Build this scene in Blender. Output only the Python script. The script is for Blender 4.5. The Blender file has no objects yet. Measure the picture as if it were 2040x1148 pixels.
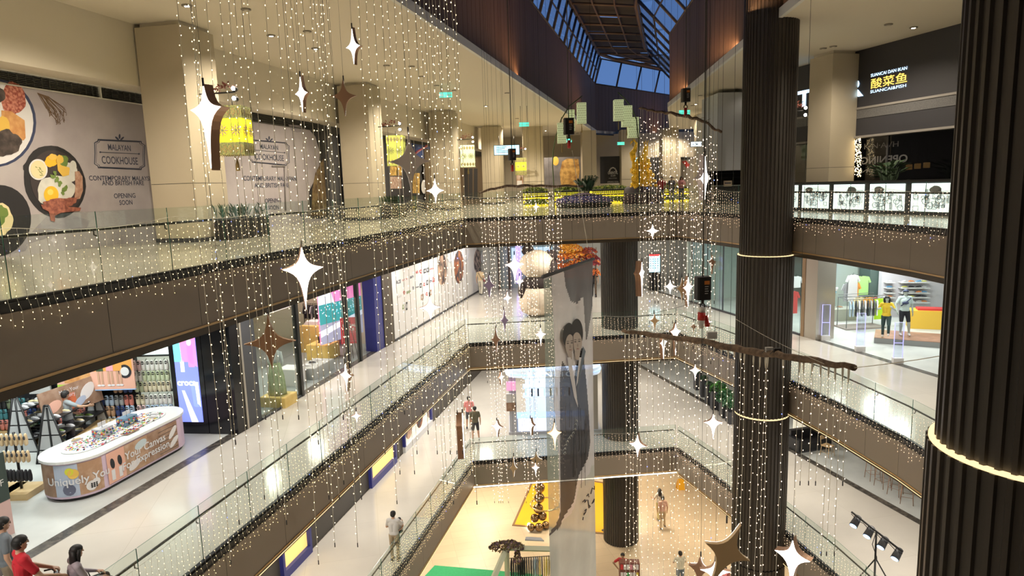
import bpy, math, random
import numpy as np
from mathutils import Vector as V, Matrix
random.seed(11)
R = math.radians
COL = bpy.context.scene.collection
# ---- storey heights (metres); the eye is 1.3 m over the top storey's floor
ZD, ZC, ZB, ZA = 0.0, 5.4, 10.8, 16.2
EYE = 17.5
CEIL = EYE + 4.85
FPX = 1340.0
PITCH = math.atan(201 / 1340.0)
ROLL = R(1.75)
def ray(px, py):
    u, v = px - 1020, 574 - py
    c, s = math.cos(ROLL), math.sin(ROLL)
    a, b = u * c + v * s, -u * s + v * c
    return V((a, FPX * math.cos(PITCH) + b * math.sin(PITCH), -FPX * math.sin(PITCH) + b * math.cos(PITCH)))
EV = V((0, 0, EYE))
def at_z(px, py, z):
    d = ray(px, py); return EV + d * ((z - EYE) / d.z)
def at_y(px, py, y):
    d = ray(px, py); return EV + d * (y / d.y)
def at_pl(px, py, P, n):
    d = ray(px, py); n = V(n); return EV + d * ((V(P) - EV).dot(n) / d.dot(n))
# ---- materials
MATS = {}
def mat(name, col=(.8, .8, .8), rough=.5, metal=0.0, emit=None, es=0.0, noise=None, bump=0.0, spec=None, alpha=1.0, coat=0.0):
    if name in MATS: return MATS[name]
    m = bpy.data.materials.new(name); m.use_nodes = True
    nt = m.node_tree; b = nt.nodes['Principled BSDF']
    b.inputs['Base Color'].default_value = (*col, 1); b.inputs['Roughness'].default_value = rough
    b.inputs['Metallic'].default_value = metal
    if spec is not None: b.inputs['Specular IOR Level'].default_value = spec
    if coat: b.inputs['Coat Weight'].default_value = coat; b.inputs['Coat Roughness'].default_value = .08
    if alpha < 1: b.inputs['Alpha'].default_value = alpha
    if emit is not None:
        b.inputs['Emission Color'].default_value = (*emit, 1); b.inputs['Emission Strength'].default_value = es
    if noise:  # (scale, second colour, contrast low, contrast high)
        tc = nt.nodes.new('ShaderNodeTexCoord'); n = nt.nodes.new('ShaderNodeTexNoise')
        n.inputs['Scale'].default_value = noise[0]; n.inputs['Detail'].default_value = 5
        r = nt.nodes.new('ShaderNodeValToRGB')
        r.color_ramp.elements[0].color = (*col, 1); r.color_ramp.elements[1].color = (*noise[1], 1)
        r.color_ramp.elements[0].position = noise[2]; r.color_ramp.elements[1].position = noise[3]
        nt.links.new(tc.outputs['Object'], n.inputs['Vector']); nt.links.new(n.outputs['Fac'], r.inputs['Fac'])
        nt.links.new(r.outputs['Color'], b.inputs['Base Color'])
        if bump:
            bp = nt.nodes.new('ShaderNodeBump'); bp.inputs['Strength'].default_value = bump; bp.inputs['Distance'].default_value = .02
            nt.links.new(n.outputs['Fac'], bp.inputs['Height']); nt.links.new(bp.outputs['Normal'], b.inputs['Normal'])
    m.cycles.emission_sampling = 'NONE'
    MATS[name] = m
    return m
def tile_mat(name, c1, c2, mortar, sx, sy, rough, rot=0.0, msize=.004, coat=0.0):
    if name in MATS: return MATS[name]
    m = mat(name, c1, rough, coat=coat); nt = m.node_tree; b = nt.nodes['Principled BSDF']
    tc = nt.nodes.new('ShaderNodeTexCoord'); mp = nt.nodes.new('ShaderNodeMapping'); mp.inputs['Rotation'].default_value = (0, 0, rot)
    br = nt.nodes.new('ShaderNodeTexBrick'); br.offset = 0.0
    br.inputs['Color1'].default_value = (*c1, 1); br.inputs['Color2'].default_value = (*c2, 1); br.inputs['Mortar'].default_value = (*mortar, 1)
    br.inputs['Scale'].default_value = 1.0; br.inputs['Mortar Size'].default_value = msize
    br.inputs['Brick Width'].default_value = sx; br.inputs['Row Height'].default_value = sy
    n = nt.nodes.new('ShaderNodeTexNoise'); n.inputs['Scale'].default_value = .9; n.inputs['Detail'].default_value = 6
    mx = nt.nodes.new('ShaderNodeMixRGB'); mx.blend_type = 'MULTIPLY'; mx.inputs['Fac'].default_value = .35
    nt.links.new(tc.outputs['Object'], mp.inputs['Vector']); nt.links.new(mp.outputs['Vector'], br.inputs['Vector'])
    nt.links.new(tc.outputs['Object'], n.inputs['Vector'])
    nt.links.new(br.outputs['Color'], mx.inputs['Color1']); nt.links.new(n.outputs['Fac'], mx.inputs['Color2'])
    br2 = nt.nodes.new('ShaderNodeBrightContrast'); br2.inputs['Bright'].default_value = .0
    mx.inputs['Fac'].default_value = .18
    nt.links.new(mx.outputs['Color'], b.inputs['Base Color'])
    return m
def glass_mat(name, tint=(.9, .97, .94), refl=.9, frost=0.0):
    if name in MATS: return MATS[name]
    m = bpy.data.materials.new(name); m.use_nodes = True; nt = m.node_tree
    for n in list(nt.nodes): nt.nodes.remove(n)
    o = nt.nodes.new('ShaderNodeOutputMaterial'); mx = nt.nodes.new('ShaderNodeMixShader')
    t = nt.nodes.new('ShaderNodeBsdfTransparent'); t.inputs['Color'].default_value = (*tint, 1)
    g = nt.nodes.new('ShaderNodeBsdfGlossy'); g.inputs['Roughness'].default_value = .02
    f = nt.nodes.new('ShaderNodeLayerWeight'); f.inputs['Blend'].default_value = .5
    p = nt.nodes.new('ShaderNodeMath'); p.operation = 'POWER'; p.inputs[1].default_value = 4
    k = nt.nodes.new('ShaderNodeMath'); k.operation = 'MULTIPLY_ADD'; k.inputs[1].default_value = refl; k.inputs[2].default_value = .05 * refl
    nt.links.new(f.outputs['Facing'], p.inputs[0]); nt.links.new(p.outputs[0], k.inputs[0]); nt.links.new(k.outputs[0], mx.inputs[0])
    nt.links.new(t.outputs[0], mx.inputs[1]); nt.links.new(g.outputs[0], mx.inputs[2])
    last = mx
    if frost:
        d = nt.nodes.new('ShaderNodeBsdfDiffuse'); d.inputs['Color'].default_value = (.8, .85, .83, 1)
        m2 = nt.nodes.new('ShaderNodeMixShader'); m2.inputs[0].default_value = frost
        nt.links.new(mx.outputs[0], m2.inputs[1]); nt.links.new(d.outputs[0], m2.inputs[2]); last = m2
    nt.links.new(last.outputs[0], o.inputs['Surface'])
    MATS[name] = m
    return m
def emis(name, col, s): return mat(name, (.02, .02, .02), .6, emit=col, es=s)
# ---- mesh building
def frame(P, u, v=(0, 0, 1)):
    u = V(u).normalized(); v = V(v).normalized(); n = u.cross(v)
    M = Matrix.Identity(4)
    for i in range(3): M[i][0], M[i][1], M[i][2], M[i][3] = u[i], v[i], n[i], P[i]
    return M
def uv(M, px, py):
    """where the sight line through a photo point meets the plane of frame M, in the frame's own metres"""
    p = at_pl(px, py, M.to_translation(), M.col[2].xyz); q = M.inverted() @ p
    return (q.x, q.y)
class MB:
    def __init__(s, M=None): s.v = []; s.f = []; s.k = []; s.sm = []; s.mats = []; s.M = M
    def mi(s, m):
        if m not in s.mats: s.mats.append(m)
        return s.mats.index(m)
    def add(s, vs, fs, m, smooth=False, M=None):
        T = s.M if M is None else M
        o = len(s.v); i = s.mi(m)
        s.v += [tuple(T @ V(p)) for p in vs] if T is not None else [tuple(p) for p in vs]
        for f in fs: s.f.append(tuple(a + o for a in f)); s.k.append(i); s.sm.append(smooth)
        return s
    def box(s, a, b, m, M=None):
        (x0, y0, z0), (x1, y1, z1) = a, b
        x0, x1 = min(x0, x1), max(x0, x1); y0, y1 = min(y0, y1), max(y0, y1); z0, z1 = min(z0, z1), max(z0, z1)
        vs = [(x0, y0, z0), (x1, y0, z0), (x1, y1, z0), (x0, y1, z0), (x0, y0, z1), (x1, y0, z1), (x1, y1, z1), (x0, y1, z1)]
        return s.add(vs, [(0, 3, 2, 1), (4, 5, 6, 7), (0, 1, 5, 4), (1, 2, 6, 5), (2, 3, 7, 6), (3, 0, 4, 7)], m, M=M)
    def prism(s, poly, z0, z1, m, M=None, side=None):
        n = len(poly)
        a = sum(poly[i][0] * poly[(i + 1) % n][1] - poly[(i + 1) % n][0] * poly[i][1] for i in range(n))
        if a < 0: poly = poly[::-1]
        vs = [(p[0], p[1], z0) for p in poly] + [(p[0], p[1], z1) for p in poly]
        s.add(vs, [tuple(range(n - 1, -1, -1)), tuple(range(n, 2 * n))], m, M=M)
        return s.add(vs, [(i, (i + 1) % n, n + (i + 1) % n, n + i) for i in range(n)], side or m, M=M)
    def ell(s, cx, cy, rx, ry, z0, z1, m, n=28, rot=0, M=None, wob=0, seed=1):
        rnd = random.Random(seed); ph = [rnd.uniform(0, 6.28) for _ in range(4)]
        P = []
        for i in range(n):
            t = 2 * math.pi * i / n; w = 1 + wob * (math.sin(3 * t + ph[0]) + .6 * math.sin(5 * t + ph[1]) + .4 * math.sin(8 * t + ph[2]))
            x, y = rx * w * math.cos(t), ry * w * math.sin(t)
            P.append((cx + x * math.cos(rot) - y * math.sin(rot), cy + x * math.sin(rot) + y * math.cos(rot)))
        return s.prism(P, z0, z1, m, M=M)
    def tube(s, pts, r, m, n=6, caps=True, M=None, smooth=True):
        pts = [V(p) for p in pts]; rs = r if isinstance(r, (list, tuple)) else [r] * len(pts)
        vs = []; fs = []; prev = None
        for i, p in enumerate(pts):
            t = (pts[min(i + 1, len(pts) - 1)] - pts[max(i - 1, 0)])
            t = t.normalized() if t.length > 1e-9 else V((0, 0, 1))
            if prev is None: a = t.cross(V((0, 0, 1)) if abs(t.z) < .9 else V((1, 0, 0))).normalized()
            else:
                a = prev - t * prev.dot(t); a = a.normalized() if a.length > 1e-6 else t.orthogonal().normalized()
            prev = a; b = t.cross(a)
            for j in range(n):
                q = 2 * math.pi * j / n; vs.append(p + (a * math.cos(q) + b * math.sin(q)) * rs[i])
        for i in range(len(pts) - 1):
            for j in range(n):
                k = (j + 1) % n; fs.append((i * n + j, i * n + k, (i + 1) * n + k, (i + 1) * n + j))
        if caps: fs += [tuple(range(n - 1, -1, -1)), tuple((len(pts) - 1) * n + j for j in range(n))]
        return s.add(vs, fs, m, smooth, M=M)
    def cyl(s, c, r, h, m, n=20, r2=None, M=None, smooth=True):
        c = V(c); return s.tube([c, c + V((0, 0, h))], [r, r if r2 is None else r2], m, n, M=M, smooth=smooth)
    def lathe(s, prof, m, c=(0, 0, 0), n=20, M=None, smooth=True, sx=1, sy=1):
        vs = []; fs = []
        for (r, z) in prof:
            for j in range(n):
                q = 2 * math.pi * j / n; vs.append((c[0] + r * sx * math.cos(q), c[1] + r * sy * math.sin(q), c[2] + z))
        L = len(prof)
        for i in range(L - 1):
            for j in range(n):
                k = (j + 1) % n; fs.append((i * n + j, i * n + k, (i + 1) * n + k, (i + 1) * n + j))
        fs += [tuple(range(n - 1, -1, -1)), tuple((L - 1) * n + j for j in range(n))]
        return s.add(vs, fs, m, smooth, M=M)
    def ball(s, c, r, m, n=12, k=7, sc=(1, 1, 1), M=None):
        prof = [(max(1e-4, r * math.sin(math.pi * i / k)), -r * math.cos(math.pi * i / k)) for i in range(k + 1)]
        vs = []; fs = []
        for (a, z) in prof:
            for j in range(n):
                q = 2 * math.pi * j / n; vs.append((c[0] + a * sc[0] * math.cos(q), c[1] + a * sc[1] * math.sin(q), c[2] + z * sc[2]))
        for i in range(k):
            for j in range(n):
                l = (j + 1) % n; fs.append((i * n + j, i * n + l, (i + 1) * n + l, (i + 1) * n + j))
        return s.add(vs, fs, m, True, M=M)
    def octa(s, c, r, m):
        x, y, z = c; h = r * 1.5
        return s.add([(x + r, y, z), (x, y + r, z), (x - r, y, z), (x, y - r, z), (x, y, z + h), (x, y, z - h)],
                     [(0, 1, 4), (1, 2, 4), (2, 3, 4), (3, 0, 4), (1, 0, 5), (2, 1, 5), (3, 2, 5), (0, 3, 5)], m)
    def quad(s, a, b, c, d, m, M=None): return s.add([a, b, c, d], [(0, 1, 2, 3)], m, M=M)
    def text(s, t, x, y, size, m, z=.004, depth=.004, align='CENTER', M=None, sx=1.0, spacing=1.0, wt=0.0, font_h=True):
        key = (t, align, spacing, wt)
        if key not in TXT:
            cu = bpy.data.curves.new('t', 'FONT'); cu.body = t; cu.align_x = align; cu.extrude = 0.0; cu.resolution_u = 3
            cu.space_character = spacing; cu.offset = wt; cu.fill_mode = 'BOTH'
            o = bpy.data.objects.new('t', cu); COL.objects.link(o)
            dg = bpy.context.evaluated_depsgraph_get(); dg.update()
            me = o.evaluated_get(dg).to_mesh()
            TXT[key] = ([tuple(q.co) for q in me.vertices], [tuple(p.vertices) for p in me.polygons])
            o.evaluated_get(dg).to_mesh_clear()
            bpy.data.objects.remove(o); bpy.data.curves.remove(cu)
        vs, fs = TXT[key]
        return s.add([(x + a * size * sx, y + b * size, z + depth) for a, b, c in vs], fs, m, M=M)
    def build(s, name, parent=None, local=False, label=None, cat=None, group=None, kind=None):
        me = bpy.data.meshes.new(name)
        vs = s.v
        if parent is not None and not local:
            Mi = WM[parent.name].inverted(); vs = [tuple(Mi @ V(p)) for p in vs]
        me.from_pydata(vs, [], s.f); me.update()
        for m in s.mats: me.materials.append(m)
        me.polygons.foreach_set('material_index', s.k); me.polygons.foreach_set('use_smooth', s.sm)
        o = bpy.data.objects.new(name, me); COL.objects.link(o)
        if parent is not None: o.parent = parent; WM[o.name] = WM[parent.name]
        else: WM[o.name] = Matrix.Identity(4)
        tag(o, label, cat, group, kind)
        return o
TXT = {}; WM = {}
def tag(o, label=None, cat=None, group=None, kind=None):
    if label: o['label'] = label
    if cat: o['category'] = cat
    if group: o['group'] = group
    if kind: o['kind'] = kind
    return o
def thing(name, label, cat, loc=(0, 0, 0), rz=0.0, group=None):
    o = bpy.data.objects.new(name, None); COL.objects.link(o); o.empty_display_size = .1
    o.location = loc; o.rotation_euler = (0, 0, rz)
    WM[o.name] = Matrix.Translation(V(loc)) @ Matrix.Rotation(rz, 4, 'Z')
    return tag(o, label, cat, group)
def dup(root, loc, rz=0.0, label=None, group=None, scale=None):
    r = root.copy(); COL.objects.link(r); r.location = loc; r.rotation_euler = (0, 0, rz)
    if scale: r.scale = (scale,) * 3 if not isinstance(scale, (tuple, list)) else scale
    if label: r['label'] = label
    if group: r['group'] = group
    WM[r.name] = Matrix.Translation(V(loc)) @ Matrix.Rotation(rz, 4, 'Z')
    for ch in [o for o in KIDS(root)]:
        c = ch.copy(); COL.objects.link(c); c.parent = r
        for g in KIDS(ch):
            d = g.copy(); COL.objects.link(d); d.parent = c
    return r
def KIDS(o): return [c for c in COL.objects if c.parent == o]
ORD = ['first', 'second', 'third', 'fourth', 'fifth', 'sixth', 'seventh', 'eighth', 'ninth', 'tenth', 'eleventh', 'twelfth', 'thirteenth',
       'fourteenth', 'fifteenth', 'sixteenth', 'seventeenth', 'eighteenth', 'nineteenth', 'twentieth', 'twenty-first', 'twenty-second', 'twenty-third', 'twenty-fourth', 'twenty-fifth', 'twenty-sixth', 'twenty-seventh', 'twenty-eighth']
# ---- camera
cd = bpy.data.cameras.new('camera'); cam = bpy.data.objects.new('camera', cd); COL.objects.link(cam)
cd.sensor_fit = 'HORIZONTAL'; cd.sensor_width = 36; cd.lens = 36 * FPX / 2040; cd.clip_start = .05; cd.clip_end = 400
fwd = V((0, math.cos(PITCH), -math.sin(PITCH))); up0 = V((0, math.sin(PITCH), math.cos(PITCH))); rt0 = V((1, 0, 0))
c_, s_ = math.cos(ROLL), math.sin(ROLL)
rt = rt0 * c_ - up0 * s_; up = rt0 * s_ + up0 * c_
Mc = Matrix.Identity(4)
for i in range(3): Mc[i][0], Mc[i][1], Mc[i][2], Mc[i][3] = rt[i], up[i], -fwd[i], EV[i]
cam.matrix_world = Mc
sc = bpy.context.scene; sc.camera = cam
sc.view_settings.view_transform = 'Standard'; sc.view_settings.look = 'None'; sc.view_settings.gamma = 1; sc.view_settings.use_curve_mapping = False
sc.view_settings.exposure = 0.0
sc.cycles.max_bounces = 6; sc.cycles.diffuse_bounces = 3; sc.cycles.glossy_bounces = 3; sc.cycles.transparent_max_bounces = 18
sc.cycles.sample_clamp_indirect = 3.0; sc.cycles.caustics_reflective = False; sc.cycles.caustics_refractive = False
sc.cycles.use_denoising = True
# ================= palette =================
CREAM = tile_mat('cream_polished_tile', (.64, .60, .54), (.62, .58, .52), (.54, .50, .44), 2.4, 2.4, .14, rot=-.22, msize=.006)
CREAMA = tile_mat('pale_polished_tile', (.50, .47, .39), (.47, .44, .37), (.34, .31, .26), 1.2, 1.2, .14, rot=-.22, msize=.004)
TRAV = tile_mat('travertine_tile', (.66, .54, .38), (.62, .50, .35), (.46, .36, .24), 1.2, .6, .34, rot=-.22, msize=.006)
CONC = mat('store_concrete', (.50, .52, .51), .38, noise=(1.2, (.60, .62, .60), .35, .7))
DARKST = mat('dark_emperador_strip', (.055, .05, .045), .25, noise=(6, (.16, .14, .12), .45, .75))
FASC = mat('bronze_fascia', (.30, .26, .225), .5, metal=.1)
LIP = mat('dark_bronze_lip', (.07, .055, .042), .45, metal=.2)
GOLD = mat('gold_trim', (.55, .38, .20), .4, metal=.6)
CEILM = mat('cream_ceiling', (.80, .76, .66), .85)
WHITEP = mat('white_paint', (.80, .80, .78), .8)
BULK = mat('brown_slatted_bulkhead', (.085, .06, .045), .42, metal=.1)
BEIGE = mat('beige_stone_cladding', (.50, .44, .33), .55, noise=(.8, (.54, .48, .37), .3, .7))
BLACK = mat('black_steel', (.012, .012, .014), .4)
BLACKG = mat('black_gloss_panel', (.01, .01, .012), .15)
CHAR = mat('charcoal_panel', (.05, .052, .06), .55)
RIB = mat('dark_ribbed_cladding', (.060, .053, .048), .42, metal=.2)
GLS = glass_mat('balustrade_glass', (.86, .94, .90), .9, .02)
SGLS = glass_mat('shopfront_glass', (.90, .95, .94), .55)
GEDGE = mat('glass_edge', (.05, .16, .12), .2)
LEDW = emis('led_strip_light', (1, .86, .62), 9.0)
LEDN = emis('led_strip_dim', (1, .72, .36), 1.6)
def LX(y, off=0.0): return -8.37 + .2235 * y - off       # left edge of the void; off = metres further left
U = V((.2181, .9759, 0)).normalized()                     # along the left side, away from the eye
UR = V((.2535, -.9673, 0)).normalized()                   # along the right shops, towards the eye
def RX(y): return 19.74 - .262 * y                       # right shop line
CL = [(LX(y), y) for y in (-6, 0, 6, 12, 18, 24)] + [(-2.0, 28.5)]
CR = [(7.3, 29.4), (8.0, 26.8), (8.62, 24.2), (9.15, 21.8), (9.6, 19.2), (9.9, 16.5), (9.95, 13.5), (9.7, 10.5), (9.25, 7), (8.7, 3), (8.1, -2), (7.8, -6)]
RING = CL + CR                                           # plan of the void, left side, far side, right side
def plate(name, z, t, mt, mb, side, yfar, lab=None):
    """a storey slab around the void, as strips"""
    # left strips, right strips, far and near pieces as separate structures
    b = MB()
    for (a, c) in zip(CL[:-1], CL[1:]):
        b.prism([(-34, a[1]), a, c, (-34, c[1])], z - t, z, mt, side=side)
    b.prism([(-34, 28.5), (-2.0, 28.5), (7.3, 29.4), (36, 29.4), (36, yfar), (-34, yfar)], z - t, z, mt, side=side)
    for (a, c) in zip(CR[:-1], CR[1:]):
        b.prism([(36, a[1]), a, c, (36, c[1])], z - t, z, mt, side=side)
    b.prism([(-34, -6), (36, -6), (36, -14), (-34, -14)], z - t, z, mt, side=side)
    o = b.build(name, kind='structure'); return o
plate('floor', ZC, 1.1, CREAM, CEILM, FASC, 50)
plate('floor', ZB, 1.1, CREAM, CEILM, FASC, 46.5)
plate('floor', ZA, 1.1, CREAMA, CEILM, FASC, 90)
MB().box((-34, -14, -.3), (36, 52, 0), TRAV).build('floor', kind='structure')
for z, n in ((ZA, 'top'), (ZB, 'middle'), (ZC, 'lower')):   # white undersides = ceilings of the storey below
    b = MB()
    for (a, c) in zip(CL[:-1], CL[1:]): b.prism([(-34, a[1]), (a[0] - .25, a[1]), (c[0] - .25, c[1]), (-34, c[1])], z - 1.22, z - 1.1, CEILM, side=LIP)
    b.prism([(-34, 28.75), (-2.0, 28.75), (7.3, 29.65), (36, 29.65), (36, 46), (-34, 46)], z - 1.22, z - 1.1, CEILM, side=LIP)
    for (a, c) in zip(CR[:-1], CR[1:]): b.prism([(36, a[1]), (a[0] + .25, a[1]), (c[0] + .25, c[1]), (36, c[1])], z - 1.22, z - 1.1, CEILM, side=LIP)
    b.build('ceiling', kind='structure')
def off_poly(P, d):
    """polyline P shifted by d to its left"""
    out = []
    for i, p in enumerate(P):
        a = V((*P[max(i - 1, 0)], 0)); c = V((*P[min(i + 1, len(P) - 1)], 0)); q = V((*p, 0))
        t1 = (q - a).normalized() if i else (c - q).normalized(); t2 = (c - q).normalized() if i < len(P) - 1 else t1
        n1 = V((-t1.y, t1.x, 0)); n2 = V((-t2.y, t2.x, 0)); n = (n1 + n2).normalized(); k = 1 / max(.4, n.dot(n1))
        r = q + n * d * k; out.append((r.x, r.y))
    return out
def strip(b, P, z0, z1, d0, d1, m):
    A, B = off_poly(P, d0), off_poly(P, d1)
    for i in range(len(P) - 1):
        b.add([(*A[i], z0), (*A[i + 1], z0), (*B[i + 1], z0), (*B[i], z0), (*A[i], z1), (*A[i + 1], z1), (*B[i + 1], z1), (*B[i], z1)],
              [(0, 3, 2, 1), (4, 5, 6, 7), (0, 1, 5, 4), (1, 2, 6, 5), (2, 3, 7, 6), (3, 0, 4, 7)], m)
RT = RING
# fascia cladding panels with joints, shadow lip and light strip, one per storey (the void lies to the right of RING, d<0)
for z, n in ((ZA, 1), (ZB, 2), (ZC, 3)):
    b = MB(); strip(b, RT, z - 1.02, z - .1, 0.0, -.05, FASC)
    strip(b, RT, z - .1, z + .02, 0.0, -.02, BLACK)
    strip(b, RT, z - 1.055, z - 1.015, .02, -.07, GOLD)
    strip(b, RT, z - 1.2, z - 1.08, .12, -.01, LIP)
    tot = 0
    for p, q in zip(RT[:-1], RT[1:]):                    # vertical joints every 2.6 m
        L = math.dist(p, q); k = int(L // 2.6) + 1
        for j in range(k):
            t = j / k; x, y = p[0] + (q[0] - p[0]) * t, p[1] + (q[1] - p[1]) * t
            d = V((q[0] - p[0], q[1] - p[1], 0)).normalized(); nn = V((d.y, -d.x, 0))
            c = V((x, y, 0)) + nn * .0505
            b.add([(c.x - d.x * .006, c.y - d.y * .006, z - 1), (c.x + d.x * .006, c.y + d.y * .006, z - 1), (c.x + d.x * .006, c.y + d.y * .006, z - .11), (c.x - d.x * .006, c.y - d.y * .006, z - .11)], [(0, 1, 2, 3)], BLACK)
    b.build('trim_%d' % n, kind='structure')
# bright light line under the lowest fascia and dimmer ones above
b = MB(); strip(b, CL[-1:] + CR[:1], ZC - 1.13, ZC - 1.09, -.08, -.1, LEDW); b.build('trim_4', kind='structure')
b = MB(); strip(b, RT[1:-1], ZC - 1.1, ZC - 1.085, -.077, -.085, LEDN); strip(b, RT[1:-1], ZB - 1.1, ZB - 1.085, -.077, -.085, LEDN); b.build('trim_5', kind='structure')
# dark stone strips between walkway and shops
for z in (ZB, ZC):
    for nm, a, c in (('left', V((-11.97 - 1.3, -6, z)), V((-11.97 + .2235 * 44, 44, z))), ('right', V((RX(-6), -6, z)), V((RX(44), 44, z)))):
        d = (c - a).normalized(); n = V((-d.y, d.x, 0)); s = 1 if nm == 'left' else -1
        b = MB(); w = n * .3 * s; h = V((0, 0, .004))
        b.add([a + h, c + h, c + w + h, a + w + h], [(0, 1, 2, 3)], DARKST)
        k = n * 20 * s; e = V((0, 0, .003))
        b.add([a + w + e, c + w + e, c + w + k + e, a + w + k + e], [(0, 1, 2, 3)], CONC)
        b.build('floor', kind='structure')
# ================= glass balustrades =================
RAILM = mat('dark_handrail', (.03, .028, .025), .35, metal=.5)
def resample(P, step):
    out = [V((*P[0], 0))]; seg = 0; pos = V((*P[0], 0)); need = step
    for q in P[1:]:
        q = V((*q, 0))
        while (q - pos).length >= need:
            pos = pos + (q - pos).normalized() * need; out.append(pos.copy()); need = step
        need -= (q - pos).length; pos = q
    return out
def balustrade(P, z, label, H=1.13):
    t = thing('glass_balustrade', label, 'balustrade', (P[0][0], P[0][1], z), group='glass balustrades round the void')
    Pin = off_poly(P, .06); Q = resample(Pin, 1.5); Q[-1:] = [V((*Pin[-1], 0))]
    for i in range(len(Q) - 1):
        a, c = Q[i], Q[i + 1]; d = (c - a)
        if d.length < .2: continue
        u = d.normalized(); n = V((-u.y, u.x, 0)); a2 = a + u * .012; c2 = c - u * .012
        b = MB(); zz = V((0, 0, z)); h = V((0, 0, H)); w = n * .012
        b.add([a2 + zz, c2 + zz, c2 + zz + h, a2 + zz + h], [(0, 1, 2, 3)], GLS)
        b.add([a2 + zz + h, c2 + zz + h, c2 + zz + h + w, a2 + zz + h + w], [(0, 1, 2, 3)], GEDGE)
        b.add([c2 + zz - w * .8, c2 + zz + h - w * .8, c2 + zz + h + w * .8, c2 + zz + w * .8], [(0, 1, 2, 3)], GEDGE)
        b.tube([c2 + zz, c2 + zz + h], .008, GEDGE, 4)
        b.build('glass_panel', t)
    R_ = off_poly(P, .14); b = MB(); b.tube([(x, y, z + .86) for x, y in R_], .024, RAILM, 8)
    b.build('handrail', t)
    for q in resample(R_, 1.5)[1:]:
        b = MB(); n = None
        b.tube([q + V((0, 0, z + .85)), q + V((0, 0, z + .78)), q + V((0.03 if q.x < 3 else -.03, .02, z + .76))], .011, RAILM, 5)
        b.build('rail_bracket', t)
    sh = MB(); strip(sh, P, z - .02, z + .06, .02, .1, BLACK); sh.build('base_shoe', t)
    return t
SIDES = {'left': CL, 'far': [CL[-1], CR[0]], 'right': CR}
for z, w in ((ZA, 'top gallery'), (ZB, 'middle gallery'), (ZC, 'lower gallery')):
    for s_, P in SIDES.items():
        balustrade(P, z, {'left': f'glass balustrade and dark handrail along the straight left side of the {w}',
                          'far': f'short glass balustrade closing the far end of the {w}', 'right': f'curving glass balustrade along the right side of the {w}'}[s_])
# ================= ribbed round columns =================
def ribbed(c, r, z0, z1, name, n=44):
    b = MB(); N = n * 4; vs = []; fs = []
    P = []
    for i in range(n):
        for (t, k) in ((-.5, 1.0), (-.34, 1.0), (-.24, .965), (.24, .965), (.34, 1.0)):
            a = 2 * math.pi * (i + t) / n; P.append((c[0] + r * k * math.cos(a), c[1] + r * k * math.sin(a)))
    b.prism(P, z0, z1, RIB)
    return b.build(name, kind='structure')
MC, FC, NC = (8.42, 22.15), (5.05, 31.3), (4.72, 5.68)
def ring(c, r, z, nm):
    b = MB(); b.lathe([(r - .055, -.03), (r - .02, -.03), (r - .02, -.01), (r - .055, -.01)], LEDN, (*c, z), 48); b.build(nm, kind='structure')
for (c, r) in ((MC, .9), (FC, .86), (NC, .93)):
    top = CEIL if c is not FC else ZA - 1.2
    ribbed(c, r, ZB - 1.15, ZA - 1.16, 'column', 44); ribbed(c, r, ZC - 1.15, ZB - 1.2, 'column', 44); ribbed(c, r, 0, ZC - 1.2, 'column', 44)
    if c is not FC:
        ribbed(c, r - .07, ZA - 1.14, CEIL + 6, 'column', 44)
        ring(c, r, ZA - 1.13, 'trim_6')
    ring(c, r, ZB - 1.17, 'trim_7')
# ================= top ceiling, bulkheads, skylight =================
def SLX(y): return -7.2 + .2377 * y
SL = [(SLX(-8), -8), (SLX(20), 20), (SLX(45), 45), (8.4, 65.5)]
SF = [(8.4, 65.5), (23, 81)]
SR = [(15.2, 64), (10.6, 45), (9.55, 33), (8.5, 21.85), (7.7, 13), (6.7, 0), (6.1, -8)]
CEILM2 = mat('warm_ceiling', (.78, .72, .60), .85)
b = MB()
for a, c in zip(SL[:-1], SL[1:]): b.prism([(-34, a[1]), a, c, (-34, c[1])], CEIL, CEIL + .25, CEILM2)
b.prism([(-34, 65.5), (8.4, 65.5), (23, 81), (24, 90), (-34, 90)], CEIL, CEIL + .25, CEILM2)
b.prism([(24, 90), (23, 81), (23, 64), (36, 64), (36, 90)], CEIL, CEIL + .25, CEILM2)
b.prism([(36, 64), (15.2, 64), (10.6, 45), (36, 45)], CEIL, CEIL + .25, CEILM2)
for a, c in zip(SR[1:-1], SR[2:]): b.prism([(36, a[1]), a, c, (36, c[1])], CEIL, CEIL + .25, CEILM2)
b.prism([(-34, -8), (36, -8), (36, -14), (-34, -14)], CEIL, CEIL + .25, CEILM2)
b.build('ceiling', kind='structure')
SLATM = mat('bulkhead_slats', (.105, .068, .046), .6)
def bulk(P, z0, z1, nm, lean=0.0, flip=1):
    b = MB()
    for a, c in zip(P[:-1], P[1:]):
        a = V((*a, 0)); c = V((*c, 0)); d = (c - a); u = d.normalized(); n = V((-u.y, u.x, 0)) * flip
        k = max(1, int(d.length / .55))
        for i in range(k):
            p, q = a + d * (i / k), a + d * ((i + 1) / k) - u * .03
            w = n * lean; t = n * .06; o = n * (.05 + .012 * (i % 2))
            b.add([p + V((0, 0, z0)), q + V((0, 0, z0)), q + w + V((0, 0, z1)), p + w + V((0, 0, z1)),
                   p + o + V((0, 0, z0)), q + o + V((0, 0, z0)), q + w + o + V((0, 0, z1)), p + w + o + V((0, 0, z1))],
                  [(0, 1, 2, 3), (7, 6, 5, 4), (0, 4, 5, 1), (1, 5, 6, 2), (2, 6, 7, 3), (3, 7, 4, 0)], SLATM)
    return b.build(nm, kind='structure')
WB = EYE + 9.4; WT = EYE + 11.6
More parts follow.
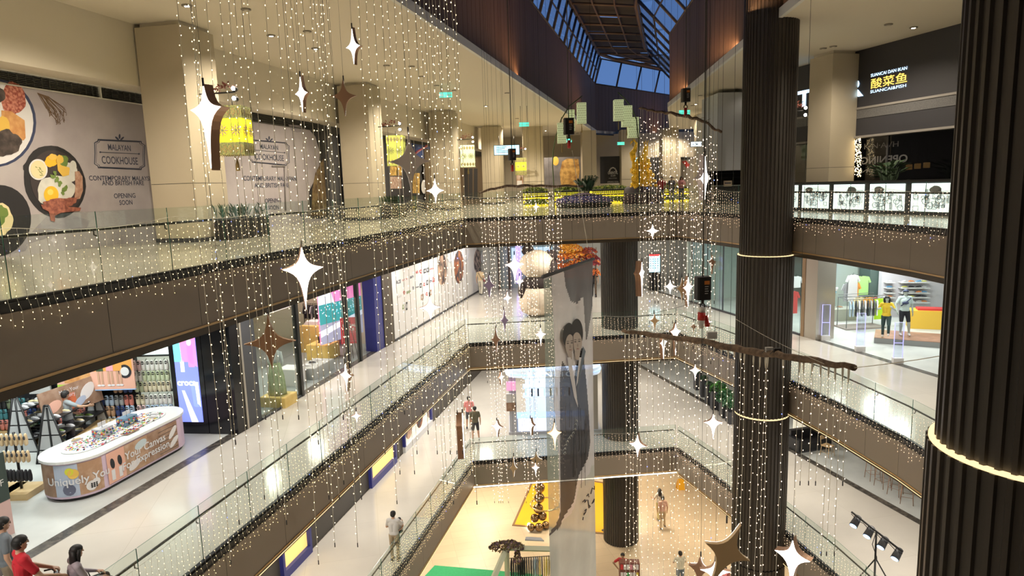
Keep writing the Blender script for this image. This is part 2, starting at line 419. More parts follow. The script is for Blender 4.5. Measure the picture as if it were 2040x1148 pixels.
bulk(SL, CEIL + .2, WB, 'wall_left'); bulk(SF, CEIL - .1, WB, 'wall_far'); bulk(SR, CEIL + .2, WB, 'wall_right')
b = MB(); strip(b, SL, CEIL - .02, CEIL + .26, 0, -.12, WHITEP); strip(b, SR, CEIL - .02, CEIL + .26, 0, -.12, WHITEP); strip(b, SF, CEIL - .16, CEIL - .05, 0, -.12, BLACK); b.build('trim_8', kind='structure')
SKYG = glass_mat('skylight_glass', (.85, .92, 1.0), .6)
FRM = mat('dark_window_frame', (.03, .028, .028), .5)
def glazing(P, nm, step, rows, lean=0.0, z0=WB, z1=WT, side=1):
    b = MB()
    for a, c in zip(P[:-1], P[1:]):
        a = V((*a, 0)); c = V((*c, 0)); d = c - a; u = d.normalized(); n = V((-u.y, u.x, 0)) * side; k = max(1, round(d.length / step)); w = n * lean
        A = a + V((0, 0, z0)); B = c + V((0, 0, z0)); T = V((0, 0, z1 - z0)) + w
        b.add([A, B, B + T, A + T], [(0, 1, 2, 3)], SKYG)
        for i in range(k + 1):
            p = A + d * (i / k); b.tube([p, p + T], .09, FRM, 4)
        for j in range(rows + 1):
            b.tube([A + T * (j / rows), B + T * (j / rows)], .06, FRM, 4)
    return b.build(nm, kind='structure')
glazing([(SLX(14), 14), (SLX(30), 30), (SLX(45), 45), (8.4, 65.5)], 'window_1', 2.1, 2, -.6)
glazing(SF, 'window_2', 3.6, 1, -.6)
glazing([(15.2, 64), (10.6, 45), (9.55, 33), (8.5, 21.85)], 'window_3', 3.2, 2, -2.0)
# roof grid with closed louvres, a few of them letting daylight through
RG = mat('roof_steel', (.13, .09, .06), .6); LOU = mat('roof_louvre', (.025, .022, .02), .6)
b = MB(); G0, G1 = 20.0, 80.0
def gl(y): return SLX(y) + .6 if y < 65 else 9 + .942 * (y - 65)
def gr(y): return 7.5 if y < 33 else 7.55 + .0875 * (y - 33) if y < 45 else 8.6 + .242 * (y - 45) + (.5 * (y - 62) if y > 62 else 0)
rows = [G0 + i * 2.9 for i in range(22)]
slit = {(5, 1), (7, 0), (10, 1), (8, 2), (14, 1), (15, 2), (12, 0)}
for i, y in enumerate(rows[:-1]):
    y2 = rows[i + 1]
    b.tube([(gl(y), y, WT + .15), (gr(y), y + 1.2, WT + .15)], .09, RG, 4)
    for k in range(3):
        for q in range(6):
            if (i, k) in slit and q in (2, 3): continue
            f0, f1 = k / 3, (k + 1) / 3; t0, t1 = q / 6, (q + 1.02) / 6
            def pt(f, t): yy = y + (y2 - y) * t; return (gl(yy) + (gr(yy) - gl(yy)) * f, yy + 1.2 * f, WT + .45)
            b.add([pt(f0, t0), pt(f1, t0), pt(f1, t1), pt(f0, t1)], [(3, 2, 1, 0)], LOU)
for k in range(4):
    b.tube([(gl(y) + (gr(y) - gl(y)) * k / 3, y + 1.2 * k / 3, WT + .15) for y in rows], .07 if k % 3 else .16, RG, 4)
b.build('roof', kind='structure')
# ================= outer walls =================
PINK = mat('lobby_wall', (.52, .46, .36), .7)
b = MB(); b.box((-34, 67.5, ZA), (36, 68, CEIL), PINK); b.build('wall_back', kind='structure')
b = MB(); b.box((-34, 45.0, ZB), (36, 45.3, ZA - 1.2), mat('pale_shop_wall', (.55, .56, .54), .5)); b.build('wall_back', kind='structure')
b = MB(); b.box((-34, 46, ZC), (36, 46.3, ZB - 1.2), PINK); b.box((-34, 47, 0), (36, 47.3, ZC - 1.2), TRAV); b.build('wall_back', kind='structure')
b = MB(); b.box((-34.2, -14, 0), (-34, 90, CEIL), PINK); b.build('wall_left', kind='structure')
b = MB(); b.box((36, -14, 0), (36.2, 90, CEIL), PINK); b.build('wall_right', kind='structure')
b = MB(); b.box((-34, -14.2, 0), (36, -14, CEIL + 8), PINK); b.build('wall_near', kind='structure')
b = MB(); b.box((-34, -8.2, CEIL), (36, -8, WT + .4), BULK); b.build('wall_near', kind='structure')
b = MB(); b.prism([(-9.5, -8), (7, -8), (9.5, 22), (-3.5, 22)], WT + .5, WT + .7, LOU); b.build('roof', kind='structure')
# ================= string lights =================
BW = emis('bulb_warm_yellow', (1, .76, .40), 9); BP = emis('bulb_warm_pink', (1, .70, .48), 9); BB = emis('bulb_blue', (.12, .2, 1), 10)
NW = emis('net_bulb_yellow', (1, .74, .36), 6); NP = emis('net_bulb_pink', (1, .68, .44), 6)
WIRE = mat('clear_wire', (.80, .77, .68), .4); WIRED = mat('steel_cable', (.03, .03, .032), .4)
def bulb_mesh(name, pts, r, m, parent, blue=.01, seed=1):
    rnd = random.Random(seed); b = MB()
    for p in pts:
        b.octa(p, r * rnd.uniform(.75, 1.15), BB if rnd.random() < blue else m)
    return b.build(name, parent, kind='stuff')
def net(P, z, label, col, step=.125, drop=.34, seed=3, r=.0062, d0=-.035):
    """a net of little lights tied to the void side of the glass and hanging over the slab edge"""
    rnd = random.Random(seed); t = thing('light_net', label, 'string lights', (P[0][0], P[0][1], z), group='string light nets on the balustrades')
    Q = resample(off_poly(P, d0), step); w = MB(); pts = []; top = []
    for i, q in enumerate(Q):
        ph = (i * step % 3.0) / 3.0; zt = z + .98 - .10 * math.sin(math.pi * ph) * (1 if rnd.random() < .97 else 1.2)
        top.append(q + V((0, 0, zt)))
        zb = z - drop * rnd.uniform(.45, 1.15)
        n = V((0, 0, 0))
        if i < len(Q) - 1: u = (Q[i + 1] - q).normalized(); n = V((u.y, -u.x, 0)); tt = u
        k = []; zz = zt
        while zz > zb:
            o = n * ((.05 if zz < z - .02 else 0.0) + rnd.uniform(0, .012)) + (tt * rnd.uniform(-.015, .015))
            k.append(q + V((0, 0, zz)) + o); zz -= .18
        if len(k) > 1: w.tube(k, .0022, WIRE, 3, caps=False)
        zz = zt - rnd.uniform(.02, .12)
        while zz > zb:
            o = n * (.055 if zz < z + .02 else .008) + tt * rnd.uniform(-.03, .03)
            pts.append(q + V((0, 0, zz)) + o); zz -= .098 * rnd.uniform(.75, 1.3)
    w.tube(top, .004, WIRE, 3, caps=False)
    w.build('net_wire', t); bulb_mesh('bulbs', pts, r, col, t, .012, seed)
    return t
n_ = 0
for z, w in ((ZA, 'top gallery'), (ZB, 'middle gallery'), (ZC, 'lower gallery')):
    for s_, P in SIDES.items():
        n_ += 1
        net(P, z, {'left': f'net of tiny warm lights over the straight left balustrade of the {w}', 'far': f'net of tiny warm lights over the far end balustrade of the {w}',
                   'right': f'net of tiny warm lights over the curving right balustrade of the {w}'}[s_], NW if s_ == 'left' else NP, step=.14 if s_ == 'left' else .155, seed=n_, drop=.4 if s_ == 'right' else .34)
BARK = mat('brown_branch', (.10, .065, .045), .8, noise=(14, (.22, .15, .10), .35, .7), bump=.6)
def branch(parent, pts, r):
    b = MB(); P = []; rnd = random.Random(len(pts))
    for i in range(len(pts) - 1):
        for k in range(6):
            t = k / 6; p = V(pts[i]).lerp(V(pts[i + 1]), t); P.append(p + V((rnd.uniform(-.015, .015), 0, rnd.uniform(-.02, .02))))
    P.append(V(pts[-1])); rr = [r * (1 - .35 * abs(2 * i / len(P) - 1)) * rnd.uniform(.85, 1.15) for i in range(len(P))]
    b.tube(P, rr, BARK, 7)
    for k in range(0, len(P) - 2, 2):
        q = P[k]; b.tube([q, q + V((rnd.uniform(-.1, .1), rnd.uniform(-.1, .1), rnd.uniform(.02, .1)))], [.006, .002], BARK, 4)
    return b.build('branch', parent)
def curtain(label, strings, bpts, col, br=.03, seed=1, gap=.1, r=.009, thick=.0035, plug=False):
    """strings: (x, y, z_bottom) in plan under the branch through bpts"""
    rnd = random.Random(seed); t = thing('light_curtain', label, 'string lights', bpts[0], group='light curtains hanging in the void')
    branch(t, bpts, br)
    B = [V(p) for p in bpts]
    for (x, y, zb) in strings:
        best = min(((V((x, y, 0)) - V((a.lerp(c, k / 10).x, a.lerp(c, k / 10).y, 0))).length, a.lerp(c, k / 10).z) for a, c in zip(B[:-1], B[1:]) for k in range(11))
        zt = best[1]; w = MB(); pts = []; z = zt
        sw = rnd.uniform(0, 6.28); k = []
        while z > zb:
            k.append(V((x + .012 * math.sin(z * 1.3 + sw), y, z))); z -= .45
        k.append(V((x + .012 * math.sin(zb * 1.3 + sw), y, zb)))
        w.tube(k, thick, WIRE, 3, caps=False)
        if plug: w.tube([(x, y, zt), (x, y, zt - .12), (x, y, zt - .2)], [.014, .012, .004], WIRE, 6)
        w.cyl((k[-1].x, y, zb - .05), .007, .06, CHAR, 5)
        o = w.build('light_string', t)
        z = zt - rnd.uniform(.15, .3)
        b = MB()
        while z > zb + .02:
            a = rnd.uniform(0, 6.28); e = rnd.uniform(.006, .028)
            xx = x + .012 * math.sin(z * 1.3 + sw)
            p = (xx + e * math.cos(a), y + e * math.sin(a), z)
            b.octa(p, r * rnd.uniform(.75, 1.1), BB if rnd.random() < .003 else col)
            z -= gap * rnd.uniform(.8, 1.2)
        b.build('bulbs', o, kind='stuff')
    return t
def S(px, d, pyb, py=300):
    p = at_y(px, py, d); q = at_y(px, pyb, d); return (p.x, p.y, q.z)
rnd = random.Random(5)
L1 = [(362, 8.0), (387, 7.6), (392, 8.2), (420, 8.6), (448, 8.2), (463, 7.8), (477, 8.0), (500, 8.4), (533, 8.0), (554, 8.3), (570, 8.1), (585, 7.9), (592, 8.3), (608, 8.0), (620, 8.3), (629, 8.0), (638, 8.2), (645, 8.5)]
L1 = [(x + 18, d) for x, d in L1] + [(412, 7.4), (508, 7.7), (660, 8.4), (672, 8.1)]
st = [S(x, d, rnd.choice((880, 960, 1040, 1085, 1120, 830, 990))) for x, d in L1]
curtain('wide curtain of warm light strings falling past the food mural', st, [(st[0][0] - .2, 8.1, EYE + 3.3), (-3.4, 7.9, EYE + 3.45), (-2.6, 8.1, EYE + 3.4), (-1.9, 8.4, EYE + 3.3)], BW, seed=1, gap=.115, r=.0058)
L2 = [732, 748, 760, 775, 790, 800, 815, 826, 842, 852, 860, 868, 873, 882, 888, 896, 903, 912, 920]
st = [S(x, 9.4 + .5 * math.sin(i * 1.7), rnd.choice((820, 900, 960, 1000, 940, 860))) for i, x in enumerate(L2)]
curtain('narrow curtain of warm light strings between the lit star and the gallery corner', st, [(-2.3, 9.2, EYE + 3.6), (-1.6, 9.5, EYE + 3.75), (-.6, 9.5, EYE + 3.6)], BW, seed=2, gap=.12, r=.0062)
st = [S(964 + i * 5.6 + rnd.uniform(-2, 2) + (10 if i > 9 else 0) + (12 if i > 17 else 0), 18.5 + rnd.uniform(-.5, .5), rnd.choice((980, 1000, 930, 1010, 900, 700, 760)), 500) for i in range(25)]
bp = [at_y(955, 383, 18.6), at_y(1000, 372, 18.6), at_y(1060, 370, 18.6), at_y(1162, 371, 18.6)]
curtain('pinkish light curtain in front of the panda, hung from a level branch', st, bp, BP, br=.04, seed=3, gap=.12, r=.009, thick=.003)
st = []
for i in range(30):
    x = 1277 + i * 5.2 + rnd.uniform(-1.5, 1.5)
    if 1352 < x < 1362: continue
    st.append(S(x, 13.2 - (x - 1277) * .012, rnd.choice((700, 640, 720, 690, 600)), 300))
bp = [at_y(1273, 217, 13.2), at_y(1310, 222, 12.8), at_y(1366, 230, 12.2), at_y(1405, 245, 11.7), at_y(1437, 263, 11.3)]
curtain('pinkish light curtain under the bowed branch near the round column', st, bp, BP, br=.03, seed=4, gap=.12, r=.007)
st = []
def dd(x): return 12.2 - (x - 1240) * .0104
for x in [1246, 1254, 1262, 1268, 1276, 1290, 1301, 1312, 1322, 1336, 1345, 1352, 1366, 1374, 1386, 1394, 1408, 1422, 1436, 1450, 1462, 1474, 1482, 1500, 1513, 1524, 1528, 1559, 1592, 1600, 1617, 1634, 1650, 1663, 1678, 1690]:
    st.append(S(x, dd(x), rnd.choice((1180, 1220, 1300)) if x < 1600 else rnd.choice((1060, 960, 1100)), 760))
bp = [at_y(1240, 660, dd(1240)), at_y(1300, 668, dd(1300)), at_y(1405, 681, dd(1405)), at_y(1500, 703, dd(1500)), at_y(1600, 714, dd(1600)), at_y(1702, 733, dd(1702))]
curtain('long light curtain under the thick branch crossing the round column', st, bp, BP, br=.055, seed=5, gap=.13, r=.0065, plug=True)
# ================= chain hoists =================
HB = mat('hoist_black_plastic', (.015, .015, .017), .45); ORG = mat('orange_print', (.75, .25, .05), .5); WPR = mat('white_print', (.8, .8, .8), .5); REDP = mat('red_plastic', (.6, .03, .03), .4)
def hoist(label, px, py, d, h, yaw, hook_to, flag=False):
    c = at_y(px, py, d); t = thing('chain_hoist', label, 'chain hoist', (c.x, c.y, c.z), yaw, group='electric chain hoists')
    M = WM[t.name]; w = h * .62; b = MB(M)
    b.prism([(-w / 2 + .02, -.07), (w / 2 - .02, -.07), (w / 2, -.05), (w / 2, .05), (w / 2 - .02, .07), (-w / 2 + .02, .07), (-w / 2, .05), (-w / 2, -.05)], -h / 2, h / 2, HB)
    b.build('motor_housing', t)
    b = MB(M); b.box((-w * .05, -.074, h * .18), (w * .32, -.071, h * .34), ORG)
    for k in range(4): b.box((-w * .02, -.074, h * (.08 - k * .1)), (w * (.25 - .04 * (k % 2)), -.071, h * (.105 - k * .1)), WPR)
    b.build('nameplate', t)
    b = MB(M); b.tube([(0, 0, h / 2), (0, 0, EYE + 11.5 - c.z)], .009, WIRED, 5); b.tube([(.06, 0, h / 2), (.05, 0, h / 2 + 4)], .004, WIRED, 4); b.build('cable', t)
    L = c.z - h / 2 - hook_to; b = MB(M)
    b.tube([(0, 0, -h / 2), (0, 0, -h / 2 - .05)], .02, HB, 8); b.tube([(.03 * math.cos(a), 0, -h / 2 - .085 + .035 * math.sin(a)) for a in [q * .6 for q in range(-2, 7)]], .009, HB, 6); b.build('hook', t)
    b = MB(M)
    if flag:
        b.tube([(0, 0, -h / 2 - .1), (-.01, 0, -h / 2 - .17)], .045, WPR, 8); b.tube([(-.01, 0, -h / 2 - .17), (-.015, 0, -h / 2 - .27)], .052, REDP, 8); b.tube([(-.015, 0, -h / 2 - .27), (-.02, 0, -h / 2 - .38)], [.05, .03], WPR, 8)
        b.tube([(.05, 0, -h / 2 - .22), (.07, 0, -h / 2 - .36)], [.02, .035], REDP, 6)
    else: b.tube([(0, 0, -h / 2 - .1), (0, 0, -h / 2 - .24)], .03, REDP, 8)
    if L > .3: b.tube([(0, 0, -h / 2 - .2), (0, 0, -h / 2 - L)], .005, WIRED, 4)
    b.build('sling', t)
    return t
hoist('big black chain hoist with red and white sling before the round column', 1400, 574, 8.6, .30, .15, at_y(1405, 681, dd(1405)).z, True)
hoist('black chain hoist hanging among the green lanterns', 1133, 252, 12.4, .29, .1, at_y(1133, 262, 12.4).z - .3)
hoist('black chain hoist hanging in front of the wall screen', 1020, 308, 15.0, .25, .3, at_y(1020, 370, 15.0).z)
hoist('black chain hoist above the bowed branch', 1366, 190, 12.2, .23, .1, at_y(1366, 230, 12.2).z, False)
c = at_y(1365, 222, 12.2)
# rigging lines from the branches
def line(label, a, c, r=.003, sag=0.0, m=None):
    b = MB(); a, c = V(a), V(c); b.tube([a.lerp(c, k / 8) - V((0, 0, sag * math.sin(math.pi * k / 8))) for k in range(9)], r, m or WIRED, 4)
    return tag(b.build('rigging_wire'), label, 'wire')
e5 = at_y(1702, 733, dd(1702))
line('thin wire from the branch tip to the great ribbed column', e5, V((4.3, 4.85, at_y(2040, 640, 4.9).z)), .004, .05, WIRE)
line('thin wire from the thick branch past the round column', e5 - V((.25, -.2, 0)), at_y(1466, 636, 10.5), .003, .03, WIRE)
line('dark wire slung from the thick branch over the sports shop floor', at_y(1240, 640, 12.2), at_y(1400, 600, 8.6), .003, .0, WIRED)
line('thin line running down to the top bar of the banner', at_y(1140, 300, 16), at_y(1171, 494, 16.2), .006, .0, WIRE)
# small power boxes tied on the thick branch
PB = mat('grey_power_box', (.5, .5, .5), .5)
for (px, py, s, m, l) in ((1418, 668, .075, PB, 'grey transformer box on the thick branch under the big hoist'), (1532, 697, .05, PB, 'pale transformer box on the thick branch before the round column'), (1548, 699, .05, HB, 'black transformer box on the thick branch beside the pale one')):
    p = at_y(px, py, dd(px)); b = MB(); b.box((p.x - s, p.y - s * .5, p.z - s * .7), (p.x + s, p.y + s * .5, p.z + s * .7), m); b.box((p.x - s * .9, p.y - s * .6, p.z - s * .1), (p.x + s * .9, p.y - s * .5, p.z + s * .1), m); b.tube([(p.x - s, p.y, p.z), (p.x - 2 * s, p.y, p.z - s)], .005, WIRED, 4)
    tag(b.build('power_box'), l, 'power box')
# ================= hanging stars =================
COPP = mat('rose_copper_side', (.45, .27, .18), .35, metal=.35); SILV = mat('pale_silver_back', (.80, .75, .82), .4, metal=.1); LILA = mat('lilac_back', (.35, .28, .45), .4, metal=.3); GOLDB = mat('pale_gold_back', (.60, .44, .26), .35, metal=.35)
STARW = emis('star_light', (1, .90, .82), 5.0); STARG = emis('star_light_gold', (1, .74, .45), 2.2)
def star_outline(up, dn, hw):
    P = []; n = 7
    ctr = .155
    tips = [(0, up), (hw, 0), (0, -dn), (-hw, 0)]
    for i in range(4):
        a, c = tips[i], tips[(i + 1) % 4]
        for k in range(n):
            t = k / n; q = 3 / 2
            s1 = (1 - t) ** 2.6; s2 = t ** 2.6; m = 1 - s1 - s2
            mid = ((a[0] + c[0]) * ctr, (a[1] + c[1]) * ctr)
            P.append((a[0] * s1 + c[0] * s2 + mid[0] * m, a[1] * s1 + c[1] * s2 + mid[1] * m))
    return P
def star(px, py, top, bot, hwpx, d, yaw, lit, back, label, tilt=0.0, th=None):
    c = at_y(px, py, d); k = d / FPX * 1.0; yaw = yaw + math.degrees(math.atan2(-c.x, c.y))
    up, dn = (py - top) * k, (bot - py) * k; hw = hwpx * k
    t = thing('hanging_star', label, 'star', (c.x, c.y, c.z), R(yaw), group='four-pointed stars hanging in the void')
    M = WM[t.name] @ Matrix.Rotation(R(tilt), 4, 'Y') @ Matrix.Rotation(R(90), 4, 'X')
    P = star_outline(up, dn, hw); th = th or (.07 if abs(yaw) > 100 else .12 if up + dn > .65 else .07)
    b = MB(M); b.prism(P, -th, -.006, back); b.build('star_body', t)
    b = MB(M); b.prism([(x * .97, y * .97) for x, y in P], -.006, .004, lit, side=lit); b.build('light_panel', t)
    b = MB(); b.tube([c + V((0, 0, up * .97)), V((c.x, c.y, EYE + 11.4))], .0022, WIRED, 4); b.tube([c + V((0, 0, up * .9)), c + V((0, 0, up + .06))], .012, CHAR, 5); b.build('hanging_cable', t)
    return t
ST = [
 (409, 216, 170, 334, 46, 7.4, -52, 0, 'tall lit star seen edge on, beside the yellow lantern'),
 (600, 186, 152, 222, 20, 11.5, -52, 0, 'lit star seen edge on, high before the second food mural'),
 (703, 93, 57, 126, 20, 11.5, -45, 0, 'topmost lit star, narrow, near the cream ceiling'),
 (686, 192, 160, 230, 25, 12, 170, 1, 'unlit copper star back, high between two lit stars'),
 (816, 322, 264, 384, 40, 9.6, 185, 2, 'big pale silver unlit star in front of the open soon hoarding'),
 (867, 380, 354, 406, 18, 13, 8, 0, 'small lit star just right of the big silver star'),
 (604, 535, 488, 622, 41, 9, 8, 0, 'largest brightly lit star over the slab edge'),
 (539, 681, 622, 736, 50, 8.6, 172, 1, 'big matt copper star back in front of the clothes shop glass'),
 (689, 748, 722, 782, 17, 10.5, -48, 0, 'lit star seen edge on, above the walkway by the red sale stand'),
 (857, 613, 588, 641, 22, 12.5, 4, 0, 'lit star in front of the white logo hoarding'),
 (1025, 527, 506, 568, 20, 14, 4, 0, 'bright lit star just left of the panda head'),
 (1035, 561, 549, 575, 9, 17, 10, 0, 'little lit star below the bright star by the panda'),
 (1011, 594, 580, 608, 9, 18, 15, 0, 'little lit star low over the middle gallery floor'),
 (976, 568, 546, 592, 14, 17, 150, 3, 'lilac star back beside the person in the cream shirt'),
 (1004, 638, 615, 662, 9, 17, 200, 3, 'small lilac star back left of the banner, above the handrail'),
 (989, 676, 650, 704, 10, 16, 160, 1, 'copper star back at the far corner of the middle gallery glass'),
 (999, 752, 740, 768, 7, 19, 50, 0, 'little lit star just left of the cosmetics kiosk roof'),
 (1077, 666, 651, 692, 11, 14.5, 4, 0, 'lit star touching the left edge of the banner'),
 (1300, 460, 446, 477, 13, 15, 5, 0, 'lit star on the bronze slab edge right of the banner'),
 (1405, 356, 308, 398, 17, 12.5, 64, 2, 'tall lit star seen edge on beneath the bowed branch'),
 (1279, 543, 520, 592, 12, 12.8, 76, 0, 'lit star seen edge on against the dark ribbed column'),
 (1335, 571, 556, 587, 13, 15, 4, 0, 'small lit star right of the directory screen'),
 (1358, 574, 551, 605, 12, 14, 190, 4, 'gold star back left of the big hoist'),
 (1371, 572, 550, 613, 12, 13.5, 55, 0, 'lit star with copper flank close to the big hoist'),
 (1303, 638, 624, 658, 10, 13, 195, 4, 'pale gold star back above the start of the thick branch'),
 (1346, 660, 643, 712, 12, 12.6, 30, 0, 'lit star rising behind the thick branch'),
 (1322, 682, 668, 718, 8, 12.0, 60, 0, 'narrow lit star hanging through the thick branch'),
 (1409, 641, 630, 656, 10, 12, 5, 0, 'small lit star right under the striped sling'),
 (1382, 650, 639, 664, 6, 13, 180, 1, 'small dark copper star back left of the striped sling'),
 (1385, 738, 724, 761, 11, 12, 6, 0, 'lit star over the blue slab edge by the planters'),
 (1417, 521, 508, 546, 8, 12, 200, 1, 'dark copper star back just above the big hoist'),
 (1270, 887, 862, 914, 19, 11.5, -25, 0, 'lit star low before the dark ribbed column'),
 (1421, 842, 822, 882, 19, 11.5, 10, 0, 'lit star left of the round column, over the lower walkway'),
 (922, 840, 820, 922, 6, 12, 88, 0, 'copper rimmed star seen exactly edge on beside the two walking men'),
 (990, 850, 836, 874, 13, 15, -35, 0, 'lit star with broken copper rim left of the kiosk counter'),
 (1057, 846, 832, 870, 10, 15, -50, 0, 'lit star before the glowing kiosk counter'),
 (1105, 863, 838, 902, 15, 13.5, 12, 5, 'soft golden lit star in front of the banner'),
 (1069, 914, 897, 940, 13, 15, 165, 4, 'gold star back above the lower slab edge'),
 (1067, 932, 920, 952, 8, 14.4, 5, 0, 'tiny lit star tucked under the gold star back'),
 (1024, 932, 905, 952, 8, 15, 160, 4, 'slim gold star back on the lower slab edge'),
 (710, 829, 818, 844, 10, 12, 5, 0, 'little lit star added for a reflection low in the left balustrade glass'),  # added star shape that stands for a reflection in the glass
 (1068, 412, 403, 424, 6, 24, 5, 0, 'tiny lit star in front of the top gallery floor by the purple flowers'),
 (1447, 1095, 1028, 1190, 52, 8.4, 196, 4, 'big copper star back turned askew at the foot of the round column'),
 (1396, 1128, 1104, 1185, 24, 9, 160, 1, 'dark copper star back beside the lowest lit star'),
 (1425, 1138, 1113, 1190, 32, 8.6, 5, 0, 'lit star cut by the bottom edge, left of the round column'),
 (1578, 1108, 1068, 1190, 38, 7.6, -18, 0, 'biggest lit star at the bottom edge, right of the round column'),
]
for (px, py, tp, bt, hw, d, yaw, k, lab) in ST:
    back = {0: COPP, 1: COPP, 2: SILV, 3: LILA, 4: GOLDB, 5: GOLDB}[k]
    lit = STARG if k == 5 else STARW
    if 40 < abs(yaw) < 90: hw = (bt - tp) * .27
    star(px, py, tp, bt, hw, d, yaw, lit, back, lab, tilt=-24 if (px, py) == (1447, 1095) else 0)
# ================= top gallery, left side =================
MX = lambda y: -15.72 + .2235 * y        # plane of the hoardings
FM = frame((MX(20), 20, ZA), U)
def ftext(b, M, s, pL, pR, m, h=None, z=.006, hpx=None, wt=0.0, mir=False, sp=1.0):
    """writing set between two photo points on the plane of M (baseline ends)"""
    u0, v0 = uv(M, *pL); u1, v1 = uv(M, *pR)
    if h is None:
        h = abs(uv(M, (pL[0] + pR[0]) / 2, (pL[1] + pR[1]) / 2 - hpx)[1] - (v0 + v1) / 2)
    tmp = MB(); tmp.text(s, 0, 0, 1, m, wt=wt, align='LEFT', spacing=sp)
    xs = [p[0] for p in tmp.v]; w = max(xs) - min(xs); size = h / .72
    T = M @ Matrix.Translation((u0, (v0 + v1) / 2, 0))
    if mir: T = M @ Matrix.Translation((u1, (v0 + v1) / 2, 0)) @ Matrix.Scale(-1, 4, (1, 0, 0))
    b.text(s, -min(xs) * size * (u1 - u0) / (w * size), 0, size, m, z=z, depth=0, align='LEFT', M=T, sx=(u1 - u0) / (w * size), wt=wt, spacing=sp)
def pell(b, M, cx, cy, rx, ry, m, z0=.004, z1=.008, n=30, wob=0, seed=1, rot=0):
    rnd = random.Random(seed); ph = [rnd.uniform(0, 6.28) for _ in range(3)]; P = []
    for i in range(n):
        t = 6.28318 * i / n; w = 1 + wob * (math.sin(3 * t + ph[0]) + .7 * math.sin(5 * t + ph[1]) + .5 * math.sin(9 * t + ph[2]))
        x, y = rx * w * math.cos(t), ry * w * math.sin(t)
        P.append(uv(M, cx + x * math.cos(rot) - y * math.sin(rot), cy + x * math.sin(rot) + y * math.cos(rot)))
    b.prism(P, z0, z1, m, M=M)
def ppoly(b, M, pts, m, z0=.004, z1=.008): b.prism([uv(M, *p) for p in pts], z0, z1, m, M=M)
PR = lambda n, c, r=.55: mat(n, c, r)
POST = mat('poster_stone_print', (.46, .43, .45), .6, noise=(.9, (.36, .32, .35), .35, .75))
P_BLK = PR('print_black', (.02, .02, .025)); P_NAVY = PR('print_navy', (.035, .05, .12)); P_WHT = PR('print_white', (.75, .75, .78)); P_INK = PR('print_ink', (.04, .05, .09))
P_YOLK = PR('print_yolk', (.95, .50, .03)); P_YEL = PR('print_yellow', (.80, .52, .10)); P_GRN = PR('print_green', (.16, .25, .06)); P_TOAST = mat('print_toast', (.52, .22, .07), .6, noise=(6, (.72, .40, .16), .3, .7))
P_BEAN = mat('print_beans', (.30, .06, .04), .6, noise=(16, (.62, .25, .18), .4, .6)); P_MEAT = mat('print_meat', (.20, .06, .045), .6, noise=(12, (.42, .15, .10), .35, .65)); P_MUSH = mat('print_mushroom', (.04, .03, .03), .6, noise=(5, (.13, .10, .09), .4, .7))
P_EGG = mat('print_egg_white', (.70, .70, .66), .6, noise=(4, (.52, .53, .50), .4, .8)); P_SAUS = mat('print_sausage', (.38, .20, .14), .6, noise=(9, (.55, .36, .27), .4, .7)); P_TWIG = PR('print_twig', (.22, .14, .08)); P_CREAM = PR('print_cream', (.82, .70, .42))
P_SHAD = mat('print_shadow', (.27, .25, .29), .6, noise=(2, (.40, .37, .40), .3, .8))  # shadow tone printed into the mural pictures
t = thing('food_hoarding', 'hoarding with fried egg skillet print, opening soon, left of the first square column', 'hoarding', (MX(10), 10, ZA))
b = MB(FM); b.box((-22, .0, -.12), (1.75, 4.1, 0), POST); b.build('printed_panel', t)
b = MB(FM)
pell(b, FM, -10, 245, 82, 88, P_NAVY, .001, .004); pell(b, FM, -14, 245, 80, 84, P_WHT, .004, .008)
pell(b, FM, 26, 197, 24, 33, P_BEAN, .008, .012, wob=.05); ppoly(b, FM, [(2, 220), (22, 222), (48, 240), (50, 275), (46, 280), (32, 277), (2, 240)], P_TOAST, .012, .016); pell(b, FM, 6, 250, 12, 18, P_YEL, .012, .018, wob=.05)
pell(b, FM, 14, 285, 26, 26, P_MUSH, .016, .02, wob=.09, seed=3); pell(b, FM, 0, 190, 9, 14, P_MUSH, .014, .02, wob=.06)
pell(b, FM, -5, 440, 66, 72, P_BLK, .003, .007, rot=.3); pell(b, FM, 2, 438, 22, 34, P_CREAM, .007, .011, wob=.06, seed=4); pell(b, FM, -2, 428, 16, 20, P_GRN, .011, .014, wob=.12, seed=9)
build_p = b.build('dish_print', t)
b = MB(FM)
ppoly(b, FM, [(52, 345), (46, 338), (46, 330), (56, 318)], P_BLK, .004, .009)
pell(b, FM, 108, 362, 60, 74, P_BLK, .003, .008, rot=-.35, wob=.01); pell(b, FM, 112, 362, 51, 64, PR('print_pan_inside', (.045, .035, .04)), .008, .011, rot=-.35)
pell(b, FM, 110, 381, 38, 31, P_EGG, .011, .014, wob=.05, seed=8, rot=-.3); pell(b, FM, 138, 345, 16, 20, P_EGG, .011, .015, wob=.05)
pell(b, FM, 101, 388, 14.5, 17, P_YOLK, .014, .02); pell(b, FM, 99, 383, 6, 6, PR('print_yolk_light', (1, .68, .15)), .02, .022)
pell(b, FM, 75, 338, 18.5, 21, P_WHT, .013, .019, rot=-.2); pell(b, FM, 75, 338, 15.5, 18, P_CREAM, .019, .023, rot=-.2)
rnd = random.Random(2)
for k in range(9):
    x, y = 68 + rnd.uniform(0, 13), 330 + rnd.uniform(0, 18); ppoly(b, FM, [(x, y), (x + 4, y + 2), (x + 5, y + 3), (x + 1, y + 2.2)], P_GRN, .023, .026)
pell(b, FM, 100, 322, 12, 11, P_YOLK, .014, .02, wob=.06); pell(b, FM, 104, 313, 9, 6, P_YEL, .02, .024, wob=.08); pell(b, FM, 123, 322, 12, 13, P_GRN, .014, .02, wob=.07, seed=5); pell(b, FM, 118, 318, 7, 9, P_YEL, .02, .024, wob=.05)
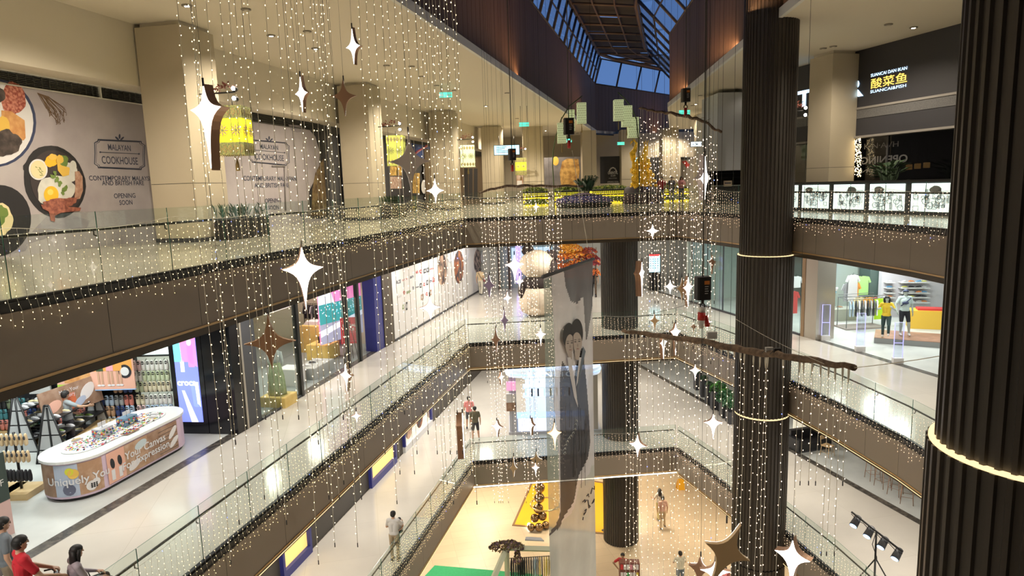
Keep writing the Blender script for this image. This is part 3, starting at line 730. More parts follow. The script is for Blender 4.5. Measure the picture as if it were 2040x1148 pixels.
ppoly(b, FM, [(112, 322), (122, 330), (138, 334), (136, 349), (124, 352), (114, 340)], P_YEL, .018, .023); pell(b, FM, 144, 332, 7, 12, P_EGG, .02, .024)
for x, y, r in ((104, 352, 6), (112, 358, 6), (118, 366, 6), (128, 376, 7), (124, 384, 5), (108, 345, 5)): pell(b, FM, x, y, r, r * .6, P_GRN, .02, .026, wob=.15, seed=int(x), rot=x)
ppoly(b, FM, [(148, 342), (156, 341), (163, 352), (164, 380), (158, 396), (147, 398), (149, 372)], P_SAUS, .016, .022)
ppoly(b, FM, [(80, 408), (100, 406), (122, 400), (136, 394), (152, 394), (150, 404), (134, 412), (160, 414), (158, 420), (120, 424), (108, 430), (108, 442), (100, 440), (96, 422), (84, 416)], P_MEAT, .018, .026)
pell(b, FM, 116, 404, 28, 9, P_MEAT, .02, .028, wob=.1, seed=6)
b.build('skillet_print', t)
b = MB(FM)
for k in range(26):
    x, y = 74 + k * .9, 185 + k * .3; b.tube([(*uv(FM, x, y), .006), (*uv(FM, x + 18 + k * .7, y + 30 + rnd.uniform(-8, 14)), .006), (*uv(FM, x + 22 + rnd.uniform(-4, 16), y + 44 + rnd.uniform(-14, 18)), .006)], .006, P_TWIG, 3, M=FM)
b.build('twig_print', t); b = MB(FM); ppoly(b, FM, [(95, 430), (140, 428), (180, 440), (172, 455), (120, 462), (105, 470), (60, 485), (50, 500), (20, 506)], P_SHAD, .002, .005)
b.build('shadow_print', t)  # shadow shape painted as part of the printed picture
def badge(b, M, cx, cy, s, m, sk=.12):
    """ornate frame with two words, centred at a photo point; s = half width in px"""
    def q(x, y): return (cx + x * s, cy + y * s + x * s * sk)
    for k, w in ((1.0, .03), (.94, .014)):
        a, c, e = k, .56 * k, .14
        pts = [(-a + e, -c), (a - e, -c), (a - e, -c + .06), (a, -c + e), (a - .02, 0), (a, c - e), (a - e, c - .06), (a - e, c), (-a + e, c), (-a + e, c - .06), (-a, c - e), (-a + .02, 0), (-a, -c + e), (-a + e, -c + .06), (-a + e, -c)]
        b.tube([(*uv(M, *q(*p)), .006) for p in pts], w * .5, m, 4, M=M, smooth=False)
    b.tube([(*uv(M, *q(-.74, -.06)), .006), (*uv(M, *q(.74, -.06)), .006)], .01, m, 4, M=M)
    for x in (-.77, .77): pell(b, M, *q(x, -.06), s * .035, s * .035, m, .003, .01, 8)
    for dx, dy, r in ((0, -.72, 0), (-.1, -.64, -.8), (.1, -.64, .8)): pell(b, M, *q(dx, dy), s * .035, s * .1, m, .003, .008, 10, rot=r)
    ftext(b, M, 'MALAYAN', q(-.45, -.16), q(.45, -.16), m, hpx=s * .24, wt=.01); ftext(b, M, 'COOKHOUSE', q(-.7, .38), q(.74, .38), m, hpx=s * .30, wt=.01)
b = MB(FM); badge(b, FM, 238, 308, 50, P_INK, .045)
for s_, l, r, h in (('CONTEMPORARY MALAYSIAN', (177, 356), (312, 363), 9), ('AND BRITISH FARE', (203, 367), (287, 371), 9), ('OPENING', (227, 393), (270, 396), 9.5), ('SOON', (238, 407), (264, 409), 9.5)): ftext(b, FM, s_, l, r, P_INK, hpx=h, wt=.012)
b.build('lettering', t)
# second hoarding between the first two square columns
t = thing('food_hoarding', 'second opening soon hoarding with dark pan edge, between the first two square columns', 'hoarding', (MX(26), 26, ZA))
b = MB(FM); b.box((1.9, 0, -.12), (12.2, 4.1, 0), POST); b.build('printed_panel', t)
b = MB(FM); ppoly(b, FM, [(574, 248), (600, 250), (604, 262), (592, 264), (580, 260)], P_SHAD, .004, .008); ppoly(b, FM, [(612, 254), (640, 262), (654, 432), (640, 436), (612, 434), (616, 380), (636, 340), (636, 300), (628, 272)], P_BLK, .004, .008)
ppoly(b, FM, [(628, 345), (644, 315), (650, 400), (650, 430), (620, 430), (622, 375)], mat('print_brown_food', (.12, .07, .03), .6, noise=(5, (.30, .22, .10), .4, .7)), .008, .012); b.build('dish_print', t)
b = MB(FM); badge(b, FM, 536, 304, 40, P_INK, .09)
for s_, l, r, h in (('CONTEMPORARY MALAYSIAN', (485, 359), (590, 361), 9), ('AND BRITISH FARE', (507, 373), (576, 374), 9), ('OPENING', (528, 404), (560, 404), 9), ('SOON', (534, 418), (556, 418), 9)): ftext(b, FM, s_, l, r, P_INK, hpx=h, wt=.012)
b.build('lettering', t)
b = MB(FM); 
for a, c in (((541, 331), (566, 331)), ((566, 331), (568, 420))): b.tube([(*uv(FM, *a), .03), (*uv(FM, *c), .03)], .035, mat('hoarding_door_seam', (.3, .28, .28), .5), 4, M=FM)
b.build('door_frame', t)
# third hoarding (blue and black) between second and third square column
t = thing('opening_hoarding', 'blue and black opening soon hoarding behind the big silver star', 'hoarding', (MX(38), 38, ZA))
P_BLUE = PR('print_deep_blue', (.04, .09, .32)); P_PINK = PR('print_pink', (.65, .12, .16)); P_DARK = PR('print_dark', (.03, .03, .04)); P_FOOD = mat('print_noodles', (.30, .16, .03), .6, noise=(5, (.75, .50, .15), .35, .6)); P_LT = PR('print_grey_white', (.7, .7, .7))
b = MB(FM); b.box((14.0, 0, -.12), (24.2, 4.1, 0), P_DARK); b.build('printed_panel', t)
b = MB(FM); ppoly(b, FM, [(818, 285), (862, 293), (862, 325), (818, 322)], P_BLUE); 
for k, c in enumerate((P_PINK, P_LT, P_PINK)): b.tube([(*uv(FM, 816 + k * 2, 318 - k * 3), .012), (*uv(FM, 832, 303 - k), .012), (*uv(FM, 850, 290 + k), .012)], .06, c, 5, M=FM)
ppoly(b, FM, [(777, 322), (800, 320), (800, 350), (777, 350)], P_FOOD); ppoly(b, FM, [(777, 352), (799, 352), (800, 376), (778, 376)], mat('print_pale_dish', (.55, .42, .35), .6, noise=(6, (.25, .12, .08), .4, .7)))
ppoly(b, FM, [(822, 345), (836, 345), (836, 385), (822, 385)], P_FOOD); pell(b, FM, 845, 372, 6, 14, P_LT); pell(b, FM, 849, 364, 2.5, 4, P_PINK, .008, .012)
ftext(b, FM, 'K·H·A·N', (844, 314), (876, 317), P_LT, hpx=9); ftext(b, FM, 'OPENING', (844, 352), (888, 352), P_LT, hpx=17, wt=.02); ftext(b, FM, 'SOON', (850, 368), (876, 367), P_LT, hpx=8)
b.build('lettering', t)
# fourth: dark entrance recess with black panels
t = thing('entrance_portal', 'dark brown entrance portal past the third square column', 'portal', (MX(50), 50, ZA))
BRN = mat('bronze_portal_panel', (.13, .09, .055), .4, metal=.2)
b = MB(FM); b.box((26, 0, -.1), (41, 4.0, .05), BRN); b.build('portal_panel', t)
b = MB(FM)
for a in (927, 936, 946): ppoly(b, FM, [(a - 3, 336), (a + 4, 336), (a + 4, 395), (a - 3, 396)], P_BLK, .051, .06)
b.build('dark_opening', t)
# grilles, bulkhead and upper wall above the hoardings
GR = mat('grille_metal', (.12, .12, .12), .45, metal=.4)
t = thing('ventilation_grille', 'long grey ventilation grille above the egg skillet hoarding', 'grille', (MX(10), 10, ZA + 4.1))
b = MB(FM); b.box((-22, 4.12, -.15), (1.75, 4.42, -.1), BLACK)
for k in range(7): b.box((-22, 4.13 + k * .042, -.1), (1.75, 4.145 + k * .042, -.02), GR)
for k in range(105): b.box((-22 + k * .226, 4.12, -.04), (-21.985 + k * .226, 4.42, -.02), GR)
b.build('louvre_blades', t); b = MB(FM); b.box((-22, 4.09, -.1), (1.75, 4.12, .03), WHITEP); b.box((-22, 4.42, -.1), (1.75, 4.45, .03), WHITEP); b.box((-.55, 4.1, -.1), (-.5, 4.44, .035), WHITEP); b.build('grille_frame', t)
t = thing('ventilation_grille', 'dark ventilation grille above the second opening soon hoarding', 'grille', (MX(26), 26, ZA + 4.1))
b = MB(FM); b.box((1.9, 4.12, -.15), (12.2, 4.5, -.1), BLACK)
for k in range(6): b.box((1.9, 4.14 + k * .06, -.1), (12.2, 4.16 + k * .06, -.02), GR)
b.build('louvre_blades', t); b = MB(FM); b.box((1.9, 4.09, -.1), (12.2, 4.12, .03), GR); b.build('grille_frame', t)
b = MB(FM); b.box((-24, 4.45, -.3), (46, 6.15, .86), CEILM2); b.build('wall_left', kind='structure')
b = MB(FM); b.box((-24, -.0, -.6), (46, 4.5, -.15), mat('shop_recess', (.06, .06, .065), .6)); b.build('wall_left', kind='structure')
# square stone columns
def sqcol(x, y, w, dth, label_kind=None, z0=ZA, u=U, name='column', top=CEIL):
    M = frame((x, y, z0), V((u.y, -u.x, 0)), (0, 0, 1)) # local x = across, z = towards the eye
    b = MB(M); H = top - z0
    b.box((-w, 0, -dth), (0, 1.68, 0), BEIGE); b.box((-w, 1.695, -dth), (0, H - .12, 0), BEIGE); b.box((-w + .01, 1.68, -dth + .01), (-.01, 1.695, -.01), CHAR)
    b.box((-w - .02, 0, -dth - .02), (.02, .12, .02), CHAR); b.box((-w + .1, H - .12, -dth + .1), (-.1, H, -.1), CEILM2)
    return b.build(name, kind='structure')
for k in range(-1, 4):
    y = 19.45 + 11.55 * k; sqcol(-13.59 + .2387 * y, y, 1.45, 1.45)
# dark planter boxes at the foot of the first two columns
for k, (y, l) in enumerate(((20.6, 'black planter box of ferns at the foot of the first square column'), (32.4, 'black planter box of ferns at the foot of the second square column'))):
    x = -13.29 + .2235 * y + .35; M = frame((x, y, ZA), U); t = thing('planter_box', l, 'planter', (x, y, ZA))
    b = MB(M); b.box((-.7, 0, -.3), (1.3, .62, .3), BLACK); b.build('planter_trough', t); b = MB(M); rr = random.Random(k)
    LF = mat('dark_leaf', (.03, .07, .03), .6)
    for q in range(90):
        a, c = rr.uniform(-.65, 1.25), rr.uniform(-.25, .25); h = rr.uniform(.2, .5); e = rr.uniform(-.2, .2)
        b.add([(a, .55, c), (a + .03, .6, c), (a + e, .62 + h, c + e * .5), (a + e * .7, .62 + h * .7, c + .03)], [(0, 1, 2, 3)], LF)
    b.build('foliage', t)
# ================= wall lanterns on branch brackets =================
LYEL = mat('lantern_yellow_lit', (.75, .65, .03), .6, emit=(.95, .85, .02), es=.75); LGRN = mat('lantern_green_weave', (.16, .20, .08), .7, noise=(40, (.38, .36, .12), .45, .55)); LPAT = mat('lantern_rosette', (.45, .30, .22), .6); TASS = mat('tassel_gold', (.35, .25, .10), .7); LPALE = mat('lantern_pale_lit', (.55, .60, .38), .6, emit=(.75, .85, .45), es=.5, noise=None); REDL = mat('dried_red_leaf', (.16, .045, .03), .7)
SPOTL = emis('spot_lamp_lens', (1, .93, .8), 30)
def rosette(b, M, cx, cy, r, m, z):
    for k in range(8):
        a = k * math.pi / 4; b.ell(cx + r * .62 * math.cos(a), cy + r * .62 * math.sin(a), r * .30, r * .13, z, z + .006, m, 8, a, M=M)
    b.ell(cx, cy, r * .3, r * .3, z, z + .008, LGRN, 10, M=M)
    for k in range(16):
        a = k * math.pi / 8; b.ell(cx + r * math.cos(a), cy + r * math.sin(a), r * .09, r * .09, z, z + .006, LGRN if k % 2 else m, 6, M=M)
def lantern(label, x, y, ztop, w=.72, h=1.3, yellow=True, group='lanterns on branch brackets', arm=True, core=None):
    t = thing('hanging_lantern', label, 'lantern', (x, y, ztop - h), group=group)
    m = core or (LYEL if yellow else LPALE)
    b = MB(); b.box((x - w / 2, y - w / 2, ztop - h * .75), (x + w / 2, y + w / 2, ztop - h * .25), m); b.build('glowing_panel', t)
    b = MB(); e = .008
    for z0, z1 in ((ztop - h, ztop - h * .745), (ztop - h * .255, ztop)): b.box((x - w / 2 - e, y - w / 2 - e, z0), (x + w / 2 + e, y + w / 2 + e, z1), LGRN if yellow else m)
    for fr in (frame((x, y - w / 2 - .012, ztop - h), (1, 0, 0)), frame((x + w / 2 + .012, y, ztop - h), (0, 1, 0))):
        for s in (-1, 1): rosette(b, fr, s * w * .25, h * .5, w * .2, LPAT if yellow else LGRN, .002)
        for k in range(5):
            for z0 in (h * .12, h * .87):
                cx = (k - 2) * w * .2; b.prism([(cx - w * .09, z0), (cx, z0 - h * .09), (cx + w * .09, z0), (cx, z0 + h * .09)], .0, .004, TASS, M=fr); b.prism([(cx - w * .055, z0), (cx, z0 - h * .05), (cx + w * .055, z0), (cx, z0 + h * .05)], .004, .008, LGRN, M=fr)
    b.build('patterned_band', t)
    b = MB(); 
    for k in range(14): b.tube([(x - w / 2 + w * k / 13, y - w / 2, ztop - h), (x - w / 2 + w * k / 13, y - w / 2, ztop - h - .05)], .01, TASS, 4)
    b.tube([(x - .07, y, ztop - h), (x, y, ztop - h - .12), (x + .07, y, ztop - h)], .012, TASS, 4); b.tube([(x, y, ztop - h - .1), (x, y, ztop - h - .24), (x, y, ztop - h - .42)], [.015, .05, .06], TASS, 8)
    b.build('tassel', t)
    b = MB(); b.tube([(x, y, ztop), (x, y, ztop + .22)], .012, BLACK, 5); b.build('hanger', t)
    return t
def bracket(label, x, y, z, L=.95, spots=2, s=1.0):
    t = thing('branch_bracket', label, 'bracket', (x, y, z), group='branch brackets with spotlights')
    b = MB(); b.tube([(x - L * .95, y, z), (x, y, z + .03), (x + .1, y, z + .05)], .025, BLACK, 6); b.build('arm', t)
    b = MB(); rr = random.Random(int(y))
    for k in range(46):
        a = rr.uniform(-.75, .1) * L; c = V((x + a + rr.uniform(-.05, .05), y + rr.uniform(-.08, .08), z + .05 + abs(rr.gauss(0, .09)) + (.1 if a > -.35 else 0)))
        d = V((rr.uniform(-1, 1), rr.uniform(-1, 1), rr.uniform(-1, 1))).normalized() * .06; e = d.orthogonal().normalized() * .03
        b.add([c - d, c + e, c + d, c - e], [(0, 1, 2, 3)], REDL)
    b.build('dried_leaves', t)
    for k in range(spots):
        zc = z + .12 - k * .26; b = MB(); b.tube([(x + .06, y + .1, zc), (x + .06, y - .06, zc)], .07 * s, BLACK, 10); b.tube([(x + .06, y - .06, zc), (x + .06, y - .075, zc)], .058 * s, SPOTL, 10); b.build('spotlight', t)
    return t
for (px, py, yy, top, yel, lab, sp) in ((463, 186, 19.0, 213, True, 'first square column', 2), (794, 252, 30.6, 271, False, 'second square column', 2), (940, 278, 42.0, 290, False, 'third square column', 2), (1045, 300, 53.5, 315, True, 'fourth square column', 1)):
    p = at_y(px, py, yy); q = at_y({463: 463, 794: 788, 940: 931, 1045: 1037}[px], top, yy - .1)
    bracket('dry branch bracket with bright spotlights above the lantern of the ' + lab, p.x, yy, p.z, spots=sp)
    lantern({463: 'big square lantern with glowing yellow middle and green bands on the ', 794: 'pale green gold lantern left of the silver star, on the ', 940: 'pale woven lantern with tassel on the ', 1045: 'small yellow lantern on the '}[px] + lab, q.x, yy - .1, q.z, yellow=yel, w=.72 if yy < 40 else .85, core=None if yel or yy > 35 else mat('lantern_olive_lit', (.4, .42, .08), .6, emit=(.5, .55, .1), es=.5))
# ================= far hall =================
def wallposter(name, label, cat, y, x0, y0, x1, y1, base, shapes):
    """printed printed board facing the eye at distance y; corners are photo points"""
    a, c = at_y(x0, y1, y), at_y(x1, y0, y); M = frame((a.x, y, a.z), (1, 0, 0)); t = thing(name, label, cat, (a.x, y, a.z))
    b = MB(M); b.box((0, 0, -.06), (c.x - a.x, c.z - a.z, 0), base); b.build('board', t)
    b = MB(M); shapes(b, M); b.build('print', t); return t
FOODM = mat('print_potato', (.35, .16, .04), .6, noise=(2.2, (.80, .50, .16), .35, .62)); GREYM = mat('print_slate', (.16, .15, .16), .6, noise=(1.5, (.26, .24, .25), .3, .7))
def s1(b, M): ppoly(b, M, [(1130, 316), (1152, 317), (1155, 340), (1150, 372), (1118, 372), (1115, 345), (1120, 322)], FOODM); pell(b, M, 1107, 321, 6, 9, P_YEL, .004, .01)
wallposter('food_poster', 'slate wall print of a roasted potato behind the purple flower bed', 'poster', 63.5, 1085, 312, 1158, 376, GREYM, s1)
def s2(b, M):
    for k in range(5): b.tube([(*uv(M, 1221 + 7.5 * math.cos(a), 345 - 11 * math.sin(a)), .01) for a in [.2 + k * .55, .2 + (k + .9) * .55]], .06, P_LT, 4, M=M)
    ftext(b, M, 'ORIENTAL', (1211, 347), (1231, 347), P_LT, hpx=5.5, wt=.02); ftext(b, M, 'KOPI', (1217, 352), (1226, 352), P_LT, hpx=3.6); ftext(b, M, 'MALAYSIA', (1213, 356), (1229, 356), P_LT, hpx=1.6); ftext(b, M, 'OPENING SOON', (1210, 364), (1232, 364), P_LT, hpx=3.2)
wallposter('coffee_shop_hoarding', 'black hoarding with white arch emblem beside the palm plant', 'hoarding', 63.5, 1196, 311, 1238, 366, P_BLK, s2)
wallposter('dark_doorway', 'tall dark doorway right of the golden deer statue', 'doorway', 63.5, 1293, 313, 1317, 378, P_BLK, lambda b, M: ppoly(b, M, [(1301, 316), (1303, 316), (1303, 378), (1301, 378)], CHAR))
wallposter('red_fan_poster', 'grey print with a red fan shape right of the dark doorway', 'poster', 63.5, 1356, 312, 1392, 372, mat('print_taupe', (.28, .25, .22), .6), lambda b, M: (ppoly(b, M, [(1358, 322), (1366, 320), (1374, 328), (1370, 336)], PR('print_red', (.55, .05, .05))), ppoly(b, M, [(1356, 313), (1374, 314), (1374, 319), (1356, 318)], CHAR)))
wallposter('portrait_poster', 'narrow warm print behind the small yellow lantern', 'poster', 58, 1029, 340, 1042, 372, mat('print_warm_brown', (.35, .2, .12), .6, noise=(3, (.6, .5, .42), .4, .7)), lambda b, M: ppoly(b, M, [(1030, 360), (1040, 360), (1040, 371), (1030, 371)], P_LT))
for (x0, x1, y, lab) in ((1042, 1082, 56, 0), (1160, 1188, 62, 0), (1238, 1268, 62.5, 0), (1320, 1352, 62, 0), (1392, 1404, 50, 0)):
    a, c = at_y(x0, 300, y), at_y(x1, 300, y); b = MB(); b.box((a.x, y, ZA), (c.x, y + 1.4, CEIL), BEIGE); b.box((a.x - .01, y - .012, ZA + 1.68), (c.x + .01, y, ZA + 1.7), CHAR); b.build('column', kind='structure')
SCRB = emis('screen_pale_blue', (.45, .85, 1), 2.2); SCRW = emis('screen_white', (.75, .92, 1), 2.6)
def screen(label, x0, y0, x1, y1, y, m, lines, name='information_screen', deep=.12, dark=None):
    a, c = at_y(x0, y1, y), at_y(x1, y0, y); M = frame((a.x, y, a.z), (1, 0, 0)); t = thing(name, label, 'screen', (a.x, y, a.z)); W, H = c.x - a.x, c.z - a.z
    b = MB(M); b.box((-.03, -.03, -deep), (W + .03, H + .03, -.005), BLACK); b.tube([(W * .2, H, -.05), (W * .2, H + .6, -.05)], .02, BLACK, 5); b.tube([(W * .8, H, -.05), (W * .8, H + .6, -.05)], .02, BLACK, 5); b.build('housing', t)
    b = MB(M); b.box((0, 0, -.005), (W, H, .0), m); b.build('display', t)
    b = MB(M); rr = random.Random(int(x0))
    for k in range(lines): b.box((W * .08, H * (.82 - k * .72 / lines), .001), (W * rr.uniform(.3, .9), H * (.82 - k * .72 / lines) + H * .05, .003), dark or P_INK)
    b.build('display_text', t); return t
screen('wide bright information screen left of the small yellow lantern', 985, 289, 1034, 309, 45, SCRB, 5)
screen('bright blue advertising screen behind the golden statue', 1265, 314, 1291, 326, 58, SCRB, 2)
a_ = screen('white glowing ATM sign at the right end of the far hall', 1376, 282, 1411, 292, 45, SCRW, 0)
b = MB(); M = frame(at_y(1376, 292, 44.98), (1, 0, 0)); ftext(b, M, 'ATM · ATM', (1379, 290), (1406, 289.5), P_NAVY, hpx=5, wt=.02); b.build('sign_letters', a_)
EXG = emis('exit_green', (.10, .75, .55), 1.6)
for (px, py, y, lab) in ((888, 189, 33, 'green exit sign on the cream ceiling above the third square column'), (1044, 248, 42, 'green exit sign on the ceiling left of the first green lantern'), (1237, 286, 58, 'small green exit sign over the dark coffee hoarding'), (1364, 224, 38, 'green exit sign behind the bowed branch hook'), (1131, 280, 50, 'small green exit sign behind the lantern arc')):
    c = at_y(px, py, y); t = thing('exit_sign', lab, 'sign', (c.x, y, c.z), group='green exit signs'); M = frame((c.x, y, c.z), (1, 0, 0)); b = MB(M); b.box((-.3, -.12, -.04), (.3, .12, 0), EXG); b.tube([(-.2, .12, -.02), (-.2, max(.3, CEIL - c.z), -.02)], .01, BLACK, 4); b.tube([(.2, .12, -.02), (.2, max(.3, CEIL - c.z), -.02)], .01, BLACK, 4); b.build('sign_box', t)
    b = MB(M); b.text('KELUAR', 0, -.07, .17, P_WHT, align='CENTER', z=.003, depth=0); b.build('sign_letters', t)
# ceiling fittings: small round downlights and detectors on the cream ceiling
DLR = mat('downlight_rim', (.30, .27, .22), .5); n = 0
for (px, py) in ((372, 10), (490, 18), (612, 62), (628, 96), (840, 152), (870, 170), (968, 211), (820, 132), (1030, 236), (1087, 260), (770, 130), (1010, 185), (1620, 140), (1770, 48), (1640, 96), (1820, 54), (1660, 92), (1380, 210), (1386, 207), (1395, 190), (1150, 265), (1180, 273), (1775, 112), (1560, 108), (540, 70), (905, 180)):
    c = at_z(px, py, CEIL); b = MB(); b.lathe([(.09, -.035), (.13, -.03), (.13, 0)], DLR, (c.x, c.y, CEIL), 14); b.lathe([(.06, -.04), (.06, -.036)], SPOTL if n % 3 == 0 else CEILM, (c.x, c.y, CEIL), 10)
    tag(b.build('ceiling_downlight'), 'small round downlight recessed in the cream ceiling', 'light', 'round ceiling downlights'); n += 1
b = MB(); c = at_z(1805, 107, CEIL - .01); b.box((c.x - .55, c.y - .35, CEIL - .03), (c.x + .55, c.y + .35, CEIL), mat('amber_light_panel', (.8, .6, .1), .5, emit=(1, .72, .12), es=2)); b.box((c.x - .62, c.y - .42, CEIL - .02), (c.x + .62, c.y + .42, CEIL + .01), mat('blue_panel_rim', (.2, .4, .8), .5, emit=(.3, .6, 1), es=1))
tag(b.build('ceiling_light_panel'), 'amber square light panel in the ceiling over the fish restaurant sign', 'light')
# flower beds with glowing yellow skirts
FLY = mat('yellow_bed_skirt', (.8, .6, .02), .6, emit=(1, .72, .03), es=1.2); FLK = mat('bed_black_rim', (.01, .01, .01), .5); FOL = mat('bed_foliage', (.10, .16, .03), .7); FOLY = mat('bed_foliage_yellow', (.35, .38, .04), .7); PUR = mat('purple_petal', (.13, .12, .38), .6); PURP = mat('pink_purple_petal', (.30, .16, .30), .6)
def leaves(b, c, n, rx, ry, h, ms, s=.06, seed=1, dome=True):
    rr = random.Random(seed)
    for k in range(n):
        a, q = rr.uniform(0, 6.28), math.sqrt(rr.random()); x, y = q * math.cos(a), q * math.sin(a)
        zz = h * (math.sqrt(max(0, 1 - q * q * .9)) if dome else 1) * rr.uniform(.8, 1.05); p = V((c[0] + x * rx, c[1] + y * ry, c[2] + zz))
        d = V((rr.uniform(-1, 1), rr.uniform(-1, 1), rr.uniform(-.3, 1))).normalized() * s * rr.uniform(.6, 1.2); e = d.orthogonal().normalized() * s * .5
        b.add([p - d * .5, p + e, p + d, p - e], [(0, 1, 2, 3)], ms[k % len(ms)])
for i, (x0, x1, yb, lab) in enumerate(((1043, 1092, 45, 'left'), (1107, 1156, 45, 'middle'), (1180, 1256, 46, 'right'), (1320, 1372, 46, 'far right'))):
    lab = ('lit flower bed with yellow fringed skirt at the left end, below the wall screen', 'lit flower bed with yellow fringed skirt directly behind the purple flowers', 'lit flower bed with yellow fringed skirt between palm and golden statue', 'lit flower bed with yellow skirt in front of the onlookers')[i]
    a, c = at_y(x0, 384, yb), at_y(x1, 384, yb); t = thing('flower_bed', lab, 'flower bed', (a.x, yb, ZA), group='flower beds with lit yellow skirts')
    b = MB(); b.box((a.x, yb, ZA), (c.x, yb + 1.6, ZA + .9), FLY); b.build('glowing_skirt', t)
    b = MB(); b.box((a.x - .03, yb - .03, ZA + .86), (c.x + .03, yb + 1.6, ZA + .95), FLK); b.box((a.x - .03, yb - .03, ZA + .36), (c.x + .03, yb - .01, ZA + .46), FLK)
    for k in range(60):
        xx = a.x + (c.x - a.x) * k / 60; b.tube([(xx, yb - .02, ZA + .86), (xx, yb - .02, ZA + .5 + .1 * (k % 3))], .02, (LYEL, TASS, LGRN)[k % 3], 4)
    b.build('fringe', t)
    b = MB(); leaves(b, ((a.x + c.x) / 2, yb + .8, ZA + .9), 900, (c.x - a.x) / 2, .7, .3, (FOL, FOLY, FOL), .12, i); b.build('foliage', t)
    b = MB(); leaves(b, ((a.x + c.x) / 2, yb - .5, ZA + .0), 700, (c.x - a.x) / 2, .4, .45, (FOL, FOL, FOLY), .12, i + 9); b.build('low_border', t)
c = at_z(1168, 414, ZA); t = thing('flower_mound', 'round mound of purple flowers in the middle of the far hall floor', 'flower bed', (c.x, c.y + 1.4, ZA))
b = MB(); b.lathe([(1.55, 0), (1.7, .2), (1.6, .28)], FLK, (c.x, c.y + 1.4, ZA), 30); b.build('planter_ring', t)
b = MB(); leaves(b, (c.x, c.y + 1.4, ZA + .12), 4200, 1.75, 1.6, .62, (PUR, PUR, PUR, PURP), .07, 3); b.build('petals', t)
b = MB(); leaves(b, (c.x, c.y + 1.4, ZA + .5), 900, .9, .9, .3, (PURP, PURP, PUR), .07, 4); b.build('pink_petals', t)
c = at_y(1170, 392, 42); t = thing('palm_plant', 'dark green palm plant in a tub behind the purple flower mound', 'plant', (c.x, 42, ZA))
b = MB(); b.lathe([(.3, 0), (.42, .5), (.45, .55), (.38, .56)], FLK, (c.x, 42, ZA), 16); b.build('tub', t)
b = MB(); PALM = mat('palm_leaf', (.02, .06, .025), .5)
for k in range(16):
    a = k * 2.4; L = .95 + .3 * (k % 3); e = .35 + .5 * ((k * 7) % 5) / 5; pts = [V((c.x + L * s * math.cos(a) * e, 42 + L * s * math.sin(a) * e, ZA + .5 + 1.7 * s - .9 * s * s * e)) for s in (0, .35, .65, 1)]
    b.tube(pts, .012, PALM, 3)
    for s in range(12):
        t_ = .3 + s / 17; p = pts[0].lerp(pts[1], t_ * 3) if t_ < .33 else (pts[1].lerp(pts[2], (t_ - .33) * 3) if t_ < .66 else pts[2].lerp(pts[3], (t_ - .66) * 3)); sd = V((-math.sin(a), math.cos(a), 0)) * (.28 * (1 - abs(t_ - .6)))
        for q in (-1, 1): b.add([p, p + sd * q * .5 + V((0, 0, .05)), p + sd * q + V((math.cos(a) * .1, math.sin(a) * .1, -.06)), p + V((math.cos(a), math.sin(a), 0)) * .05], [(0, 1, 2, 3)], PALM)
b.build('fronds', t)
# lantern arcs
GPOLE = mat('green_pole', (.10, .14, .06), .5); LARC = mat('lantern_green_lit', (.45, .50, .32), .6, emit=(.62, .68, .36), es=.5, noise=None)
def arc(label, pole, lans, y):
    P = [at_y(px, py, y) for px, py in pole]; t = thing('lantern_arc', label, 'lantern stand', (P[0].x, y, ZA), group='arched lantern stands'); b = MB(); b.tube([(P[0].x, y, ZA)] + P, .035, GPOLE, 6); b.build('curved_pole', t)
    for (x0, y0, x1, y1, dy) in lans:
        a, c = at_y(x0, y1, y + dy), at_y(x1, y0, y + dy); cx = (a.x + c.x) / 2; w = (c.x - a.x); b = MB()
        b.box((cx - w / 2, y + dy - w / 2, a.z), (cx + w / 2, y + dy + w / 2, c.z), LARC); o = b.build('lantern', t)
        b = MB(); M = frame((a.x, y + dy - w / 2 - .005, a.z), (1, 0, 0)); H = c.z - a.z
        for i in range(5):
            for j in range(9): b.ell(w * (i + .5 + .5 * (j % 2) - .25) / 5.2, H * (j + .5) / 9, .022, .03, 0, .004, LGRN, 6, M=M)
        for k in range(9): b.tube([(w * k / 8, 0, 0), (w * k / 8, -.07, 0)], .014, TASS, 4, M=M)
        b.build('patterned_band', o)
        b = MB(); b.tube([(cx, y + dy, a.z), (cx, y + dy, a.z - .25), (cx, y + dy, a.z - .5)], [.01, .03, .035], TASS, 5); b.tube([(cx, y + dy, c.z), (cx, y + dy, c.z + .35)], .01, BLACK, 4); b.build('tassel', o)
    return t
arc('left arched stand with three pale green lanterns', [(1104, 385), (1101, 330), (1102, 300), (1108, 270), (1118, 238), (1134, 212), (1160, 191)], [(1150, 205, 1167, 247, 0), (1132, 219, 1144, 262, .6), (1111, 245, 1127, 286, -.3)], 40)
arc('right arched stand with three pale green lanterns over the statue', [(1274, 385), (1273, 330), (1272, 280), (1268, 238), (1257, 212), (1245, 197), (1231, 184)], [(1223, 199, 1241, 241, -.3), (1239, 211, 1258, 253, .2), (1251, 234, 1271, 275, .5)], 40)
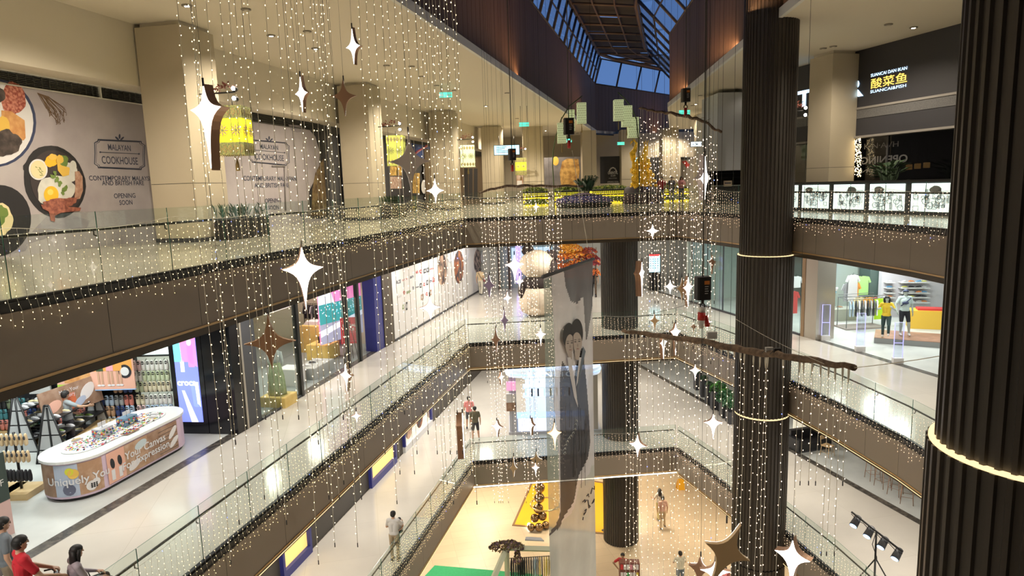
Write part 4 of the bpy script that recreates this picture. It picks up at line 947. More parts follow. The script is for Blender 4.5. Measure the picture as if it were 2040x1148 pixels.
# golden statue: crane and deer on a heap of golden flowers
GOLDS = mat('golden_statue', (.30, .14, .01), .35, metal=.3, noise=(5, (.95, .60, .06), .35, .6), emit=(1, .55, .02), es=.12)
Y = 44; g = lambda px, py, dy=0: at_y(px, py, Y + dy)
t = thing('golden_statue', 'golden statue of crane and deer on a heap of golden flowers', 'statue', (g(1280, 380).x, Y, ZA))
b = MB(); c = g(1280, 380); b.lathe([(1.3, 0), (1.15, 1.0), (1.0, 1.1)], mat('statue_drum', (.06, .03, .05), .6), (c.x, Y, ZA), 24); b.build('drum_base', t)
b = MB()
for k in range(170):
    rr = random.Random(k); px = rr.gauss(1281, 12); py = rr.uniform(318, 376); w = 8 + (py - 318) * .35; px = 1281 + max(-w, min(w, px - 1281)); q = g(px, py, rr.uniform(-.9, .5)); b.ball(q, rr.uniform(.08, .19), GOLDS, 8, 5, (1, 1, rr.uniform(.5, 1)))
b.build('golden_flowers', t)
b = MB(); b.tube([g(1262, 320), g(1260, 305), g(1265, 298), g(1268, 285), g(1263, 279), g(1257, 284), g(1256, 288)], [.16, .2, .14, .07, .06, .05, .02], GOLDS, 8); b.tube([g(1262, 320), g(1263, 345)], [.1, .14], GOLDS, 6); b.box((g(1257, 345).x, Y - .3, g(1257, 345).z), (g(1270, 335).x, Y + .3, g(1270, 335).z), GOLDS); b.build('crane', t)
b = MB(); b.tube([g(1272, 330), g(1280, 318), g(1284, 312), g(1286, 298), g(1288, 292), g(1291, 294)], [.3, .34, .22, .15, .13, .05], GOLDS, 8)
for s in (0, 5): b.tube([g(1285 + s, 293), g(1284 + s, 286), g(1287 + s, 280)], [.04, .03, .015], GOLDS, 5); b.tube([g(1284 + s, 287), g(1281 + s, 282)], [.025, .012], GOLDS, 5)
b.build('deer', t)
b = MB()
for (px, py) in ((1266, 357), (1276, 350), (1270, 366), (1290, 357)):
    q = g(px, py, -.9); b.tube([q + V((.24 * math.cos(a), 0, .24 * math.sin(a))) for a in [k * .524 for k in range(13)]], .035, GOLDS, 5)
    for a in (0, .8, 1.57, 2.35): b.tube([q - V((.22 * math.cos(a), 0, .22 * math.sin(a))), q + V((.22 * math.cos(a), 0, .22 * math.sin(a)))], .02, GOLDS, 4)
b.build('wheel_ornament', t)
# ================= top gallery, right side =================
def RXA(y, o=0): return 21.2 - .262 * y - o
FR = frame((RXA(30), 30, ZA), UR)            # shop wall plane facing the void
NAVYP = mat('restaurant_fascia_panel', (.045, .045, .055), .5); b = MB(FR)
b.box((-3, 2.85, -.3), (30, 6.15, .25), NAVYP); b.box((-3, 3.9, .25), (30, 3.98, .3), mat('fascia_reveal', (.32, .30, .28), .5)); b.box((-3, 3.55, .25), (30, 3.9, .27), mat('fascia_mesh', (.10, .10, .11), .4, noise=(60, (.2, .2, .2), .4, .6))); b.box((-3, 2.8, -.3), (30, 2.88, .35), mat('fascia_reveal', (.32, .30, .28), .5)); b.build('wall_right', kind='structure')
b = MB(FR); b.box((-3, 0, -4.5), (30, 4, -4.2), CHAR); b.box((-3, 0, -4.2), (-2.8, 3, 0), CHAR); b.build('wall_right', kind='structure')
t = thing('restaurant_window', 'dark restaurant window with ghosted letters and hanging amber lamps', 'shop window', FR.to_translation())
b = MB(FR); b.box((-3, .9, -.03), (12, 2.8, 0), glass_mat('dark_window', (.30, .31, .34), .9)); b.build('window_pane', t)
b = MB(FR); b.box((-3, .75, -.08), (12, .92, .06), CHAR)
for k in (-3, .3, 4.2, 8): b.box((k - .04, .9, -.05), (k + .04, 2.8, .04), CHAR)
b.build('window_frame', t)
b = MB(FR); GH = mat('ghost_letters', (.12, .12, .13), .5)
ftext(b, FR, 'K·N·AVH', (1722, 297), (1790, 292), GH, hpx=11, mir=False); ftext(b, FR, 'OPENING', (1716, 328), (1808, 322), GH, hpx=15, wt=.02, mir=True); ftext(b, FR, 'SOON', (1716, 346), (1770, 342), GH, hpx=8, mir=True); b.build('lettering', t)
AMB = mat('amber_lamp_shade', (.45, .25, .06), .5, emit=(1, .5, .12), es=.6)
for i, (px, py) in enumerate(((1766, 330), (1828, 330), (1846, 328), (1811, 332))):
    q = at_pl(px, py, FR.to_translation() - FR.col[2].xyz * 1.2, FR.col[2].xyz); tt = thing('pendant_lamp', ['amber pendant lamp over the potted palm', 'amber pendant lamp second from the great column', 'amber pendant lamp closest to the great column', 'dim amber pendant lamp between the other three'][i], 'lamp', q, group='amber pendant lamps in the restaurant')
    b = MB(); b.cyl(q - V((0, 0, .12)), .11, .2, AMB, 12); b.build('lamp_shade', tt); b = MB(); b.tube([q + V((0, 0, .1)), q + V((0, 0, .9))], .012, BLACK, 4); b.build('cord', tt)
# illuminated sign on the fascia
SIGW = emis('sign_white_blue', (.50, .75, 1), 3.5); SIGY = emis('sign_amber', (1, .62, .10), 2.6)
FS = frame(FR.to_translation() + FR.col[2].xyz * .26, UR)
t = thing('restaurant_sign', 'glowing white and amber pickled fish restaurant sign on the dark fascia', 'sign', FS.to_translation())
b = MB(FS); ftext(b, FS, 'SUANCAI DAN IKAN', (1735, 153), (1807, 139), SIGW, hpx=6.5); b.build('upper_letters', t); b = MB(FS); ftext(b, FS, 'SUANCAI&FISH', (1734, 186), (1805, 173), SIGW, hpx=6); b.build('lower_letters', t)
b = MB(FS); ftext(b, FS, '酸菜鱼', (1735, 174), (1807, 164), SIGY, hpx=16); b.build('large_characters', t)
b = MB(FS); ftext(b, FS, 'TAIER', (1588, 213), (1720, 190), SIGW, hpx=33, wt=.03); b.build('large_letters', t)
# square column in front of it
q = at_z(1660, 116, CEIL); sqcol(13.8, 27.2, 1.2, 1.3, u=V((-.2535, .9673, 0)))
p = at_y(1600, 222, 26.0); bracket('branch bracket with glaring spotlights between the ribbed column and the restaurant sign', p.x, 26.0, p.z, L=.5)
# lit counter with line drawings
t = thing('lit_counter', 'long counter with backlit panels of black line drawings in front of the restaurant', 'counter', (12.4, 26, ZA))
FL = frame((19.0 - .262 * 28, 28, ZA), UR); b = MB(FL); b.box((-3.5, 0, -.35), (9, 1.12, -.02), CHAR); b.box((-3.5, 1.08, -.4), (9, 1.14, .04), BLACK); b.build('counter_body', t)
PLIT = mat('backlit_panel', (.75, .78, .76), .5, emit=(.85, .95, .9), es=1.1); TUBE = emis('panel_edge_tube', (.9, 1, .98), 3.5)
rnd = random.Random(8)
for k in range(6):
    u0 = -2.9 + k * 1.78; b = MB(FL); b.box((u0, .12, -.02), (u0 + 1.5, 1.02, 0), PLIT); o = b.build('backlit_panel', t)
    b = MB(FL); b.box((u0, .12, 0), (u0 + .03, 1.02, .012), TUBE); b.box((u0, .99, 0), (u0 + 1.5, 1.02, .012), TUBE); b.build('edge_light', o)
    b = MB(FL)
    for q in range(26):
        a, c, r = u0 + rnd.uniform(.15, 1.35), rnd.uniform(.2, .72), rnd.uniform(.05, .16)
        if q % 3 == 0: b.tube([(a + r * math.cos(s), c + r * .8 * math.sin(s), .006) for s in [j * .63 for j in range(11)]], .008, P_BLK, 3, M=FL)
        elif q % 3 == 1: b.tube([(a - r, c - r, .006), (a + r, c - r, .006), (a + r, c + r * .6, .006), (a - r, c + r * .6, .006), (a - r, c - r, .006)], .007, P_BLK, 3, M=FL)
        else:
            for j in range(4): b.box((a + j * .03, c - r, .002), (a + j * .03 + .012, c + r, .007), P_BLK)
    b.ell(u0 + .4 + .5 * (k % 2), .82, .22, .12, .002, .006, mat('drawing_grey', (.2, .2, .21), .6), 14, wob=.06, seed=k, M=FL)
    b.build('line_drawing', o)
# white column block and dark kiosk behind the bowed branch
a, c = at_y(1428, 340, 37), at_y(1480, 180, 37); WBLU = mat('cool_white_paint', (.62, .66, .74), .8); b = MB(); b.box((a.x, 37, a.z), (c.x + 2.5, 40, CEIL - .2), WBLU); b.build('wall_kiosk', kind='structure')
a2 = at_y(1450, 300, 41); b = MB(); b.box((at_y(1412, 300, 45).x, 46, ZA + 2.4), (at_y(1430, 300, 45).x, 48, CEIL - .3), WBLU); b.build('wall_kiosk', kind='structure')
t = thing('drinks_counter', 'dark drinks counter with shelves and menu card under the white block', 'counter', (a.x, 37, ZA))
b = MB(); b.box((a.x, 37.2, ZA), (c.x + 2.4, 37.8, ZA + 1.0), BLACK); b.box((a.x, 37.1, ZA + 1.0), (c.x + 2.4, 38, ZA + 1.05), mat('steel_counter_top', (.45, .5, .52), .3, metal=.6)); b.build('counter_body', t)
b = MB(); b.box((a.x, 39, ZA), (c.x + 2.4, 39.4, a.z), mat('kiosk_dark_back', (.03, .028, .026), .6))
for k in range(4): b.box((a.x + .1, 38.6, ZA + 1.2 + .25 * k), (c.x + 2, 39, ZA + 1.23 + .25 * k), CHAR)
b.build('back_shelves', t); b = MB(); q = at_y(1450, 366, 37); b.box((q.x - .22, 37.0, q.z - .15), (q.x + .22, 37.03, q.z + .16), mat('menu_card', (.6, .5, .4), .6)); b.box((q.x - .17, 36.99, q.z + .0), (q.x + .17, 37.0, q.z + .06), P_INK); b.build('menu_card', t)
# potted palm and bushes in front of the restaurant
def potplant(label, px, py, pxt, yb, z, h, n, col, seed, group=None, pot=.28, spread=.5):
    c = at_y(px, py, yb); t = thing('potted_plant', label, 'plant', (c.x, yb, z), group=group)
    b = MB(); b.lathe([(pot * .7, 0), (pot, .45), (pot * 1.02, .5), (pot * .85, .5)], CHAR, (c.x, yb, z), 14); b.build('pot', t)
    b = MB(); rr = random.Random(seed)
    for k in range(n):
        a = rr.uniform(0, 6.28); e = rr.uniform(.3, 1) * spread; hh = h * rr.uniform(.6, 1); p0 = V((c.x, yb, z + .5)); p1 = p0 + V((e * .5 * math.cos(a), e * .5 * math.sin(a), hh * .7)); p2 = p0 + V((e * math.cos(a), e * math.sin(a), hh * .85)); s = V((-math.sin(a), math.cos(a), 0)) * .09
        b.tube([p0, p1], .008, col, 3); b.add([p1, p1.lerp(p2, .5) + s, p2 - V((0, 0, .08)), p1.lerp(p2, .5) - s], [(0, 1, 2, 3)], col)
    b.build('foliage', t); return t
LEAFD = mat('glossy_leaf_dark', (.05, .09, .045), .45)
potplant('tall potted palm in a black pot before the restaurant window', 1768, 400, 0, 24.0, ZA, 1.7, 60, LEAFD, 1, pot=.3, spread=.9)
b = MB(); c = at_y(1815, 380, 24.5)
for k in range(3): leaves(b, (c.x - .9 + .8 * k, 24.6, ZA + .75), 300, .5, .3, .35, (mat('black_leaf', (.015, .02, .015), .5),), .1, k)
b.box((c.x - 1.5, 24.4, ZA), (c.x + 1.4, 24.8, ZA + .75), CHAR); tag(b.build('hedge_planter'), 'low dark hedge in a trough beside the great column', 'planter')
b = MB(); rr = random.Random(3)
for k in range(160):
    px, py = rr.uniform(1703, 1716), rr.uniform(276, 352); q = at_pl(px, py, FR.to_translation() + FR.col[2].xyz * .3, FR.col[2].xyz); b.octa(q, .014, BW)
tag(b.build('amber_light_drop', kind='stuff'), 'strip of amber fairy lights beside the square column', 'string lights')
# ================= middle gallery, left: shoe shop =================
ST_ = lambda y: -11.97 + .2235 * y
FB = frame((ST_(20), 20, ZB), U)                  # left shop line
SHW = frame((-9.75, 18.75, ZB), (1, 0, 0))         # shoe wall faces the eye
DARKW = mat('shoe_wall_dark', (.03, .03, .035), .6); LITW = mat('shoe_wall_backlit', (.75, .80, .70), .6, emit=(.9, 1, .85), es=.35)
t = thing('shoe_wall', 'tall display wall full of hanging clog pairs, beside the black screen pillar', 'display wall', (-9.75, 18.9, ZB))
b = MB(SHW); b.box((-8, 0, -.2), (0, 4.1, -.12), DARKW); b.build('back_panel', t)
b = MB(SHW); b.box((-1.1, .1, -.12), (-.02, 4.0, -.10), LITW); b.build('backlit_panel', t)
b = MB(SHW)
for x in (-8, -6.2, -3.6, -1.1, 0): b.box((x - .025, 0, -.12), (x + .025, 4.1, .04), BLACK)
b.box((-3.6, 1.2, -.1), (0, 1.24, .05), BLACK); b.box((-1.1, 2.24, -.1), (0, 2.28, .05), BLACK); b.build('uprights', t)
WOODL = mat('pale_wood_plinth', (.62, .43, .20), .5, noise=(3, (.70, .52, .28), .4, .7))
b = MB(SHW); b.box((-8, 0, -.1), (0, .22, .5), WOODL); b.build('wood_plinth', t)
LB = mat('shop_light_box', (.7, .8, .75), .5, emit=(.80, 1, .92), es=1.8); b = MB(SHW); b.box((-1.08, 2.3, -.1), (-.02, 2.62, .05), LB); b.build('light_box', t)
CLOG = {}
def clog(col, name):
    """a pair of clogs hanging side by side, toes down"""
    m = mat('foam_' + name, col, .55); hole = mat('foam_shadow', (.03, .03, .03), .8)
    b = MB()
    for s in (-.052, .052):
        b.lathe([(.028, -.125), (.044, -.10), (.05, -.04), (.046, .03), (.042, .08), (.03, .11)], m, (s, -.055, 0), 10, sy=.75)
        b.ball((s, -.088, .055), .032, hole, 8, 5, (.95, .35, 1.25))
        b.tube([(s - .04, -.06, .03), (s - .035, -.10, .055), (s + .035, -.10, .055), (s + .04, -.06, .03)], .007, m, 4)
    b.tube([(0, -.01, .13), (0, -.06, .10)], .008, BLACK, 4)
    return b
CC = {'white': (.78, .78, .74), 'cream': (.72, .66, .48), 'pale_pink': (.70, .50, .50), 'pale_green': (.55, .62, .42), 'sky_blue': (.42, .55, .72), 'tan': (.45, .28, .17), 'coral': (.62, .22, .18), 'grey': (.33, .36, .38), 'navy': (.03, .06, .20), 'black': (.02, .02, .022), 'olive': (.16, .20, .12), 'teal': (.06, .22, .25)}
GRID = ['bright', 'mid', 'dark', 'dark']
rr = random.Random(4); rows_ = [2.03, 1.72, 1.41, 1.03, .72, .41]; xs = [-.16 - .26 * i for i in range(4)] + [-1.27 - .28 * i for i in range(23)]
pal = lambda i, j: (('white', 'pale_green', 'cream', 'white', 'sky_blue', 'white', 'cream', 'sky_blue')[j] if i < 3 else ('white', 'pale_green', 'cream', 'pale_pink')[(i + j) % 4]) if i < 4 else (('coral', 'sky_blue', 'tan', 'grey', 'navy')[(i * 3 + j) % 5] if i < 9 else ('navy', 'black', 'olive', 'teal', 'black', 'coral')[(i * 5 + j * 2) % 6])
base = {}; RW = ['top', 'second', 'third', 'fourth', 'fifth', 'bottom']
for j, h in enumerate(rows_):
    for i, x in enumerate(xs):
        if j < 3 and i > 5: continue
        c = pal(i, j); loc = (-9.75 + x, 18.75 - .12, ZB + h)
        lab = f'{c.replace("_", " ")} clog pair, {RW[j]} row of the shoe wall, {ORD[i]} column from the black pillar'
        if c not in base:
            o = clog(CC[c], c).build('clog_pair'); o.location = loc; o.scale = (1.32,) * 3; tag(o, lab, 'shoes', 'clog pairs hanging on the shoe wall'); base[c] = o
        else:
            o = base[c].copy(); COL.objects.link(o); o.location = loc; o['label'] = lab
# black screen pillar
FP = frame((-9.72, 18.5, ZB), (1, -.12, 0))
t = thing('screen_pillar', 'glossy black shop pillar with a tall glowing advertising screen', 'pillar', (-9.72, 18.5, ZB))
b = MB(FP); b.box((0, 0, -1.0), (.98, 4.15, 0), BLACKG); b.box((1.0, 0, -1.0), (1.72, 4.15, .0), BLACKG); b.build('pillar_body', t)
SCRP = mat('advert_blue_lit', (.2, .25, .8), .4, emit=(.22, .28, .95), es=1.0); SCP2 = mat('advert_pink_lit', (.8, .3, .6), .4, emit=(1, .25, .55), es=1); SCP3 = mat('advert_white_lit', (.8, .8, .9), .4, emit=(.8, .84, 1), es=.85); SCP4 = mat('advert_denim_lit', (.3, .4, .8), .4, emit=(.3, .4, .9), es=.7); SCP5 = mat('advert_cyan_lit', (.2, .7, .8), .4, emit=(.2, .75, .95), es=1)
b = MB(FP); b.box((.16, .36, 0), (.84, 2.9, .02), SCRP); o = b.build('screen', t)
b = MB(FP); q = lambda *P: [(.16 + .68 * x, .36 + 2.45 * y) for x, y in P]
for P, m in ((((.0, .72), (.35, .72), (.3, 1.0), (0, 1.0)), SCP5), (((.3, .72), (.62, .72), (.6, 1), (.3, 1)), SCP2), (((.62, .72), (1, .66), (1, 1), (.62, 1)), SCP2), (((.2, .38), (.32, .38), (.8, .0), (.5, .0)), SCP3), (((.62, .5), (.8, .5), (.84, .2), (.66, .2)), SCP4), (((.8, .48), (.95, .48), (.98, .18), (.84, .22)), SCP3), (((.6, .95), (.85, .95), (.88, .66), (.62, .66)), SCP2), (((.25, .6), (.42, .6), (.42, .74), (.25, .74)), SCP3)):
    b.prism(q(*P), .021, .024, m, M=FP)
b.ell(.16 + .68 * .72, .36 + 2.45 * .95, .07, .1, .025, .028, SCP3, 14, M=FP)
b.ell(.16 + .68 * .8, .36 + 2.45 * .2, .09, .05, .025, .028, SCP4, 12, M=FP)
b.build('advert_picture', o)
b = MB(FP); b.text('crocs', .46, 1.44, .25, emis('advert_letters', (1, 1, 1), 3), z=.03, depth=0, wt=.02); b.build('lettering', o)
# hanging picture above the shelves
t = thing('hanging_poster', 'wide poster of friends beside an orange car hanging over the dark clogs', 'poster', (-11.4, 18.3, ZB + 3)); _p = at_y(116, 779, 18.25); MP_ = frame(_p, (1, 0, 0)) @ Matrix.Scale(.70, 4)
P_ORC = mat('print_orange_car', (.75, .35, .08), .5); P_SKY = PR('print_sky', (.55, .65, .7)); P_SAL = PR('print_salmon', (.75, .42, .32))
b = MB(MP_); b.box((0, 0, -.05), (3.1, 2.0, 0), P_SAL); b.box((0, -.04, -.06), (3.1, .0, .01), mat('poster_edge_blue', (.3, .5, .8), .5)); b.build('panel', t)
b = MB(MP_); b.box((1.4, .75, .002), (3.05, 1.5, .006), P_ORC); b.ell(2.75, .72, .26, .28, .007, .012, P_BLK, 20); b.ell(2.75, .72, .17, .18, .012, .016, P_LT, 20); b.box((0, .0, .002), (1.35, .25, .008), mat('print_lime', (.4, .6, .08), .5)); b.box((.3, .3, .003), (1.35, 1.2, .007), P_TOAST)
for x, m in ((1.75, LEAFD), (2.15, PR('print_rose', (.75, .35, .42))), (2.5, P_ORC)):
    b.box((x - .14, .75, .01), (x + .14, 1.7, .014), m); 
    for s in (-.07, .07): b.box((x + s - .04, .2, .01), (x + s + .04, .76, .014), mat('print_skin', (.55, .33, .22), .5)); b.ell(x + s, .17, .08, .04, .014, .018, P_WHT, 10, M=MP_)
b.build('picture', t)
b = MB(MP_); b.text('ate', 2.2, 1.25, .38, P_WHT, z=.02, depth=0, wt=.02); b.build('lettering', t)
# round ended counter
def stadium(hl, hw, n=14):
    P = [(hl + hw * math.cos(a), hw * math.sin(a)) for a in [-math.pi / 2 + math.pi * k / n for k in range(n + 1)]]
    return P + [(-x, -y) for x, y in P]
cc = V((-9.95, 16.1, ZB)); FCN = Matrix.Translation(cc) @ Matrix.Rotation(math.atan2(U.y, U.x), 4, 'Z')
t = thing('charm_counter', 'long round-ended white counter wrapped with pictures of decorated clogs', 'counter', cc)
PKW = mat('counter_pink_wrap', (.62, .48, .60), .5); WTOP = mat('counter_white_top', (.80, .82, .82), .3)
b = MB(FCN); b.prism(stadium(1.15, .66), 0, .09, BLACK); b.build('plinth', t)
b = MB(FCN); b.prism(stadium(1.18, .72), .09, .92, PKW); b.build('counter_body', t)
b = MB(FCN); b.prism(stadium(1.2, .75), .92, .98, WTOP); b.build('counter_top', t)
b = MB(FCN); b.prism([(x * 1.0, y * .8) for x, y in stadium(1.0, .5)], .985, 1.0, mat('charm_tray_white', (.72, .76, .75), .5)); b.build('tray', t)
# wrap pictures on the long front and the near round end
FW = FCN @ Matrix.Translation((0, -.73, 0)) @ Matrix.Rotation(R(90), 4, 'X')
P_TAN = mat('print_tan_wood', (.42, .25, .15), .5, noise=(5, (.55, .38, .27), .4, .7)); P_BROWN = mat('print_walnut', (.28, .16, .10), .5, noise=(4, (.42, .28, .2), .4, .7)); P_PLANK = mat('print_planks', (.40, .36, .34), .5); P_CLOGW = PR('print_clog_white', (.78, .76, .76)); P_BLUEG = PR('print_blue_grey', (.45, .52, .66))
b = MB(FW)
for x0, x1, m in ((-1.15, -.62, P_SAL), (-.62, .12, P_TAN), (.12, 1.18, P_BROWN)): b.box((x0, .14, 0), (x1, .88, .006), m)
for x in (-1.0, -.78): b.box((x - .05, .2, .007), (x + .05, .45, .01), P_WHT); b.ell(x, .6, .06, .13, .007, .012, P_BLK, 14, .15)
for k in range(7): b.box((.5, .2 + k * .095, .007), (1.16, .21 + k * .095, .009), P_BLK)
for cx, cy, r in ((1.0, .62, .75), (1.02, .36, .6)): b.ell(cx, cy, .2, .075, .009, .014, P_CLOGW, 20, r, M=FW)
b.ell(-.1, .72, .2, .1, .007, .011, P_SKY, 14, .2, M=FW); b.ell(-.35, .3, .2, .09, .007, .011, P_CLOGW, 18, .35, M=FW)
b.build('wrap_picture', t)
b = MB(FW); b.text('Your Canvas', .05, .52, .26, P_WHT, z=.018, depth=0, wt=.015); b.text('For Expression', .05, .30, .26, P_WHT, z=.018, depth=0, wt=.015); b.build('slogan_lettering', t)
b = MB(); n = 16
def endp(a, z, r=.727): return FCN @ V((-1.18 - r * math.sin(a), -r * math.cos(a), z))
def wrap(b, a0, a1, z0, z1, m, r):
    k = 8
    for i in range(k):
        p, q = a0 + (a1 - a0) * i / k, a0 + (a1 - a0) * (i + 1) / k
        b.add([endp(p, z0, r), endp(p, z1, r), endp(q, z1, r), endp(q, z0, r)], [(0, 1, 2, 3)], m)
wrap(b, .12, .82, .14, .88, P_TAN, .724); wrap(b, .82, 1.5, .14, .88, P_BLUEG, .724); wrap(b, 1.5, 2.6, .14, .88, P_BROWN, .724)
for a, z, s, m in ((.5, .30, .13, P_CLOGW), (.36, .36, .1, P_CLOGW), (.95, .66, .13, P_YEL), (1.05, .72, .1, mat('print_acid_yellow', (.7, .7, .05), .5)), (1.1, .3, .15, PR('print_steel', (.12, .13, .2)))):
    vs = [endp(a + s * 1.2 * math.cos(q) , z + s * .9 * math.sin(q), .732) for q in [k * .52 for k in range(12)]]
    b.add(vs, [tuple(range(12))], m)
for k in range(9):
    a, z = .36 + .07 * (k % 3), .26 + .04 * (k // 3); vs = [endp(a + .03 * math.cos(q), z + .02 * math.sin(q), .738) for q in [j * 1.05 for j in range(6)]]; b.add(vs, [tuple(range(6))], P_BLK)
b.build('end_picture', t)
b = MB()
s_ = MB(); s_.text('Uniquely You', 0, 0, .25, P_WHT, align='CENTER', wt=.015, z=0, depth=0)
vs = [endp(.82 - x * 1.35, .42 + y, .742) for x, y, z in s_.v]; b.add(vs, s_.f, P_WHT); b.build('end_lettering', t)
# things lying on the counter
rr = random.Random(9); CH = [mat('charm_%s' % n, c, .4) for n, c in (('red', (.6, .05, .06)), ('blue', (.05, .12, .45)), ('black', (.02, .02, .03)), ('white', (.75, .75, .75)), ('yellow', (.75, .55, .05)), ('green', (.06, .35, .12)), ('pink', (.7, .3, .4)))]
b = MB(FCN)
for k in range(900):
    x, y = rr.uniform(-1.35, 1.35), rr.uniform(-.42, .42)
    if abs(x) > 1.0 and (abs(x) - 1.0) ** 2 + (y * 1.1) ** 2 > .16: continue
    s = rr.uniform(.008, .017); b.box((x - s, y - s, 1.0), (x + s, y + s, 1.0 + s * .8), CH[k % 7])
tag(b.build('shoe_charms', kind='stuff'), 'hundreds of tiny coloured shoe charms spread over the counter top', 'shoe charms')
for (x, y, s, c, lab) in ((.45, .1, .2, (.14, .25, .36), 'blue charm box display on the far half of the counter'), (-.35, .08, .19, (.55, .55, .58), 'white charm box display on the near half of the counter')):
    p = FCN @ V((x, y, 1.01)); t = thing('charm_box', lab, 'display box', p); M = Matrix.Translation(p) @ Matrix.Rotation(math.atan2(U.y, U.x), 4, 'Z')
    b = MB(M); b.box((-s, -s * .7, 0), (s, s * .7, .2), mat('box_%s' % lab[:4].strip(), c, .5)); b.build('box', t); b = MB(M)
    for k in range(26): a, h = rr.uniform(-s, s), rr.uniform(.03, .17); b.ball((a, -s * .7 - .012, h), .022, CH[k % 7], 6, 4)
    for k in range(16): a, h = rr.uniform(-s * .7, s * .7), rr.uniform(.03, .17); b.ball((-s - .012, a, h), .022, CH[(k * 3) % 7], 6, 4)
    b.build('charms', t); b = MB(M); b.tube([(0, 0, .2), (0, 0, .42)], .006, BLACK, 5); b.box((-.12, -.004, .24), (.12, .004, .34), P_WHT); b.build('sign_holder', t)
p = FCN @ V((-.05, -.42, 1.0)); t = thing('charm_tray', 'small dark tray of charms at the near edge of the counter', 'tray', p); M = Matrix.Translation(p) @ Matrix.Rotation(math.atan2(U.y, U.x), 4, 'Z')
b = MB(M); b.box((-.2, -.1, 0), (.2, .1, .02), P_BROWN); b.build('tray', t); b = MB(M)
for k in range(32): b.box((-.18 + .045 * (k % 8), -.08 + .045 * (k // 8), .02), (-.15 + .045 * (k % 8), -.05 + .045 * (k // 8), .035), CH[k % 7])
b.build('charms', t)
def shoe(b, M, col, L=.28, sole=None):
    """low shoe, toe along +x"""
    m = col; so = sole or P_WHT; k = L
    b.prism([(x * k, y * k) for x, y in ((-.5, -.12), (-.5, .12), (-.1, .14), (.25, .17), (.48, .1), (.5, 0), (.45, -.12), (.2, -.17), (-.1, -.13))], 0, .1 * k, so, M=M)
    P = [((-.48, .1, .11), .05), ((-.35, .0, .2), .13), ((-.15, 0, .2), .14), (.05 and (.08, 0, .16), .15), ((.28, 0, .12), .13), ((.44, 0, .08), .07)]
    b.tube([tuple(c * k for c in q) for q, r in P], [r * k for q, r in P], m, 10, M=M)
    b.ball((-.3 * k, 0, .31 * k), .1 * k, CHAR, 8, 5, (1.2, .9, .35), M=M)
for (x, y, r, m, lab) in ((.95, -.25, .3, P_WHT, 'white shoe at the far end of the counter'), (1.15, -.1, .5, P_WHT, 'second white shoe at the far end of the counter, nearer the edge'), (-.75, .45, 1.2, P_CREAM, 'cream clog lying on the back edge of the counter')):
    p = FCN @ V((x, y, 1.0)); b = MB(); shoe(b, Matrix.Translation(p) @ Matrix.Rotation(r, 4, 'Z'), m, .24); tag(b.build('shoe'), lab, 'shoe')
# shelves with A-frame ends
def aframe(label, px, py, dy, L, levels=3):
    c = at_z(px, py, ZB); M = Matrix.Translation(c); t = thing('display_rack', label, 'display rack', c, group='A-frame display racks of the shoe shop')
    for k, yy in ((0, 0), (1, L)):
        b = MB(M); A, B, T = (-.45, yy, 0), (.45, yy, 0), (-.06, yy, 1.55); T2 = (.06, yy, 1.55)
        for p, q in ((A, T), (B, T2), (A, B), ((0, yy, 0), (0, yy, 1.5)), (T, T2)): b.tube([p, q], .03, BLACK, 4)
        b.add([A, B, T2, T], [(0, 1, 2, 3)], mat('white_rack_panel', (.6, .62, .64), .5)); b.build('end_frame', t)
    b = MB(M)
    for z in (.35, .75, 1.15)[:levels]:
        w = .42 - .24 * z; b.box((-w - .05, 0, z), (w + .05, L, z + .03), BLACK)
    b.box((-.5, .1, 0), (.5, L, .16), WOODL); b.build('shelf', t)
    rr = random.Random(px)
    return t, M
t1_, M1 = aframe('A-frame shoe rack with best seller board, next to the person in the grey T-shirt', 45, 902, 0, 1.3)
t2_, M2 = aframe('A-frame rack with a picture board, directly behind the white counter', 108, 924, 0, 1.9)
b = MB(M1); b.box((-.3, .95, 1.35), (.3, 1.0, 1.9), mat('soft_grey_board', (.55, .55, .54), .6)); b.box((-.35, .93, 1.8), (.35, 1.0, 2.05), P_BLK); b.text('Best Seller', 0, 1.88, .13, P_WHT, z=.0, depth=0, M=M1 @ Matrix.Translation((0, .925, 0)) @ Matrix.Rotation(R(90), 4, 'X')); b.build('header_board', t1_)
MPB = M2 @ Matrix.Translation((.1, .95, 1.1)) @ Matrix.Rotation(R(78), 4, 'Z') @ Matrix.Rotation(R(80), 4, 'X')
b = MB(MPB); b.box((-.95, 0, -.03), (.95, .75, 0), P_BROWN); b.box((-.3, .05, .0), (.1, .5, .006), mat('print_orange', (.6, .14, .05), .5)); b.ell(.5, .4, .3, .16, .0, .008, P_CLOGW, 16, .6); b.ell(-.6, .3, .25, .14, 0, .008, P_SAL, 16, .3); b.ell(.2, .2, .22, .1, 0, .01, P_BLUEG, 14, .4); b.text('Make Your', -.05, .55, .14, P_WHT, z=.012, depth=0); b.text('Story', -.05, .42, .14, P_WHT, z=.012, depth=0); b.build('picture_board', t2_)
k = 0
for tM, n, cols, nm in ((M1, 1.3, (P_WHT, P_CREAM, P_WHT), 'best seller rack'), (M2, 1.9, (P_CREAM, P_GRN, P_WHT), 'rack behind the counter')):
    for li, z in enumerate((.38, .78, 1.18)):
        for s in (-1, 1):
            for j in range(4):
                w = (.40 - .24 * z) * .6; b = MB(); M = tM @ Matrix.Translation((s * w, .2 + j * (n - .3) / 4, z)) @ Matrix.Rotation(R(90 - 90 * s), 4, 'Z')
                shoe(b, M, cols[(j + li) % 3] if li or nm[0] == 'r' else P_BLK, .24); k += 1
                tag(b.build('shoe'), f'{ORD[j]} shoe on the {("lower", "middle", "upper")[li]} shelf, {"pillar" if s > 0 else "left"} side of the {nm}', 'shoe', 'shoes on the A-frame racks')
